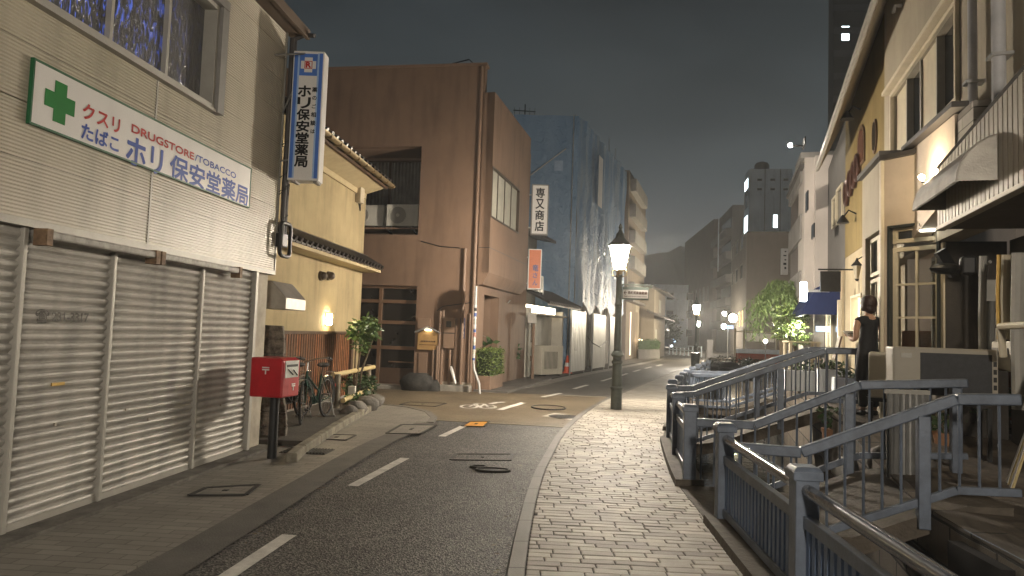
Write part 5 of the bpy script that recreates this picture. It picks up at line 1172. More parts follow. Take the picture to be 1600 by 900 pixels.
# ================================================================== DISTANT BUILDINGS
def block(name, label, az, pxl, pxc, pxr, ytop, Y, mw, wins_l=(), wins_r=(), mroof=None, litm=None, depth=14, zb=-.1, extra=None):
    """box with its nearest vertical edge at pixel column pxc, depth Y; left face runs away along az, right face square to it"""
    c = at(pxc, 500, Y); A = Fr(c.x, c.y, az, -1); B = Fr(c.x, c.y, az + 90, 1)
    zt = at(pxc, ytop, Y).z; L = A.uv(pxl, 500)[0] if pxl < pxc else depth; Wd = B.uv(pxr, 500)[0] if pxr > pxc else 8
    L = max(2, min(L, 40)); Wd = max(.5, min(Wd, 40))
    t = thing(name, label, 'building', A.P(L / 2, 0, -Wd / 2))
    mb = MB(); A.wall(mb, .0, L, zb, zt, -.3, 0, [w[:4] for w in wins_l]); B.wall(mb, .002, Wd, zb, zt, -.3, 0, [w[:4] for w in wins_r]); A.box(mb, L - .3, L, zb, zt, -Wd, -.3); A.box(mb, .3, L, zb, zt, -Wd, -Wd + .3); mb.build('wall', mw, t)
    mb = MB(); A.box(mb, .01, L - .01, zt - .5, zt - .3, -Wd + .01, -.31); mb.build('roof', mroof or concrete, t)
    for F_, ws in ((A, wins_l), (B, wins_r)):
        for w in ws:
            mb = MB(); F_.frame(mb, w[0], w[1], w[2], w[3], -.08, .012, .07); f = mb.build('window', m_alu, t)
            mb = MB(); F_.box(mb, w[0] + .07, w[1] - .07, w[2] + .07, w[3] - .07, -.06, -.04); mb.build('pane', (litm if len(w) > 4 and w[4] else None) or glass_dark, f)
    return t, A, B, L, Wd, zt
def grid(u0, u1, nu, v0, v1, nv, fu=.55, fv=.5, lit=()):
    out = []; a = (u1 - u0) / nu; b = (v1 - v0) / nv
    for i in range(nu):
        for j in range(nv): out.append((u0 + a * (i + .5 - fu / 2), u0 + a * (i + .5 + fu / 2), v0 + b * (j + .5 - fv / 2), v0 + b * (j + .5 + fv / 2), (i, j) in lit))
    return out
m_cream = mat('far_cream_wall', (.33, .30, .25), .8, 0, .12, .6, .1, 20, .2, .25); m_grey = mat('far_grey_wall', (.24, .23, .22), .8, 0, .15, .5, .1, 20, .2, .25); m_beige = mat('far_beige_wall', (.25, .22, .185), .8, 0, .12, .5, .1, 20, .2, .2)
m_tan2 = mat('far_brown_wall', (.20, .17, .145), .8, 0, .12, .5, .1, 20, .2, .2); m_white2 = mat('far_white_wall', (.72, .77, .82), .8, 0, .1, .4, .1, 20, .2, .2); m_darkw = mat('far_dark_wall', (.07, .065, .062), .8, 0, .2, .5)
lit_cool = emit('lit_window_cool', (.75, .95, 1), 3.2); lit_warm = emit('lit_window_warm', (1, .62, .2), 2.2)
t, A, B, L, Wd, zt = block('apartment_block', 'brown apartment block rising behind the street lamp', 17, 966, 966, 978, 266, 47, m_tan2, (), (), depth=10)
# balconies on its street side
EB = Fr(at(978, 500, 47).x, 47.4, 17, 1)
for i in range(5):
    v = 4.4 + i * 1.75; mb = MB(); EB.box(mb, .1, 7, v, v + .85, .02, .55); mb.build('balcony', m_grey, t)
GB = Fr(*at(976, 560, 47).xy, 17.5)
t = thing('gate_building', 'narrow cream building with tall lit doorway frame past the hoarding', 'building', GB.P(3, 0, -2))
gl = GB.uv(997, 540)[0]; gt = 3.9
mb = MB(); GB.wall(mb, 0, gl, 0, gt, -.3, 0, [(gl * .42, gl * .92, .05, 3.4)]); GB.box(mb, 0, .3, 0, gt, -5, -.3); mb.build('wall', m_cream, t)
mb = MB(); GB.box(mb, gl * .42, gl * .92, .05, 2.3, -.3, -.2); mb.build('door', m_grey, t); mb = MB(); GB.box(mb, gl * .42, gl * .92, 2.31, 3.4, -.3, -.22); mb.build('transom', m_beige, t)
mb = MB(); GB.box(mb, -.3, gl + .1, gt + .001, gt + .15, -5, .5); mb.build('roof', mat('grey_roof', (.11, .10, .095), .5), t)
mb = MB(); GB.box(mb, gl * .30, gl * .36, .3, 3.3, .001, .03); mb.build('light_strip', emit('door_strip', (1, .78, .5), 2.0), t)
t, A, B, L, Wd, zt = block('grey_house', 'plain grey walled house with projecting eaves beside the road bend', 17, 990, 996, 1022, 448, 54, m_beige, (), (), depth=9)
HB = Fr(*at(1022, 500, 53.5).xy, 17.5)
mb = MB(); HB.box(mb, .2, 9, 0, zt - .2, -.3, -.02); mb.build('street_wall', m_beige, t)
for v, n in ((zt - .5, 1.0), (3.0, .8)):
    mb = MB(); mb.hexa([HB.P(-.3, v, n), HB.P(9.5, v, n), HB.P(9.5, v + .5, -.5), HB.P(-.3, v + .5, -.5), HB.P(-.3, v + .1, n), HB.P(9.5, v + .1, n), HB.P(9.5, v + .7, -.5), HB.P(-.3, v + .7, -.5)]); mb.build('eave', mat('grey_roof', (.11, .10, .095), .5), t)
for w in ((1, 2.2, 1.1, 2.2), (3.5, 5, 3.6, 4.6)):
    mb = MB(); HB.box(mb, w[0], w[1], w[2], w[3], -.018, .01); mb.build('window', mat('frosted_pane', (.36, .345, .29), .5, 0, .2, 2, .05, 30, .5), t)
for k in range(4):
    a = at(1002 + k * 7.5, 556, 50.5 + k * .9); t = thing('planter_hedge', ('clipped hedge in a white planter, the one beside the cream doorway', 'clipped hedge in a white planter, second from the cream doorway', 'clipped hedge in a white planter, third from the cream doorway', 'clipped hedge in a white planter, farthest from the cream doorway')[k], 'hedge', (a.x, a.y, 0), 0, 'hedges in white planters by the grey house')
    mb = MB(); mb.box((a.x, a.y, .35), (.5, .6, .7)); mb.build('planter', m_grey, t, bevel=.03); mb = MB(); mb.box((a.x, a.y, 1.05), (.4, .5, .62)); leaves(mb, (a.x, a.y, 1.05), (.28, .34, .42), 130, .14, 0, 40 + k, 1, .1, 1.6); mb.build('foliage', lf_dark, t, recalc=False)
a = at(1001, 533, 52); t = thing('porch_lamp', 'small warm lamp glowing low on the grey house wall', 'lamp', (a.x, 52, a.z)); mb = MB(); mb.ball((a.x, 52, a.z), .16, 10, 6); mb.build('globe', emit('porch_globe', (1, .7, .4), 14), t); mb = MB(); mb.tube([(a.x, 52, a.z - .12), (a.x, 52.1, 0)], .04, 6); mb.build('post', m_post, t)
W5 = [(w[0], w[1], w[2], w[3], False) for w in grid(1, 14, 4, 1, 10, 3, .35, .4)]
block('white_apartment', 'pale apartment building at the end of the road before the wooded hill', 10, 1020, 1021, 1075, 444, 118, m_white2, (), W5, depth=10)
block('dark_office_block', 'dark brown block with few windows left of the stepped buildings', 5, 1068, 1113, 1121, 342, 100, m_tan2, grid(2, 22, 6, 7, 9.5, 1, .35, .9), (), depth=20)
t, A, B, L, Wd, zt = block('balcony_office', 'grey office block with open galleries and a hanging white banner', 8, 1116, 1142, 1160, 320, 88, m_grey, (), (), depth=12)
for i in range(5):
    mb = MB(); A.box(mb, .3, L - .3, 3 + i * 2.9, 4.0 + i * 2.9, .02, .7); mb.build('gallery', m_grey, t)
    mb = MB(); A.box(mb, .6, L - .6, 4.1 + i * 2.9, 5.5 + i * 2.9, .002, .02); mb.build('glazing', glass_dark, t)
u, v = A.uv(1121, 420, 1.2); mb = MB(); A.box(mb, u - .35, u + .35, A.uv(1121, 424, 1.2)[1], A.uv(1121, 342, 1.2)[1], 1.1, 1.16); mb.build('hanging_banner', m_white2, t)
ws = [(w[0], w[1], w[2], w[3], False) for w in grid(2, 17, 3, 7.2, 13.5, 2, .55, .5)]
t, A, B, L, Wd, zt = block('brown_office', 'beige and brown low office block with warm lit ground floor windows', 12, 1142, 1165, 1235, 362, 70, m_beige, ws + [(2.4, 3.6, 3.0, 4.7, True), (5.0, 6.2, 3.0, 4.7, True), (9.0, 10, 3.0, 4.7, False)], (), litm=lit_warm, depth=16)
mb = MB(); B.box(mb, .05, Wd, -.1, zt + .02, .002, .05); mb.build('brown_face', mat('far_russet', (.16, .125, .105), .8, 0, .12, .4, .1, 20, .2, .15), t)
t, A, B, L, Wd, zt = block('white_tower', 'tall pale tower block with a water tank on its roof', 10, 1161, 1168, 1236, 264, 96, m_white2, [(1.0, 4.5, 16.6, 19.0, True), (1.0, 4.5, 20.0, 22.2, False), (1.0, 4.5, 22.6, 24.2, True)], [(w[0], w[1], w[2], w[3], False) for w in grid(.5, 5.6, 3, 21.6, 24.2, 2, .38, .25)] + [(3.1, 3.8, 16.9, 18.8, True)], litm=lit_cool, depth=16, mroof=m_grey)
for u in (2.0, 4.0): mb = MB(); B.box(mb, u, u + .08, 12, zt, .002, .1); mb.build('rib', m_grey, t)
tk = B.P(2.1, zt - .3, -3); mb = MB(); mb.lathe([(1.0, 0), (1.0, 1.5), (.8, 1.8), (.3, 2.0)], tk, 16); tag(mb.build('water_tank', m_darkw, smooth=True), 'round dark water tank on top of the pale tower', 'tank')
t, A, B, L, Wd, zt = block('dark_highrise', 'dark high-rise far behind the gabled building with one lit window', 5, 1296, 1300, 1400, -260, 95, m_darkw, (), [], depth=14)
mb = MB(); b = B.uv(1321, 52); B.box(mb, b[0] - .5, b[0] + .5, b[1] - 1.0, b[1] + 1.0, .002, .03); mb.build('lit_window', lit_cool, t)
for i in range(14): mb = MB(); B.box(mb, 0, Wd, 12 + i * 3.2, 12.9 + i * 3.2, .002, .08); mb.build('floor_band', mat('band_grey', (.11, .11, .11), .8), t)
# wooded hill behind
mb = MB(); random.seed(12); prev = None; n = 60
for i in range(n + 1):
    x = -120 + i * 5.5; h = 33 + 10 * math.sin(i * .13 - 2.6) + 3 * math.sin(i * .9) + random.uniform(-1.5, 1.5); h *= 1.0 if x > -20 else .6
    cur = ((x, 290, -2), (x, 305, h * .6), (x, 330, h), (x, 400, h * .5))
    if prev:
        for a, b, c, d in zip(prev, cur, cur[1:], prev[1:]): mb.quad(a, b, c, d)
    prev = cur
structure('hill', mb, mat('wooded_hill', (.035, .04, .03), .95, 0, .5, .15, 1, .6))

# ================================================================== CANAL FENCES AND FOOTBRIDGES
m_rail = mat('rail_blue_grey', (.112, .137, .183), .42, .1, .22, 7, .08, 40, .45, .4); m_slat = mat('slat_blue', (.12, .175, .29), .45, .05, .12, 6, .05)
m_ledge = mat('ledge_stone', (.095, .08, .064), .8, 0, .3, 5, .4, 30, .3, .3)
mb = MB()
for (a, b) in ((-6, 6.14), (7.58, 10.84), (12.0, 16.35), (17.9, 24)):
    ys = frange(a, b, .5)
    for p, q in zip(ys, ys[1:]):
        f = cx; mb.hexa([(f(p) - .17, p, -.2), (f(p) + .16, p, -.2), (f(q) + .16, q, -.2), (f(q) - .17, q, -.2), (f(p) - .15, p, .115), (f(p) + .15, p, .115), (f(q) + .15, q, .115), (f(q) - .15, q, .115)])
structure('fence_kerb', mb, m_ledge)
def post(par, x, y, rz, z0=.10, z1=.90, w=.13):
    mb = MB(); mb.box((x, y, (z0 + z1 - .07) / 2), (w, w, z1 - z0 - .07), rz); mb.box((x, y, z1 - .05), (w + .035, w + .035, .05), rz)
    s = (w + .035) / 2; ca, sa = math.cos(rz), math.sin(rz)
    R_ = lambda a, b, z: (x + a * ca - b * sa, y + a * sa + b * ca, z)
    mb.hexa([R_(-s, -s, z1 - .026), R_(s, -s, z1 - .026), R_(s, s, z1 - .026), R_(-s, s, z1 - .026), R_(-s * .75, -s * .75, z1), R_(s * .75, -s * .75, z1), R_(s * .75, s * .75, z1), R_(-s * .75, s * .75, z1)])
    return mb.build('post', m_rail, par, bevel=.006)
def fence(label, ys):
    P = [Vector((cx(y), y, 0)) for y in ys]; t = thing('railing_fence', label, 'fence', P[0].lerp(P[-1], .5) + Vector((0, 0, .11)), 0, 'blue grey railing fences along the canal')
    for i, p in enumerate(P):
        q = P[min(i + 1, len(P) - 1)] - P[max(i - 1, 0)]; post(t, p.x, p.y, math.atan2(q.y, q.x) - math.pi / 2)
    for a, b in zip(P, P[1:]):
        d = (b - a).normalized(); a2 = a + d * .05; b2 = b - d * .05; Z = lambda z: Vector((0, 0, z))
        mb = MB(); mb.tube([a2 + Z(.77), b2 + Z(.77)], .036, 12); mb.build('handrail', mat('handrail_gloss', (.13, .14, .16), .22, .5, .1, 6, .03), t, smooth=True)
        mb = MB(); mb.bar(a2 + Z(.60), b2 + Z(.60), .05, .07); mb.build('middle_rail', m_rail, t, bevel=.005)
        mb = MB(); mb.bar(a2 + Z(.17), b2 + Z(.17), .05, .06); mb.build('bottom_rail', m_rail, t, bevel=.005)
        L = (b2 - a2).length; n = max(3, int(L / .088))
        mb = MB()
        for i in range(n):
            c = a2 + d * (L * (i + .5) / n); mb.box(c + Z(.385), (.016, .05, .37), math.atan2(d.y, d.x) - math.pi / 2)
        mb.build('slats', m_slat, t)
fence('nearest railing fence, running out of the bottom right of the view', [6.06, 4.1, 1.7, -.2, -2.2])
fence('railing fence between the two footbridges over the canal', [7.66, 9.2, 10.75])
fence('railing fence with low posts just past the second footbridge', [12.1, 13.6, 15.0, 16.3])
fence('distant railing fence past the third footbridge', [18.0, 20, 22, 24])
ED = Vector((.958, -.287, 0))
def prof_z(pr, t):
    for (a, x), (b, y) in zip(pr, pr[1:]):
        if a <= t <= b: return x + (y - x) * (t - a) / (b - a)
    return pr[-1][1] if t > pr[-1][0] else pr[0][1]
def bridge(label, near, far, prn, prf, tend, posts_n, posts_f):
    A, B = Vector((*near, 0)), Vector((*far, 0)); t = thing('footbridge', label, 'footbridge', A.lerp(B, .5) + ED * 1.0, 0, 'small footbridges over the canal')
    mb = MB(); ts = frange(-.12, tend, .3); Z = lambda z: Vector((0, 0, z))
    for p, q in zip(ts, ts[1:]):
        zp, zq = [max(.05, (prof_z(prn, s) + prof_z(prf, s)) / 2 - .86) for s in (p, q)]
        a, b, c, d = A + ED * p, A + ED * q, B + ED * q, B + ED * p
        mb.hexa([a + Z(zp - .16), b + Z(zq - .16), c + Z(zq - .16), d + Z(zp - .16), a + Z(zp), b + Z(zq), c + Z(zq), d + Z(zp)])
    mb.build('deck', m_ledge, t)
    for O, pr, ps in ((A, prn, posts_n), (B, prf, posts_f)):
        pts = [O + ED * s + Z(z - .04) for s, z in pr]
        mb = MB()
        for a, b in zip(pts, pts[1:]): mb.bar(a, b, .085, .085)
        hr = mb.build('handrail', m_rail, t, bevel=.012)
        mb = MB()
        for a, b in zip(pts, pts[1:]): mb.bar(a - Z(.70), b - Z(.70), .05, .06)
        mb.build('bottom_rail', m_rail, t, bevel=.006)
        s = .12
        while s < pr[-1][0] - .03:
            z = prof_z(pr, s); mb = MB(); c = O + ED * s; mb.tube([c + Z(z - .72), c + Z(z - .075)], .0115, 7); mb.build('baluster', m_rail, hr, smooth=True); s += .135
        for s in ps:
            z = prof_z(pr, s); c = O + ED * s; mb = MB(); mb.box(c + Z((z - .95 + z - .082) / 2), (.085, .115, .868), math.atan2(ED.y, ED.x)); mb.build('post', m_rail, t, bevel=.006)
pA = ((0, .74), (.6, .74), (1.72, 1.24), (2.15, 1.26)); pA2 = ((0, .75), (.65, .76), (1.65, 1.23), (2.6, 1.30))
bridge('nearest footbridge, its sloping handrails meeting the two front fence ends', (cx(6.06), 6.06), (cx(7.66), 7.66), pA, pA2, 2.1, (1.49,), (1.55, 2.5))
pB = ((0, .79), (.32, .81), (2.13, 1.53), (3.0, 1.54)); bridge('middle footbridge with long sloping handrails leading to the person', (cx(10.75), 10.75), (cx(12.1), 12.1), pB, pB, 2.6, (1.54, 2.9), (1.35, 2.9))
pC = ((0, .80), (.9, .82), (2.3, 1.35), (2.9, 1.36)); bridge('farthest footbridge beyond the railing fence with low posts', (cx(16.4), 16.4), (cx(17.9), 17.9), pC, pC, 2.4, (1.5, 2.8), (1.5, 2.8))

# ================================================================== RIGHT: NEAR CREAM HOUSE WITH THE GLAZED BAY
HR = Fr(5.2, 9.3, 16.7, -1)
TF_Z = .70
m_cwall = mat('cream_render', (.34, .30, .235), .8, 0, .1, 1.3, .15, 80, .25, .22); m_cwood = mat('cream_painted_wood', (.52, .46, .34), .5, 0, .08, 4, .06, 50, .4, .12)
m_pinkb = mat('pale_board', (.50, .42, .34), .6, 0, .1, 3, .08)
uC = HR.uv(1381.8, 200, -.2)[0]; uN = -5.2
t = thing('cream_house', 'cream rendered house with glazed bay and canopy beside the canal bridges', 'house', HR.P(-1, .6, -2))
wt0 = HR.uv(1497, 8, -.2); wl0 = HR.uv(1396.5, 150, -.2); wb0 = HR.uv(1497, 153, -.2)
hole = (wt0[0], wl0[0], wb0[1], wt0[1])
mb = MB(); HR.wall(mb, uN, uC, 2.9, 9.2, -.45, -.2, [hole]); HR.box(mb, uC - .25, uC - .001, .3, 9.2, -6, -.45); mb.build('wall', m_cwall, t)
mb = MB(); HR.box(mb, uN, uC + .02, 9.0, 9.1, -6, -.46); mb.build('roof', m_grey, t)
mb = MB(); HR.frame(mb, hole[0] - .06, hole[1] + .06, hole[2] - .06, hole[3] + .06, -.199, -.15, .06); w = mb.build('window', m_cwood, t, bevel=.006)
ucs = [HR.uv(x, 200, -.25)[0] for x in (1397, 1421, 1443, 1469, 1498)]
for i, (b, a) in enumerate(zip(ucs, ucs[1:])):
    mb = MB(); HR.box(mb, a + .02, b - .02, hole[2], hole[3], -.33 if i % 2 else -.27, -.30 if i % 2 else -.24); mb.build('pane' if i % 2 else 'panel', glass_dark if i % 2 else m_cwood, w)
for u in ucs[1:4]:
    mb = MB(); HR.box(mb, u - .022, u + .022, hole[2], hole[3], -.31, -.21); mb.build('mullion', m_alu, w)
mb = MB(); HR.box(mb, hole[0] - .1, hole[1] + .14, hole[3] + .06, hole[3] + .12, -.2, -.05); mb.build('hood_mould', m_cwood, t, bevel=.008)
mb = MB(); u, v = HR.uv(1404, 4, -.15); mb.tube([HR.P(u, v - .05, -.2), HR.P(u, v - .05, -.1), HR.P(u, v - .15, -.08)], .03, 8); mb.build('vent_pipe', m_grey, t)
for px, r, nm in ((1520, .045, 'thin'), (1561, .06, 'thick')):
    u = HR.uv(px, 150, -.1)[0]; mb = MB(); mb.tube([HR.P(u, 3.3, -.1), HR.P(u, 9.1, -.1)], r, 10); mb.build('downpipe', mat('pipe_grey_white', (.44, .44, .46), .4), t, smooth=True)
    for v in (4.3, 5.6, 6.9):
        mb = MB(); HR.box(mb, u - r - .02, u + r + .02, v, v + .03, -.2, -.02); mb.build('pipe_clip', steel, t)
# parapet on the facade plane, with coping, and stone faced pier
ptop = 4.02; ua, ub = HR.uv(1492, 180, 0)[0], HR.uv(1421, 236, 0)[0]
z1a, z1b = HR.uv(1492, 178, 0)[1], HR.uv(1421, 237, 0)[1]
mb = MB(); mb.hexa([HR.P(ua, 3.3, -.18), HR.P(ub, 2.95, -.18), HR.P(ub, 2.95, 0), HR.P(ua, 3.3, 0), HR.P(ua, z1a, -.18), HR.P(ub, z1b, -.18), HR.P(ub, z1b, 0), HR.P(ua, z1a, 0)]); mb.build('parapet', m_pinkb, t)
mb = MB(); mb.hexa([HR.P(ua - .25, z1a + .0, -.25), HR.P(ub, z1b + .004, -.25), HR.P(ub, z1b + .004, .10), HR.P(ua - .25, z1a, .10), HR.P(ua - .25, z1a + .06, -.25), HR.P(ub, z1b + .06, -.25), HR.P(ub, z1b + .06, .10), HR.P(ua - .25, z1a + .06, .10)]); cop = mb.build('coping', mat('dark_coping', (.05, .045, .042), .5), t)
u2 = HR.uv(1521, 210, -.02)[0]; mb = MB(); HR.box(mb, u2, ua - .003, 3.35, z1a - .02, -.2, -.02)
mb.build('stone_pier', brickmat('pier_stone', (.42, .40, .36), (.10, .085, .075), (.05, .045, .04), .55, .13, .006, .7, 'YZ', 0, .6, .3), t)
# bay: chamfered door face and left face
c0 = HR.P(0.02, 0, 0); A1 = Vector((4.90, 9.32, 0)); A2 = Vector((5.24, 8.72, 0))
dv = (A2 - A1); az1 = math.degrees(math.atan2(dv.x, dv.y)); CH = Fr(A1.x, A1.y, az1, 1)
if CH.dn.y > 0: CH = Fr(A1.x, A1.y, az1, -1)
CL = dv.length
LF = Fr(A1.x, A1.y, 16.2, -1); LL = LF.uv(1347, 450)[0]
zc = 4.05
d0, d1 = CH.uv(1387, 450)[0], CH.uv(1468, 450)[0]; dz1 = CH.uv(1425, 384)[1]; tz0, tz1 = CH.uv(1425, 381)[1], CH.uv(1400, 352)[1]
mb = MB(); CH.wall(mb, -.0, CL + .0, TF_Z - .3, zc, -.15, 0, [(d0, d1, TF_Z - .1, tz1)]); mb.build('bay_front', m_pinkb, t)
w0, w1 = LF.uv(1379, 450)[0], LF.uv(1352, 450)[0]; wz0, wz1 = TF_Z + .25, LF.uv(1365, 365)[1]
mb = MB(); LF.wall(mb, .002, LL, TF_Z - .3, zc + .06, -.15, 0, [(w0, w1, wz0, wz1)]); mb.build('bay_side', m_cwall, t)
mb = MB(); LF.box(mb, -.03, LL + .05, zc + .061, zc + .13, -.5, .07); mb.build('coping', mat('dark_coping', (.05, .045, .042), .5), t)
mb = MB(); CH.box(mb, -.03, CL + .3, zc + .001, zc + .06, -.5, .07); mb.build('coping', mat('dark_coping', (.05, .045, .042), .5), t)
mb = MB(); LF.box(mb, -.02, .06, TF_Z - .3, zc, .003, .05); mb.build('corner_trim', m_cwood, t, bevel=.01)
# interior seen through the glass: warm dim room
m_room = mat('room_wall', (.40, .36, .33), .8, 0, .05); m_redw = mat('red_wood', (.20, .075, .03), .5, 0, .2, 5, .1)
mb = MB(); CH.box(mb, -.6, CL + .35, TF_Z - .1, 3.4, -1.55, -1.5); mb.build('room_wall', m_room, t)
mb = MB(); CH.box(mb, -.5, CL + .3, TF_Z, TF_Z + 1.12, -1.49, -1.2); mb.build('room_counter', m_redw, t)
mb = MB(); CH.box(mb, .3, .42, TF_Z, 3.2, -.8, -.7); mb.build('room_column', mat('room_column', (.3, .27, .24), .7), t)
mb = MB(); CH.box(mb, CL + .12, CL + .17, 0, 3.4, -1.5, -.16); mb.build('room_partition', m_room, t)
mb = MB(); CH.box(mb, .14, CL + .17, 3.41, 3.46, -1.5, -.16); mb.build('room_ceiling', m_room, t)
mb = MB(); CH.box(mb, .1, CL - .1, 3.25, 3.3, -1.2, -.8); mb.build('room_lamp', emit('room_lamp', (1, .74, .5), 2.5), t)
def glazed(nm, F_, u0, u1, v0, v1, nu, nv, n0=-.09, fw=.055, mw=.028, par=None, pane=None):
    mb = MB(); F_.frame(mb, u0, u1, v0, v1, n0 - .04, n0 + .03, fw); d = mb.build(nm, m_cwood, par or t, bevel=.004)
    a, b, c, e = u0 + fw, u1 - fw, v0 + fw, v1 - fw
    for i in range(1, nu): mb = MB(); x = a + (b - a) * i / nu; F_.box(mb, x - mw / 2, x + mw / 2, c, e, n0 - .025, n0 + .012); mb.build('glazing_bar', m_cwood, d)
    for j in range(1, nv): mb = MB(); y = c + (e - c) * j / nv; F_.box(mb, a, b, y - mw / 2, y + mw / 2, n0 - .022, n0 + .016); mb.build('glazing_bar', m_cwood, d)
    mb = MB(); F_.box(mb, a, b, c, e, n0 - .014, n0 - .008); mb.build('panes', pane, d); return d
def clear_glass():
    m = bpy.data.materials.new('clear_glass'); m.use_nodes = True; nt = m.node_tree; N = nt.nodes; L = nt.links; N.clear()
    o = N.new('ShaderNodeOutputMaterial'); mx = N.new('ShaderNodeMixShader'); tr = N.new('ShaderNodeBsdfTransparent'); gl = N.new('ShaderNodeBsdfGlossy'); gl.inputs['Roughness'].default_value = .05
    fr = N.new('ShaderNodeFresnel'); fr.inputs[0].default_value = 1.5; tr.inputs[0].default_value = (.85, .85, .83, 1); L.new(fr.outputs[0], mx.inputs[0]); L.new(tr.outputs[0], mx.inputs[1]); L.new(gl.outputs[0], mx.inputs[2]); L.new(mx.outputs[0], o.inputs[0]); MATS['clear_glass'] = m; return m
m_clear = clear_glass()
glazed('door', CH, d0 + .03, d1 - .03, TF_Z - .08, dz1, 2, 5, pane=m_clear); glazed('transom', CH, d0 + .03, d1 - .03, tz0 + .03, tz1 - .02, 1, 1, pane=glass_dark)
mb = MB(); CH.frame(mb, d0, d1, TF_Z - .1, tz1, -.15, .012, .03); mb.build('door_frame', mat('green_black_paint', (.025, .03, .03), .4), t)
wm = (w0 + w1) / 2
for a, b in ((w0 + .03, wm - .005), (wm + .005, w1 - .03)):
    glazed('casement', LF, a, b, wz0, wz1 - .62, 2, 4, pane=m_clear); glazed('toplight', LF, a, b, wz1 - .58, wz1 - .02, 1, 1, pane=glass_dark)
SW = HR; sw0, sw1 = HR.uv(1474, 450, -.28)[0], HR.uv(1459, 450, -.28)[0]
glazed('side_window', HR, sw0 - .02, max(sw1, sw0 + .35), TF_Z + .3, 2.75, 2, 4, n0=-.28, pane=m_clear)
mb = MB(); HR.box(mb, sw0 - .15, sw0 - .03, TF_Z - .2, 2.88, -.4, -.24); mb.build('door_pier', m_cwood, t)
# canopy with ribbed fascia
f0, f1 = HR.uv(1660, 330, .12)[0], HR.uv(1466, 350, .12)[0]; fb = 2.88
mb = MB(); zt_f = lambda u: 3.50 + (f1 - u) * .105
u = f1; 
while u > f0:
    a = max(u - .105, f0)
    for (p, n0, q, n1) in ((u, .12, u - .008, .13), (u - .008, .13, u - .088, .13), (u - .088, .13, u - .096, .10), (u - .096, .10, u - .105, .12)): mb.quad(HR.P(p, fb, n0), HR.P(q, fb, n1), HR.P(q, zt_f(q), n1), HR.P(p, zt_f(p), n0))
    u -= .105
m_fas = mat('fascia_metal', (.42, .38, .31), .45, .1, .08, 3, .04, 60, .4, .3)
fa = mb.build('canopy_fascia', m_fas, t, recalc=False)
mb = MB(); HR.box(mb, f0, f1, fb - .04, fb - .002, .06, .15); mb.build('canopy_edge', m_cwood, t, bevel=.004)
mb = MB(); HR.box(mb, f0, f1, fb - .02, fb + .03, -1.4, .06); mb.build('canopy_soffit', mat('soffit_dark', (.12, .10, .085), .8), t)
mb = MB(); mb.hexa([HR.P(f0, zt_f(f0), .1), HR.P(f1, zt_f(f1), .1), HR.P(f1, zt_f(f1) + .1, -.2), HR.P(f0, zt_f(f0) + .1, -.2), HR.P(f0, zt_f(f0) + .03, .14), HR.P(f1, zt_f(f1) + .03, .14), HR.P(f1, zt_f(f1) + .13, -.2), HR.P(f0, zt_f(f0) + .13, -.2)]); mb.build('canopy_top', mat('dark_coping', (.05, .045, .042), .5), t)
# recess below the canopy
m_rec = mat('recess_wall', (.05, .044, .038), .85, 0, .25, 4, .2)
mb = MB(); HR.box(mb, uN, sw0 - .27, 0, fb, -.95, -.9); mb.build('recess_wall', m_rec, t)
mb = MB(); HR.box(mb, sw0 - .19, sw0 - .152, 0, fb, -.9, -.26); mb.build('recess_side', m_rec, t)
# small hood and lamps over the door
hu0 = at(1428, 330, 8.75); hu1 = at(1506, 330, 8.35)
t2 = thing('door_hood', 'curved grey metal hood over the glazed door under the canopy', 'hood', (hu0.x, 8.7, 2.9))
zt, zb = at(1470, 306, 8.5).z, at(1440, 362, 8.7).z
mb = MB(); a0 = HR.uv(1432, 340, .4)[0]; a1 = HR.uv(1512, 340, .35)[0]
pts = [(zt - (zt - zb) * (1 - math.cos(k * math.pi / 14)) * 1.0, .02 + .42 * math.sin(k * math.pi / 14)) for k in range(8)]
for (va, na), (vb_, nb) in zip(pts, pts[1:]): mb.hexa([HR.P(a1, va - .01, na - .015), HR.P(a0, va - .01, na - .015), HR.P(a0, va, na), HR.P(a1, va, na), HR.P(a1, vb_ - .01, nb - .015), HR.P(a0, vb_ - .01, nb - .015), HR.P(a0, vb_, nb), HR.P(a1, vb_, nb)])
for e in (a0, a1):
    mb.add([HR.P(e, v, n) for v, n in pts] + [HR.P(e, zb, .02)], [list(range(len(pts) + 1))])
mb.build('shell', mat('zinc_sheet', (.34, .32, .29), .4, .6, .2, 5, .1), t2)
mb = MB(); HR.box(mb, a1 - .03, a0 + .03, zt - .02, zt + .01, .0, .06); mb.build('bracket', black_metal, t2)
def spot(label, p, size, col, strength, nm='wall_spotlight'):
    t3 = thing(nm, label, 'lamp', p); p = Vector(p)
    mb = MB(); mb.ball(p, size, 10, 6); mb.build('bulb', emit('bulb_%d_%d' % (int(strength), int(col[2] * 100)), col, strength), t3)
    return t3
p = HR.P(HR.uv(1440, 277, .16)[0], HR.uv(1440, 277, .16)[1], .16); s_ = spot('bright bare wall spotlight glaring on the pale parapet above the door', p, .03, (1, .80, .52), 900)
mb = MB(); mb.tube([p - Vector((0, 0, .05)), HR.P(HR.uv(1440, 277, .16)[0], p.z - .12, .0)], .012, 6); mb.build('arm', black_metal, s_)
mb = MB(); q = HR.P(HR.uv(1458, 297, .02)[0], HR.uv(1458, 297, .02)[1], .02); HR.box(mb, HR.uv(1462, 297, .02)[0], HR.uv(1449, 297, .02)[0], q.z - .12, q.z + .1, .003, .05); mb.build('driver_box', mat('grey_trim', (.22, .21, .2), .5), s_)
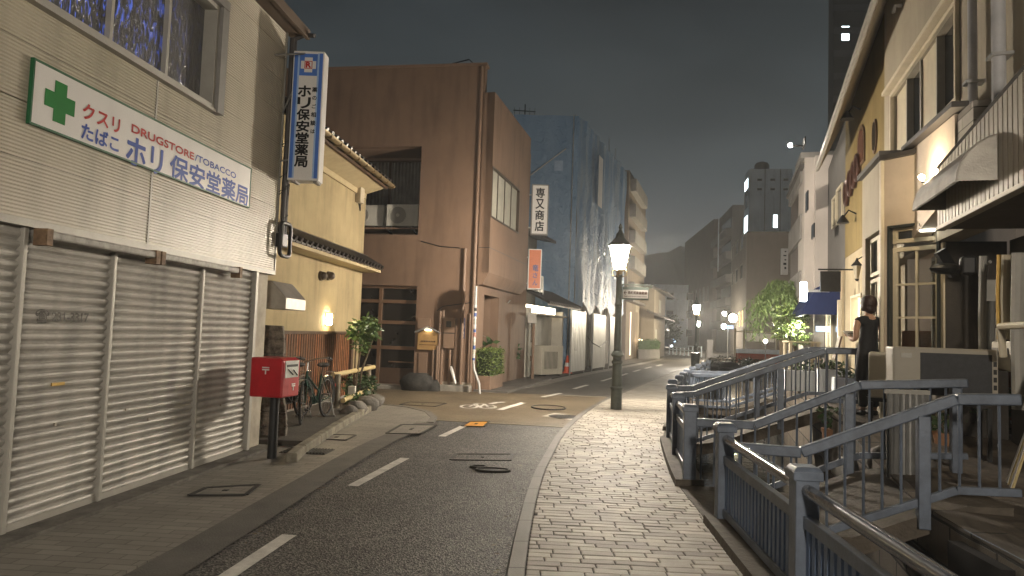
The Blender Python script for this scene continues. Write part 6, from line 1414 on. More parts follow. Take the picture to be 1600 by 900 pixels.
p = at(1449, 357, 8.72); s_ = thing('under_hood_lamp', 'small rectangular lit lamp under the door hood', 'lamp', p); mb = MB(); mb.box(p, (.16, .06, .07), R(-30)); mb.build('diffuser', emit('hood_lamp', (1, .95, .78), 9), s_); mb = MB(); mb.box(p + Vector((0, 0, .05)), (.18, .09, .03), R(-30)); mb.build('casing', black_metal, s_)

# things standing under the canopy
m_gm = mat('gas_meter_grey', (.36, .35, .32), .45, 0, .1, 4, .05)
def hbox(nm, label, cat, px0, py0, px1, py1, n, d, m, extra=None):
    a = HR.uv(px0, py1, n); b = HR.uv(px1, py0, n); u0, u1 = sorted((a[0], b[0])); t3 = thing(nm, label, cat, HR.P((u0 + u1) / 2, a[1], n))
    mb = MB(); HR.box(mb, u0, u1, a[1], b[1], n - d, n); mb.build('casing', m, t3, bevel=.02); return t3, u0, u1, a[1], b[1]
g, u0, u1, v0, v1 = hbox('gas_meter', 'rounded grey gas meter hanging between pipes under the canopy', 'meter', 1502, 436, 1532, 478, -.62, .2, m_gm)
mb = MB(); HR.box(mb, u0 + .05, u1 - .05, v1 - .14, v1 - .06, -.619, -.61); mb.build('dial', m_sign, g)
mb = MB()
for u in (u0 + .05, u1 - .05): mb.tube([HR.P(u, v1, -.7), HR.P(u, v1 + .18, -.7), HR.P(u + (.12 if u > (u0 + u1) / 2 else -.12), v1 + .2, -.7)], .02, 7)
mb.build('pipes', m_gm, g)
g, u0, u1, v0, v1 = hbox('meter_box', 'pale electric meter box low on the wall by the hanging pipes', 'meter', 1549, 533, 1582, 578, -.45, .16, mat('pale_box', (.46, .43, .36), .5, 0, .08, 4, .03))
mb = MB(); HR.box(mb, u0 + .1, u1 - .06, v1 - .14, v1 - .07, -.449, -.44); mb.build('label_plate', m_grey, g)
for (px0, py0, px1, py1, lab) in ((1503, 488, 1531, 508, 'small pale cabinet just below the gas meter'), (1502, 512, 1532, 545, 'larger pale cabinet standing below the small one and gas meter')):
    g, u0, u1, v0, v1 = hbox('wall_cabinet', lab, 'cabinet', px0, py0, px1, py1, -.60, .22, mat('pale_box', (.46, .43, .36), .5, 0, .08, 4, .03))
    mb = MB(); HR.box(mb, u0 + .02, u1 - .02, (v0 + v1) / 2, (v0 + v1) / 2 + .012, -.599, -.596); mb.build('door_seam', black_metal, g)
for k, (px, y0, y1, r, n, m, lab) in enumerate(((1496, 600, 392, .035, -.55, m_gm, 'grey vertical pipe left of the gas meter'), (1536, 600, 400, .04, -.5, m_gm, 'grey vertical pipe right of the gas meter'), (1561, 530, 398, .02, -.35, m_brass, 'thin tan conduit above the electric meter box'), (1572, 530, 398, .045, -.5, m_cwood, 'cream downpipe above the electric meter box'), (1592, 640, 395, .06, -.45, m_gm, 'thick grey drainpipe at the right end of the recess'), (1547, 600, 470, .055, -.62, mat('bottle_grey', (.2, .2, .19), .4), 'short grey cylinder pipe beside the electric meter box'))):
    a = HR.uv(px, y0, n); b = HR.uv(px, y1, n); mb = MB(); mb.tube([HR.P(a[0], a[1], n), HR.P(a[0] + .02, (a[1] + b[1]) / 2, n), HR.P(b[0], b[1], n)], r, 9); t3 = mb.build('wall_pipe', m, smooth=True); tag(t3, lab, 'pipe', 'pipes under the canopy')
a = HR.uv(1600, 507, -.3); b = HR.uv(1563, 510, -.3); mb = MB(); mb.tube([HR.P(a[0] - .5, a[1], -.3), HR.P(b[0], b[1], -.3), HR.P(b[0] + .02, b[1] - .3, -.33)], .035, 8); tag(mb.build('tap_pipe', m_cwood, smooth=True), 'cream horizontal pipe bending down beside the meter box', 'pipe')
t3 = thing('floodlight_bracket', 'black floodlight and bracket hanging under the canopy end', 'floodlight', at(1480, 410, 8.2))
p = at(1478, 420, 8.1); mb = MB(); mb.ball(p, .12, 10, 6, (1.6, 1, .55)); mb.build('head', black_metal, t3, smooth=True)
mb = MB(); mb.bar(at(1468, 392, 8.1), at(1492, 430, 8.1), .07, .12); mb.build('arm', black_metal, t3); mb = MB(); mb.box(at(1512, 415, 8.0), (.14, .16, .2), R(-20)); mb.build('gear_box', black_metal, t3, bevel=.02)
random.seed(9)
for k in range(4):
    a = HR.P(-3.0 - .13 * k, .42, -.12 + .03 * k); b = HR.P(-2.75 - .10 * k, 1.45 + .1 * k, -.55); mb = MB(); mb.tube([a, b], .012, 6); tag(mb.build('cane', (m_sign, m_bam)[k % 2], smooth=True), ('white cane leaning in the recess, leftmost of the sticks', 'yellowish cane leaning in the recess beside the leftmost stick', 'white cane leaning in the recess between two yellowish sticks', 'yellowish cane leaning in the recess, rightmost of the sticks')[k], 'stick', 'canes leaning under the canopy')

# air conditioners on stands before the bay
def stand(par, w, d, h):
    for sx in (-1, 1):
        for sy in (-1, 1):
            mb = MB(); mb.box((sx * w * .42, sy * d * .42, -h / 2), (.04, .04, h)); lbuild(mb, 'stand_leg', black_metal, par)
m_accr = mat('ac_cream', (.34, .31, .255), .5, 0, .06, 3, .03, 60, .4, .15)
c = at(1466, 597, 7.65); ac = aircon('wide cream air conditioner with dark mesh front before the glazed door', (c.x, 7.62, .98), R(-16), .98, .56, .34, 'air conditioners on the terrace', None, m_accr)
for ch in list(ac.children):
    if ch.name.split('.')[0] in ('fan_opening', 'fan_grille', 'side_panel'): bpy.data.objects.remove(ch)
mb = MB(); mb.box((.10, -.173, .335), (.66, .008, .44)); lbuild(mb, 'front_mesh', mat('dark_mesh', (.035, .037, .042), .55, 0, .2, 20, .3, 150), ac)
mb = MB(); mb.box((.455, -.174, .335), (.05, .01, .46)); lbuild(mb, 'edge_strip', m_accr, ac)
for k in range(4): mb = MB(); mb.box((.455, -.181, .22 + k * .08), (.03, .006, .05)); lbuild(mb, 'slot', black_metal, ac)
mb = MB(); mb.box((-.36, -.175, .52), (.1, .012, .05)); lbuild(mb, 'handle', m_alu, ac); stand(ac, .98, .34, .55)
c = at(1380, 625, 9.0); ac = aircon('cream air conditioner seen end on, left of the wide one', (c.x, 9.0, .90), R(62), .62, .56, .32, 'air conditioners on the terrace', None, m_accr); stand(ac, .62, .32, .25)
a = gp(1386, 690, .42); b = at(1448, 610, 6.55)
t3 = thing('corrugated_panel', 'grey corrugated sheet standing between bridge handrails below the air conditioner', 'panel', (3.6, 6.7, .4)); mb = MB()
xa, xb = at(1386, 640, 6.75).x, at(1450, 640, 6.75).x; n = 26
for i in range(n):
    x0, x1 = xa + (xb - xa) * i / n, xa + (xb - xa) * (i + 1) / n; y0, y1 = 6.75 + .012 * math.sin(i * 1.6), 6.75 + .012 * math.sin((i + 1) * 1.6); mb.hexa([(x0, y0, .36), (x1, y1, .36), (x1, y1 + .01, .36), (x0, y0 + .01, .36), (x0, y0, 1.15), (x1, y1, 1.15), (x1, y1 + .01, 1.15), (x0, y0 + .01, 1.15)])
mb.build('sheet', mat('grey_sheet', (.24, .24, .235), .5, .3, .2, 5, .05), t3, smooth=60); mb = MB(); mb.box(((xa + xb) / 2, 6.755, 1.165), (xb - xa + .02, .05, .04)); mb.build('top_rail', m_gm, t3)
# pots, rocks and litter on the terrace edge
for k, (px, py, z, h, n, lab, pm) in enumerate(((1478, 712, .38, .22, 60, 'terracotta pot with a few leaves behind the near bridge post', None), (1512, 700, .4, .35, 160, 'black pot with a dark plant to the right of the terracotta pot', black_metal), (1580, 700, .4, .5, 220, 'leafy potted plant below the leaning canes', black_metal), (1300, 700, .2, .3, 120, 'small potted plant by the far canal bank between bridges', None))):
    a = gp(px, py, z); potted(lab, (a.x, a.y, z), h, .13, .26, n, lf_dark, 60 + k, .1, pm)
for k, (px, py, z, r, lab) in enumerate(((1325, 745, .1, .16, 'pale rounded sack lying at the far canal edge'), (1390, 735, .3, .2, 'dark rock beside the sack at the far canal edge'), (1430, 742, .32, .17, 'brown rock nearest the near bridge post'))):
    a = gp(px, py, z); mb = MB(); mb.ball((a.x, a.y, z + r * .5), r, 10, 7, (1.2, .9, .9), .1); tag(mb.build('bank_rock' if k else 'sack', m_rock if k else mat('sack_white', (.4, .39, .37), .7, 0, .15, 8, .3, 20), smooth=60), lab, 'rock' if k else 'sack')
mb = MB(); y0, y1 = 4.45, 5.05; mb.box((rx(4.75) - .03, 4.75, .0), (.12, .62, .5), R(-5)); tag(mb.build('culvert_mouth', mat('culvert_black', (.008, .007, .007), .95)), 'black culvert opening in the stone canal wall', 'culvert')

# ================================================================== RIGHT: YELLOW AND GREY GABLED HOUSE
m_yel = mat('yellow_render', (.20, .15, .065), .85, 0, .12, 1.4, .2, 60, .2, .25); m_yel2 = mat('tan_render', (.36, .30, .20), .85, 0, .12, 1.4, .2, 60, .2, .25); m_gry = mat('gable_grey', (.115, .11, .105), .8, 0, .12, 1.5, .1)
N0 = -.32
def yuv(px, py, n=N0): return HR.uv(px, py, n)
uy0 = uC + .10; uy1 = yuv(1321, 250)[0]; uy2 = uy1 + 4.6
t = thing('gabled_house', 'yellow and grey house with a wide sloping eave beyond the cream house', 'house', HR.P((uy0 + uy1) / 2, .7, -2))
z_near = yuv(1379, 20)[1]; z_far = yuv(1322, 188)[1]; sl = (z_near - z_far) / (uy1 - uy0); zr = lambda u: z_near - (u - uy0) * sl
def slopewall(u0, u1, v0, m, nm, n1=N0):
    mb = MB(); mb.hexa([HR.P(u0, v0, n1 - .2), HR.P(u1, v0, n1 - .2), HR.P(u1, v0, n1), HR.P(u0, v0, n1), HR.P(u0, zr(u0), n1 - .2), HR.P(u1, zr(u1), n1 - .2), HR.P(u1, zr(u1), n1), HR.P(u0, zr(u0), n1)]); return mb.build(nm, m, t)
slopewall(uy0, uy1 - .002, 3.55, m_yel, 'wall'); slopewall(uy1, uy2, .3, m_gry, 'grey_wall')
mb = MB(); HR.box(mb, uy0, uy1 - .002, .3, 3.548, N0 - .2, N0 - .006); mb.build('lower_wall', m_yel2, t)
mb = MB(); HR.box(mb, uy1 + .001, uy1 + 2.2, .3, 3.3, N0 + .002, N0 + .05); mb.build('shop_panel', m_yel2, t)
mb = MB(); HR.box(mb, uy0, uy2, .3, 5.0, N0 - 6, N0 - 5.8); mb.build('back_wall', m_gry, t)
# eave: far outer corner / near outer corner from their own distances
O0 = .28
of = HR.uv(1279, 268, O0); on = HR.uv(1372, 2, O0)
un = on[0] - 2.0; vn = on[1] + (on[1] - of[1]) / (on[0] - of[0]) * -2.0 * -1 * -1
k_ = (on[1] - of[1]) / (on[0] - of[0]); zo = lambda u: of[1] + (u - of[0]) * k_
ua_, ub_ = of[0], on[0] - .35
mb = MB(); mb.hexa([HR.P(ua_, zo(ua_), O0), HR.P(ub_, zo(ub_), O0), HR.P(ub_, zr(ub_) + .02, N0), HR.P(ua_, zr(ua_) + .02, N0), HR.P(ua_, zo(ua_) + .14, O0 + .02), HR.P(ub_, zo(ub_) + .14, O0 + .02), HR.P(ub_, zr(ub_) + .25, N0), HR.P(ua_, zr(ua_) + .25, N0)]); e = mb.build('eave', m_cwall, t)
mb = MB(); mb.bar(HR.P(ua_ + .05, zo(ua_) + .07, O0 + .035), HR.P(ub_, zo(ub_) + .07, O0 + .035), .05, .12); mb.build('gutter', m_alu, e)
mb = MB(); mb.hexa([HR.P(ua_, zr(ua_) + .25, N0), HR.P(ub_, zr(ub_) + .25, N0), HR.P(ub_, zr(ub_) + .3, N0 - 6), HR.P(ua_, zr(ua_) + .3, N0 - 6), HR.P(ua_, zr(ua_) + .33, N0), HR.P(ub_, zr(ub_) + .33, N0), HR.P(ub_, zr(ub_) + .4, N0 - 6), HR.P(ua_, zr(ua_) + .4, N0 - 6)]); mb.build('roof', mat('grey_roof', (.11, .10, .095), .5), t)
# openings and ornaments on the yellow wall
def ellipse(cu, cv, ru, rv, n1, m, nm, arch=False, par=None, d=.03):
    pts = []; n = 20
    for i in range(n):
        a = 2 * math.pi * i / n; x, y = math.cos(a) * ru, math.sin(a) * rv
        if arch and y < 0: continue
        pts.append(HR.P(cu + x, cv + y, n1))
    if arch: pts = [HR.P(cu + math.cos(math.pi * i / 10) * ru, cv + math.sin(math.pi * i / 10) * ru, n1) for i in range(11)] + [HR.P(cu - ru, cv - rv, n1), HR.P(cu + ru, cv - rv, n1)]
    mb = MB(); mb.extrude(pts, -HR.dn * d); return mb.build(nm, m, par or t)
a = yuv(1347, 196); b = yuv(1347, 258); ru = abs(yuv(1342, 220)[0] - yuv(1353, 220)[0]) / 2
f = ellipse(a[0], a[1] - ru, ru, a[1] - b[1] - ru, N0 + .03, mat('arch_frame', (.10, .06, .035), .5), 'arched_window', True); ellipse(a[0], a[1] - ru, ru * .75, a[1] - b[1] - ru - .06, N0 + .036, mat('stained_pane', (.12, .05, .03), .25, 0, .5, 12, .2), 'pane', True, f)
a = yuv(1368, 186); b = yuv(1368, 240); ru = abs(yuv(1364.5, 220)[0] - yuv(1371.5, 220)[0]) / 2
f = ellipse(a[0], (a[1] + b[1]) / 2, ru, (a[1] - b[1]) / 2, N0 + .03, mat('arch_frame', (.10, .06, .035), .5), 'oval_window'); ellipse(a[0], (a[1] + b[1]) / 2, ru * .75, (a[1] - b[1]) / 2 - .06, N0 + .036, glass_dark, 'pane', False, f)
m_ring = mat('dark_copper', (.09, .045, .035), .4, .6)
for k, (px, py) in enumerate(((1326, 302), (1332, 286), (1338, 273), (1343, 262))):
    c = yuv(px, py); mb = MB(); mb.tube([HR.P(c[0] + math.cos(2 * math.pi * i / 20) * .20, c[1] + math.sin(2 * math.pi * i / 20) * .26, N0 + .05) for i in range(20)], .045, 6, True)
    t3 = thing('wall_ring', ('dark metal ring ornament on yellow wall, lowest of the row', 'dark metal ring ornament on yellow wall, second from the bottom', 'dark metal ring ornament on yellow wall, second from the top', 'dark metal ring ornament on yellow wall, highest of the row')[k], 'ornament', HR.P(c[0], c[1], N0), 0, 'ring ornaments on the yellow wall'); mb.build('ring', m_ring, t3, smooth=True)
    mb = MB(); HR.box(mb, c[0] - .02, c[0] + .02, c[1] - .28, c[1] + .28, N0 + .002, N0 + .045); mb.build('bar', m_ring, t3)
for (px, py, lab) in ((1345, 180, 'black barn lamp high on the yellow wall by the arched window'), (1338, 343, 'unlit small black lamp low on the yellow wall under the rings')):
    c = yuv(px, py); t3 = thing('barn_lamp', lab, 'lamp', HR.P(c[0], c[1], N0)); mb = MB(); mb.tube([HR.P(c[0], c[1] + .12, N0), HR.P(c[0], c[1] + .2, N0 + .15), HR.P(c[0], c[1] + .05, N0 + .25)], .018, 6); mb.build('arm', black_metal, t3)
    mb = MB(); mb.lathe([(.13, -.07), (.05, .06), (.02, .1)], HR.P(c[0], c[1], N0 + .26), 12); mb.build('shade', black_metal, t3, smooth=True)
c = yuv(1339, 422, N0 + .15); p = HR.P(c[0], c[1], N0 + .15); t3 = thing('wall_lantern', 'black wall lantern above the lit menu case', 'lantern', p)
mb = MB(); mb.lathe([(.04, -.16), (.09, .08)], p, 6); mb.build('glass', mat('lantern_glass', (.3, .27, .2), .3), t3); mb = MB(); mb.lathe([(.12, .085), (.04, .17), (.012, .24)], p, 6); mb.lathe([(.05, -.17), (.02, -.22)], p, 6); mb.tube([p + Vector((0, 0, .2)), HR.P(c[0], c[1] + .3, N0)], .012, 6); mb.build('cap', black_metal, t3)
# hanging board, blue awning
c = HR.uv(1316, 440, .0); t3 = thing('hanging_board', 'square black hanging shop board between lantern and blue awning', 'sign', HR.P(c[0], c[1], 0)); uu = c[0]
zt_, zb_ = HR.uv(1316, 424, 0)[1], HR.uv(1316, 456, 0)[1]
mb = MB(); HR.box(mb, uu - .03, uu + .03, zb_, zt_, N0 + .35, N0 + .74); mb.build('board', black_metal, t3, bevel=.01); mb = MB(); HR.box(mb, uu - .015, uu + .015, zt_ + .02, zt_ + .05, N0, N0 + .78); mb.build('arm', black_metal, t3)
m_awn = mat('awning_blue', (.012, .021, .075), .75, 0, .12, 4, .15, 60, .2)
wu0, wu1 = yuv(1316, 450)[0] - .05, yuv(1292, 450)[0] + .3
t3 = thing('shop_awning', 'dark blue fabric awning with pale side over the shop entrance', 'awning', HR.P((wu0 + wu1) / 2, 2.3, N0))
zt_, zb_ = yuv(1308, 443)[1] + .02, HR.uv(1285, 482, .5)[1]
pts = [(zt_, N0 + .02), (zt_ - .05, N0 + .25), (zt_ - .18, N0 + .55), (zb_ + .16, N0 + .82), (zb_, N0 + .84)]
mb = MB(); HR.prof(mb, wu0, wu1, pts); mb.build('fabric', m_awn, t3, recalc=False)
for e in (wu0, wu1): mb = MB(); mb.add([HR.P(e, v, n) for v, n in pts] + [HR.P(e, zb_, N0 + .02)], [list(range(6))]); mb.build('side', m_awn if e == wu0 else m_cwood, t3)
mb = MB(); HR.box(mb, wu0, wu1, zb_ - .02, zb_ + .0, N0 + .80, N0 + .835); mb.build('rod', steel, t3)
# shop front posts, glass and the lit menu case
for px in (1288, 1299, 1306, 1318):
    u = yuv(px, 520)[0]; mb = MB(); HR.box(mb, u - .06, u + .06, .5, 2.6, N0 + .051, N0 + .13); mb.build('shop_post', m_cwood, t, bevel=.01)
u0, u1 = yuv(1318, 520)[0], yuv(1288, 520)[0]; mb = MB(); HR.box(mb, u0 + .07, u1 - .07, .7, 2.3, N0 + .052, N0 + .07); mb.build('shop_glass', glass_dark, t)
c0_, c1_ = HR.uv(1347, 480, -.15)[0], HR.uv(1331, 480, -.15)[0]
t3 = thing('menu_case', 'tall lit glass menu case that the person is facing', 'menu case', HR.P((c0_ + c1_) / 2, 1, -.2)); z0_, z1_ = HR.uv(1340, 512, -.15)[1] - .1, HR.uv(1340, 460, -.15)[1]
mb = MB(); HR.frame(mb, c0_, c1_, z0_, z1_, -.31, -.12, .05); mb.build('frame', m_cwood, t3, bevel=.006)
mb = MB(); HR.box(mb, c0_ + .05, c1_ - .05, z0_ + .05, z1_ - .05, -.30, -.26); mb.build('light_panel', emit('menu_light', (1, .86, .62), 3.0), t3)
mb = MB()
for j in range(5): HR.box(mb, c0_ + .15, c1_ - .25 - .08 * (j % 2), z0_ + .12 + j * .11, z0_ + .17 + j * .11, -.258, -.25)
mb.build('menu_sheets', m_ink, t3)
mb = MB(); p = HR.P(c1_ + .1, .72, .2); mb.extrude([HR.P(c1_ + .1, .72, .25), HR.P(c1_ + .1, 1.75, .0), HR.P(c1_ + .55, 1.75, .0), HR.P(c1_ + .55, .72, .25)], HR.dn * .03)
tag(mb.build('easel_board', m_wood), 'dark easel board leaning beside the lit menu case', 'board')
# windows of the grey part
for (xa, xb, ya, yb) in ((1303, 1309, 312, 352), (1310, 1319, 297, 343)):
    a = yuv(xb, yb); b = yuv(xa, ya); mb = MB(); HR.frame(mb, a[0], b[0], a[1], b[1], N0 + .003, N0 + .06, .06); f = mb.build('window', m_cwood, t); mb = MB(); HR.box(mb, a[0] + .06, b[0] - .06, a[1] + .06, b[1] - .06, N0 + .004, N0 + .02); mb.build('pane', glass_dark, f)

# ---- next buildings along the canal
t = thing('pale_slim_building', 'pale slim building with a lamp on its roof edge', 'building', HR.P(11.8, .3, -2)); ua = uy2 + .05; ub = HR.uv(1257, 300, .25)[0]; zz = HR.uv(1262, 236, .25)[1]
mb = MB(); HR.wall(mb, ua, ub, 0, zz, 0, .25, []); HR.box(mb, ub - .2, ub, 0, zz, -6, 0); HR.box(mb, ua, ua + .2, 0, zz, -6, 0); mb.build('wall', mat('pale_render', (.47, .43, .40), .8, 0, .1, 1, .1), t)
mb = MB(); HR.box(mb, ua, ub, zz + .001, zz + .15, -6, .35); mb.build('coping', m_grey, t)
for px, y0, y1 in ((1262, 300, 330), (1272, 350, 372)):
    u = HR.uv(px, 300, .25)[0]; a, b = HR.uv(px, y1, .25)[1], HR.uv(px, y0, .25)[1]; mb = MB(); HR.box(mb, u - .25, u + .25, a, b, .251, .28); mb.build('window', glass_dark, t)
p = HR.P(HR.uv(1262, 226, .4)[0], HR.uv(1262, 226, .4)[1], .8); s_ = spot('bright roof floodlight on an arm atop the pale slim building', p, .05, (1, .9, .75), 400, 'roof_floodlight'); mb = MB(); mb.tube([p, p - HR.dn * .3 - Vector((0, 0, .03))], .025, 6); mb.build('arm', black_metal, s_)
mb = MB(); u = HR.uv(1262, 226, .4)[0]; HR.box(mb, u - .3, u + .3, p.z - .05, p.z + .13, .47, .50); mb.build('shield', black_metal, s_)
a = HR.uv(1255, 455, .71); t3 = thing('lightbox_sign', 'blank white lit vertical lightbox sign on the pale slim building', 'sign', HR.P(a[0], a[1], .5)); zA, zB = HR.uv(1255, 441, .71)[1], HR.uv(1255, 471, .71)[1]
mb = MB(); HR.box(mb, a[0] - .06, a[0] + .06, zB, zA, .64, .77); mb.build('light_box', emit('lightbox', (.85, .95, 1), 14), t3, bevel=.02); mb = MB(); HR.box(mb, a[0] - .02, a[0] + .02, (zA + zB) / 2, (zA + zB) / 2 + .05, .2, .63); mb.build('arm', steel, t3)
t = thing('dark_balcony_building', 'dark building with pale balcony bands behind the willow', 'building', HR.P(17, .1, -2)); ua2 = ub + .1; ub2 = HR.uv(1236, 300, .2)[0]; zz2 = HR.uv(1245, 292, .2)[1]
mb = MB(); HR.wall(mb, ua2, ub2, 0, zz2, 0, .2, []); HR.box(mb, ub2 - .2, ub2, 0, zz2, -6, 0); mb.build('wall', mat('dark_brown_wall', (.075, .055, .045), .8, 0, .15, 1), t)
for v in (2.9, 4.5, 6.1): mb = MB(); HR.box(mb, ua2 + .5, ub2 - .3, v, v + .7, .201, .30); mb.build('balcony', m_grey, t)
mb = MB(); HR.box(mb, ua2, ub2, zz2 + .001, zz2 + .12, -6, .35); mb.build('coping', m_darkw, t)
a = at(1227, 408, 29); t3 = thing('vertical_sign', 'slim white vertical sign with dark brush marks above the willow', 'sign', (a.x, 29, a.z)); zA, zB = at(1227, 388, 29).z, at(1227, 429, 29).z
mb = MB(); mb.box((a.x, 29.1, (zA + zB) / 2), (.26, .16, zA - zB)); mb.build('box', m_sign, t3, bevel=.01)
for i in range(5): mb = MB(); mb.box((a.x + .01 * (-1) ** i, 29.015, zA - .13 - i * .17), (.07 + .05 * (i % 2), .006, .09 if i > 2 else .05)); mb.build('brush_mark', m_ink, t3)
mb = MB(); mb.bar((a.x, 29.1, zA - .2), (a.x + .9, 29.2, zA - .2), .04, .04); mb.build('arm', steel, t3)

# ================================================================== WILLOW, MOUND, PARAPET AND ROAD END
lf_willow = leafmat('willow_leaf', (.10, .16, .05), (.20, .27, .10))
WY = 21.5; wc = at(1216, 500, WY); gz = tz(WY); lit_y = 18.0
t = thing('willow_tree', 'drooping willow tree lit green beside the dark building', 'tree', (wc.x, WY, gz)); mb = MB()
mb.tube([(wc.x + .2, WY, gz - .1), (wc.x + .16, WY, 1.3), (wc.x + .08, WY, 2.2), (wc.x + .04, WY, 2.9)], [.14, .11, .08, .04], 9)
rg = random.Random(17)
for k in range(9):
    a = rg.uniform(0, 6.28); r = rg.uniform(.35, .7); mb.tube([(wc.x + .1, WY, rg.uniform(1.6, 2.4)), (wc.x + .08 + math.cos(a) * r * .6, WY + math.sin(a) * r * .6, rg.uniform(2.6, 3.1)), (wc.x + .08 + math.cos(a) * r, WY + math.sin(a) * r, rg.uniform(2.5, 3.0))], [.045, .026, .01], 6)
mb.build('trunk', m_bark, t, smooth=True)
mb = MB(); ztop = at(1222, 432, WY).z
for k in range(330):
    a = rg.uniform(0, 6.28); r = min(abs(rg.gauss(0, .42)) + rg.choice((.0, .2)), .92); x, y = wc.x + .06 + math.cos(a) * r * .92, WY - .1 + math.sin(a) * r * .85
    z = ztop - .2 - .62 * r * r + rg.uniform(-.25, .15); L = rg.uniform(.4, 1.35) * (.65 + .45 * r); dx, dy = math.cos(a) * .1, math.sin(a) * .1
    n = int(L / .055)
    for i in range(n):
        f = i / n; px_, py_, pz_ = x + dx * math.sqrt(f) * 2 + rg.uniform(-.025, .025), y + dy * math.sqrt(f) * 2 + rg.uniform(-.025, .025), z - L * f + .1 * math.sin(f * 3)
        if pz_ < gz + .5: break
        leaves(mb, (px_, py_, pz_), (.01, .01, .01), 1, .16, 1.1, rg.random(), 1, .3, 4.0)
mb.build('crown', lf_willow, t, recalc=False)
TY = 18.7; a = at(1244, 505, TY); t = thing('round_tree', 'small broad leaved tree with bright yellow green side right of the willow', 'tree', (a.x, TY, tz(TY))); mb = MB(); mb.tube([(a.x, TY, tz(TY) - .1), (a.x - .03, TY, 1.3), (a.x + .04, TY, 2.1)], [.08, .06, .03], 8)
for k in range(5): b_ = rg.uniform(0, 6.28); mb.tube([(a.x, TY, 1.3 + .12 * k), (a.x + math.cos(b_) * .4, TY + math.sin(b_) * .4, 1.8 + .12 * k)], [.03, .01], 6)
mb.build('trunk', m_bark, t, smooth=True); mb = MB()
for k in range(11): c = (a.x + rg.uniform(-.55, .3), TY + rg.uniform(-.45, .45), a.z + rg.uniform(-.42, .58)); leaves(mb, c, (.27, .27, .2), 170, .10, .2, 70 + k, 1, .4, 2)
mb.build('crown', leafmat('broad_leaf', (.05, .09, .025), (.14, .18, .05)), t, recalc=False)
t3 = spot('small light added in front of the round tree to brighten its leaves', at(1247, 510, lit_y), .045, (1, .95, .74), 800, 'tree_fill_light'); p = Vector(t3.location); mb = MB(); mb.tube([p - Vector((0, 0, .04)), (p.x, p.y, tz(lit_y) - .05)], .015, 5); mb.build('stake', black_metal, t3)  # added light source that brightens the round tree and willow
t3 = spot('small light added low in front of the willow to brighten its strands', at(1196, 533, 19.6), .045, (1, .95, .74), 1000, 'tree_fill_light'); p = Vector(t3.location); mb = MB(); mb.tube([p - Vector((0, 0, .04)), (p.x, p.y, -.75)], .015, 5); mb.build('stake', black_metal, t3)  # second added source, brightening the willow from the front
def banner_cloth():
    if 'banner_cloth' in MATS: return MATS['banner_cloth']
    m = bpy.data.materials.new('banner_cloth'); m.use_nodes = True; N = m.node_tree.nodes; L = m.node_tree.links; N.clear(); o = N.new('ShaderNodeOutputMaterial'); a = N.new('ShaderNodeBsdfDiffuse'); b = N.new('ShaderNodeBsdfTranslucent'); x = N.new('ShaderNodeMixShader')
    a.inputs[0].default_value = b.inputs[0].default_value = (.8, .78, .74, 1); x.inputs[0].default_value = .5; L.new(a.outputs[0], x.inputs[1]); L.new(b.outputs[0], x.inputs[2]); L.new(x.outputs[0], o.inputs[0]); MATS['banner_cloth'] = m; return m
# banner parapet across the canal
c0_, c1_ = at(1150, 540, 33), at(1228, 540, 33); t = thing('banner_parapet', 'low white and red railing with a white banner below the willow', 'railing', (c0_.x, 33, .1))
zb = lambda py: at(1190, py, 33).z
mb = MB(); mb.box(((c0_.x + c1_.x) / 2, 33, (zb(553) + zb(568)) / 2), (c1_.x - c0_.x, .5, zb(553) - zb(568))); mb.build('red_base', mat('red_paint', (.32, .075, .03), .6, 0, .15, 4), t, bevel=.02)
mb = MB(); mb.box(((c0_.x + c1_.x) / 2, 32.9, (zb(546) + zb(553)) / 2 + .002), (c1_.x - c0_.x + .05, .4, zb(546) - zb(553))); mb.build('white_rail', m_white2, t, bevel=.02)
for (xa, xb) in ((1166, 1209), (1217, 1228)):
    a, b = at(xa, 540, 33).x, at(xb, 540, 33).x; mb = MB(); mb.box(((a + b) / 2, 32.95, (zb(521) + zb(534)) / 2), (b - a, .04, zb(521) - zb(534))); mb.build('banner', banner_cloth(), t)
for x in (1148, 1162, 1213, 1229): a = at(x, 540, 33).x; mb = MB(); mb.box((a, 32.98, (zb(514) + zb(568)) / 2), (.07, .07, zb(514) - zb(568))); mb.build('post', m_cwood, t)
mb = MB(); mb.bar((c0_.x, 33.02, zb(519)), (c1_.x, 33.02, zb(519)), .05, .05); mb.build('top_rail', m_cwood, t)
# dark garden mound with rocks at the canal head
mc = at(1150, 578, 30.5); t = thing('garden_mound', 'dark planted mound of stones and clipped shrubs at the canal head', 'mound', (mc.x, 30.5, 0)); mb = MB(); rg = random.Random(5)
for k in range(26): mb.ball((mc.x + rg.uniform(-1.3, 2.2), 30.5 + rg.uniform(-1.4, 1.2), .12 + rg.uniform(0, .2)), rg.uniform(.25, .5), 9, 6, (1.3, 1.1, .8), .13)
mb.build('stones', mat('mound_stone', (.04, .038, .034), .5, 0, .4, 3, .6, 12), t, smooth=50); mb = MB()
for k in range(9): leaves(mb, (mc.x + rg.uniform(-.8, 2.0), 30.5 + rg.uniform(-1, 1), .55 + rg.uniform(0, .15)), (.5, .45, .2), 110, .1, 0, 90 + k, 1, .3, 1.8)
mb.build('shrubs', leafmat('mound_leaf', (.012, .02, .01), (.03, .045, .018)), t, recalc=False)
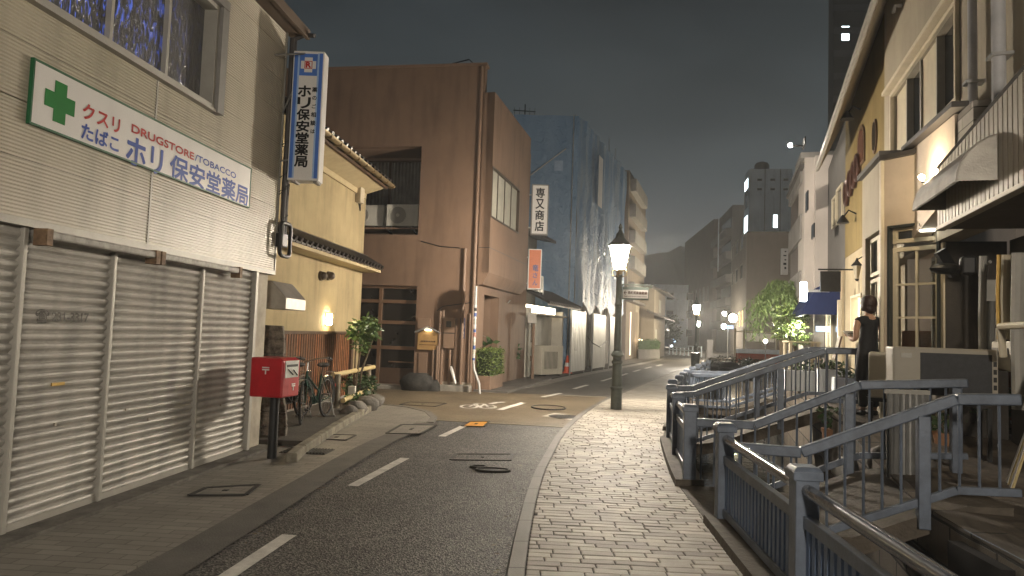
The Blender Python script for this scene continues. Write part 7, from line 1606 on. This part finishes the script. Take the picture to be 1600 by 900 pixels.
for k in range(7):
    p = gp(1106 + 6 * k, 592 - 4.5 * k, .0); p.y = min(p.y, 34); tb = thing('steel_bollard', 'short shiny steel bollard in the row along the mound', 'bollard', p, 0, 'steel bollards along the mound'); mb = MB(); mb.lathe([(.05, 0), (.05, .62), (.045, .66), (.02, .69)], p, 12); mb.build('shaft', chrome, tb, smooth=True); mb = MB(); mb.lathe([(.08, 0), (.08, .03)], p, 12); mb.build('base', m_post, tb)
# terrace furniture seen through the balusters
rg = random.Random(77)
for k, (px, py, Y, w, h, lab) in enumerate(((1262, 590, 13.2, .8, .38, 'long low white planter box on the terrace, nearest to the gabled house entrance'), (1302, 588, 12.4, .5, .45, 'white planter box behind the middle handrail, left of the person'), (1330, 600, 11.6, .55, .35, 'low white planter box right at the feet of the person'))):
    a = at(px, py, Y); t3 = thing('planter_box', lab, 'planter', (a.x, Y, tz(Y)), R(-16), 'white planter boxes on the terrace'); mb = MB(); mb.box((0, 0, h / 2), (w, .3, h)); lbuild(mb, 'box', m_white2, t3, bevel=.015)
    mb = MB(); leaves(mb, (0, 0, h + .06), (w * .45, .13, .1), 120, .09, 0, 100 + k); lbuild(mb, 'foliage', lf_dark, t3, recalc=False)
    mb = MB(); mb.box((0, 0, h + .004), (w - .04, .26, .012)); lbuild(mb, 'soil', m_earth, t3)
t3 = thing('plant_trolley', 'pale wooden rack with two open shelves on the terrace by the entrance', 'rack', at(1252, 575, 15.5) * 1.0); a = at(1252, 560, 15.5); zf = tz(15.5)
for sx in (-.3, .3):
    for sy in (-.15, .15): mb = MB(); mb.box((a.x + sx, 15.5 + sy, zf + .5), (.05, .05, 1.0)); mb.build('leg', m_cwood, t3)
for z in (.25, .62, .98): mb = MB(); mb.box((a.x, 15.5, zf + z), (.7, .38, .03)); mb.build('shelf', m_cwood, t3)
# roadside: low guard fence, car, end sign
p0, p1 = at(1046, 545, 70), at(1078, 545, 62)
t3 = thing('guard_fence', 'low pale guard fence along the road bend', 'fence', (p0.x, 66, 0)); q0, q1 = Vector((p0.x, p0.y, 0)), Vector((p1.x + 1.0, p1.y, 0)); n = 9
for i in range(n): c = q0.lerp(q1, i / (n - 1)); mb = MB(); mb.tube([c, c + Vector((0, 0, .95))], .06, 6); mb.build('post', m_white2, t3)
for z in (.5, .9): mb = MB(); mb.bar(q0 + Vector((0, 0, z)), q1 + Vector((0, 0, z)), .05, .1); mb.build('rail', m_white2, t3)
a = at(1041, 541, 84)
def car(label, loc, rz):
    t = thing('parked_car', label, 'car', loc, rz); pm = mat('car_dark', (.03, .035, .05), .25, .4, .05, 2, 0, 60, .5, 0, 1, .6)
    prof = [(-2.0, .35), (-2.02, .7), (-1.85, .86), (-1.0, .92), (-.45, 1.42), (.95, 1.45), (1.6, .98), (2.0, .9), (2.05, .4)]
    mb = MB(); mb.extrude([(-.82, y, z) for y, z in prof], (1.64, 0, 0)); lbuild(mb, 'body', pm, t, bevel=.06)
    mb = MB(); mb.quad((-.7, -1.03, .95), (.7, -1.03, .95), (.62, -.52, 1.38), (-.62, -.52, 1.38)); lbuild(mb, 'windscreen', glass_dark, t)
    for sx in (-1, 1):
        mb = MB(); mb.box((sx * .58, -2.03, .66), (.3, .04, .14)); lbuild(mb, 'headlight', emit('car_headlight', (.85, .92, 1), 30), t)
        mb = MB(); mb.quad((sx * .825, -.85, .95), (sx * .825, 1.3, .98), (sx * .825, .9, 1.36), (sx * .825, -.42, 1.34)); lbuild(mb, 'side_window', glass_dark, t)
        for y in (-1.3, 1.3): mb = MB(); mb.lathe([(.31, -.09), (.31, .09)], (sx * .76, y, .31), 16, Matrix.Rotation(R(90), 3, 'Y')); lbuild(mb, 'wheel', rubber, t, smooth=True)
    mb = MB(); mb.box((0, -2.05, .5), (.36, .02, .12)); lbuild(mb, 'number_plate', m_sign, t)
    return t
car('dark car with lit headlights coming round the road bend', (a.x, 84, 0), R(-10))
a = at(1049, 532, 100); t3 = thing('blue_lit_sign', 'small blue white lit sign board at the end of the road', 'sign', a); mb = MB(); mb.box(a, (1.15, .2, .4)); mb.build('light_panel', emit('blue_sign', (.45, .7, 1), 2.0), t3); mb = MB(); mb.box((a.x, 100.1, a.z / 2), (.12, .12, a.z)); mb.build('post', steel, t3)
a = at(1043, 516, 96); t3 = thing('street_tree', 'dark round street tree before the pale apartment building', 'tree', (a.x, 96, 0)); mb = MB(); mb.tube([(a.x, 96, 0), (a.x, 96, 2.2)], .18, 7); mb.build('trunk', m_bark, t3); mb = MB()
for k in range(9): leaves(mb, (a.x + rg.uniform(-1.4, 1.2), 96 + rg.uniform(-1, 1), a.z + rg.uniform(-1.3, 1.8)), (1.0, 1.0, .8), 110, .5, .1, 130 + k, 1, .4, 2)
mb.build('crown', leafmat('street_leaf', (.012, .025, .012), (.03, .05, .02)), t3, recalc=False)
a = at(1086, 578, 37); t3 = thing('litter_bin', 'dark green litter bin standing before the second street lamp', 'bin', (a.x, 37, .04)); mb = MB(); mb.lathe([(.20, 0), (.24, .75), (.25, .76), (.25, .82), (.2, .84)], (a.x, 37, .04), 14); mb.build('body', m_post, t3, smooth=True); mb = MB(); mb.lathe([(.17, .845), (.17, .85)], (a.x, 37, .04), 14); mb.build('opening', black_metal, t3)
# lights and signs at the foot of the far offices
for (px, py, Y, r, col, s, lab, nm) in ((1145, 497, 50, .28, (1, .84, .56), 700, 'large warm glaring lamp on the beige office corner', 'office_lamp'), (1132, 490, 66, .2, (1, .95, .85), 30, 'small white lamp left of the large glaring office lamp', 'office_lamp'), (1131, 510, 60, .22, (.8, .9, 1), 35, 'cool white globe lamp beside the small blue sign', 'globe_lamp')):
    p = at(px, py, Y); t3 = spot(lab, p, r, col, s, nm); mb = MB(); mb.tube([p, (p.x + .1, p.y + .3, p.z + .4), (p.x + .3, p.y + 1.5, p.z + .4)], .05, 5); mb.build('arm', black_metal, t3)
a = at(1138, 511, 60); t3 = thing('small_blue_sign', 'small blue lit sign beside the cool globe lamp', 'sign', a); mb = MB(); mb.box(a, (.8, .12, .3)); mb.build('light_panel', emit('blue_sign2', (.35, .5, 1), 1.2), t3); mb = MB(); mb.tube([(a.x, 60.1, a.z), (a.x, 60.1, 0)], .05, 6); mb.build('post', steel, t3)
a = at(1286, 514, 17.8); t3 = thing('small_lit_sign', 'small cool lit sign on the wall under the blue awning', 'sign', a); mb = MB(); mb.box(a, (.32, .1, .13), R(-16)); mb.build('light_panel', emit('cool_sign', (.5, .72, 1), 1.3), t3); mb = MB(); mb.box(a + Vector((.1, .1, 0)), (.1, .2, .05)); mb.build('arm', steel, t3)
p0 = at(1112, 540, 46); t3 = thing('stone_pillar', 'plain grey stone pillar where the far pavement bends', 'pillar', (p0.x, 46.5, 0)); mb = MB(); mb.box((p0.x, 46.5, .75), (.38, .38, 1.5)); mb.build('shaft', m_grey, t3, bevel=.02); mb = MB(); mb.box((p0.x, 46.5, 1.53), (.46, .46, .06)); mb.build('cap', m_grey, t3, bevel=.01)
mb = MB(); mb.box(((cx(46) + rx(46)) / 2, 46.2, -.4), (rx(46) - cx(46) + 3, .4, 1.6)); tag(mb.build('culvert_wall', m_stone), 'stone wall closing the far end of the canal', 'canal wall')

mb = MB(); rg = random.Random(31)
for k in range(150):
    y = rg.uniform(3.2, 15); x = (kx(y) - abs(rg.gauss(0, .10)) - .02) if k % 2 else (lx(y) + .36 + abs(rg.gauss(0, .05))); z = .008 if k % 2 else .030; a = rg.uniform(0, 6.28); L_ = rg.uniform(.012, .035)
    d = Vector((math.cos(a), math.sin(a), 0)) * L_; q = Vector((-d.y, d.x, 0)) * .4; p = Vector((x, y, z + rg.uniform(.001, .006))); mb.quad(p - d, p + q + Vector((0, 0, .004)), p + d, p - q)
tag(mb.build('leaf_litter', leafmat('dry_leaf', (.09, .06, .03), (.16, .12, .06)), recalc=False), kind='stuff')

# ================================================================== PERSON
def skin(name, verts, edges, radii, m, par, root=0, sub=2):
    me = bpy.data.meshes.new(name); me.from_pydata(verts, edges, []); o = bpy.data.objects.new(name, me); COL.objects.link(o); o.parent = par; me.materials.append(m)
    md = o.modifiers.new('skin', 'SKIN'); md.use_smooth_shade = True; md.branch_smoothing = .6
    sv = me.skin_vertices[0].data
    for i, r in enumerate(radii): sv[i].radius = r if isinstance(r, tuple) else (r, r); sv[i].use_root = (i == root)
    s = o.modifiers.new('smooth', 'SUBSURF'); s.levels = s.render_levels = sub; return o
m_skin = mat('skin', (.42, .25, .17), .5, 0, .04, 8, 0); m_top = mat('black_top', (.012, .013, .016), .8, 0, .2, 10, .2, 40); m_hair = mat('dark_hair', (.03, .014, .013), .45, 0, .3, 30, .4, 60)
a = at(1356, 600, 9.5)
pt = thing('person', 'person with short dark hair in sleeveless black top and trousers holding a card', 'person', (a.x, 9.5, .665), R(12))
V = []; E_ = []; RR = []
def ch(pts, start=None):
    prev = start
    for (p, r) in pts:
        V.append(p); RR.append(r); k = len(V) - 1
        if prev is not None: E_.append((prev, k))
        prev = k
    return prev
pel = ch([((0, 0, .90), (.13, .10))]); che = ch([((0, -.01, 1.05), (.115, .09)), ((0, -.02, 1.20), (.13, .095)), ((0, -.02, 1.31), (.12, .08))], pel)
hd = ch([((0, -.005, 1.39), (.05, .052)), ((0, .015, 1.45), (.056, .065)), ((0, .02, 1.52), (.076, .09)), ((0, .01, 1.59), (.062, .075))], che)
hc_ = hd - 1; ch([((0, .105, 1.505), (.014, .016))], hc_)
for s in (-1, 1): ch([((s * .082, .01, 1.515), (.012, .02))], hc_)
tips = []
for s, arm in ((-1, [((-.17, -.02, 1.305), (.052, .052)), ((-.205, -.03, 1.20), (.045, .045)), ((-.215, -.03, 1.04), (.036, .038)), ((-.17, .10, 1.03), (.034, .034)), ((-.11, .22, 1.06), (.024, .026)), ((-.09, .27, 1.075), (.03, .017))]), (1, [((.17, -.02, 1.305), (.052, .052)), ((.205, -.02, 1.20), (.045, .045)), ((.21, .0, 1.04), (.036, .038)), ((.15, .12, 1.03), (.034, .034)), ((.08, .22, 1.06), (.024, .026)), ((.06, .27, 1.075), (.03, .017))])):
    w = ch(arm, che)
    x = V[w][0]
    for f, (dx, L) in enumerate(((-.026, .06), (-.009, .072), (.009, .07), (.026, .055))): ch([((x + dx, .305, 1.08), (.0085, .0085)), ((x + dx * .9, .305 + L * .5, 1.092), (.008, .008)), ((x + dx * .7, .305 + L * .8, 1.10), (.007, .007))], w)
    ch([((x - s * .034, .27, 1.09), (.009, .009)), ((x - s * .042, .305, 1.105), (.0085, .0085))], w)
for s in (-1, 1): ch([((s * .085, 0, .84), (.085, .09)), ((s * .09, .02, .48), (.055, .058)), ((s * .09, -.02, .30), (.05, .055)), ((s * .09, -.02, .09), (.034, .038)), ((s * .095, .06, .04), (.036, .028)), ((s * .1, .14, .03), (.036, .022))], pel)
skin('body', V, E_, RR, m_skin, pt, pel)
V = []; E_ = []; RR = []
pel = ch([((0, 0, .80), (.165, .125))]); c1 = ch([((0, -.005, .95), (.15, .115)), ((0, -.015, 1.10), (.135, .108)), ((0, -.022, 1.22), (.165, .118)), ((0, -.02, 1.30), (.165, .105)), ((0, -.01, 1.355), (.075, .07))], pel)
for s in (-1, 1): ch([((s * .165, -.02, 1.30), (.07, .07)), ((s * .20, -.022, 1.265), (.064, .066))], c1 - 1)
skin('black_top', V, E_, RR, m_top, pt, pel)
V = []; E_ = []; RR = []
pel = ch([((0, 0, .88), (.15, .122))]); ch([((0, -.003, .98), (.148, .118)), ((0, -.005, 1.03), (.13, .10))], pel)
for s in (-1, 1): ch([((s * .085, 0, .78), (.098, .102)), ((s * .09, .02, .48), (.074, .078)), ((s * .09, -.02, .28), (.068, .072)), ((s * .09, -.02, .10), (.062, .066))], pel)
skin('trousers', V, E_, RR, m_top, pt, pel)
mb = MB(); mb.ball((0, -.018, 1.545), .118, 16, 10, (.92, .98, .98)); mb.ball((0, -.052, 1.465), .088, 14, 8, (1.0, .72, .85))
for sx in (-1, 1): mb.ball((sx * .078, -.005, 1.49), .05, 10, 7, (.55, 1.1, 1.35))
mb.ball((0, .055, 1.60), .07, 12, 7, (1.05, .7, .5))
hs = lbuild(mb, 'hair', m_hair, pt, smooth=80); rmd = hs.modifiers.new('join', 'REMESH'); rmd.mode = 'VOXEL'; rmd.voxel_size = .012; rmd.use_smooth_shade = True
sm_ = hs.modifiers.new('smooth', 'SMOOTH'); sm_.iterations = 5
for s in (-1, 1):
    mb = MB(); mb.box((s * .095, .07, .035), (.085, .24, .07)); lbuild(mb, 'shoe', m_ink, pt, bevel=.025)
    mb = MB(); mb.ball((s * .03, .092, 1.535), .012, 8, 6); lbuild(mb, 'eye', m_sign, pt, smooth=True)
mb = MB(); mb.box((0, .106, 1.468), (.045, .012, .012)); lbuild(mb, 'mouth', mat('lips', (.3, .1, .09), .5), pt, bevel=.004)
pt.scale = (.965, .965, .965)
cdt = thing('menu_card', 'small pale menu card held in the hands of the person', 'card', pt.location + Matrix.Rotation(R(12), 3, 'Z') @ (Vector((-.015, .31, 1.11)) * .965), R(12)); mb = MB(); mb.box((0, 0, 0), (.2, .14, .006), 0, R(35)); lbuild(mb, 'card', m_sign, cdt); mb = MB(); mb.box((0, -.002, .005), (.12, .02, .003), 0, R(35)); lbuild(mb, 'print', m_ink, cdt)

# ================================================================== HAZE
mb = MB(); mb.box((0, 205, 28.3), (540, 450, 64))
def haze():
    m = bpy.data.materials.new('haze'); m.use_nodes = True; N = m.node_tree.nodes; L = m.node_tree.links
    for n in list(N):
        if n.type == 'BSDF_PRINCIPLED': N.remove(n)
    v = N.new('ShaderNodeVolumePrincipled'); v.inputs['Color'].default_value = (.9, .92, .95, 1); v.inputs['Density'].default_value = HAZE; v.inputs['Anisotropy'].default_value = .2
    o = [n for n in N if n.type == 'OUTPUT_MATERIAL'][0]; L.new(v.outputs[0], o.inputs['Volume']); return m
if HAZE > 0: tag(mb.build('haze', haze()), kind='stuff')
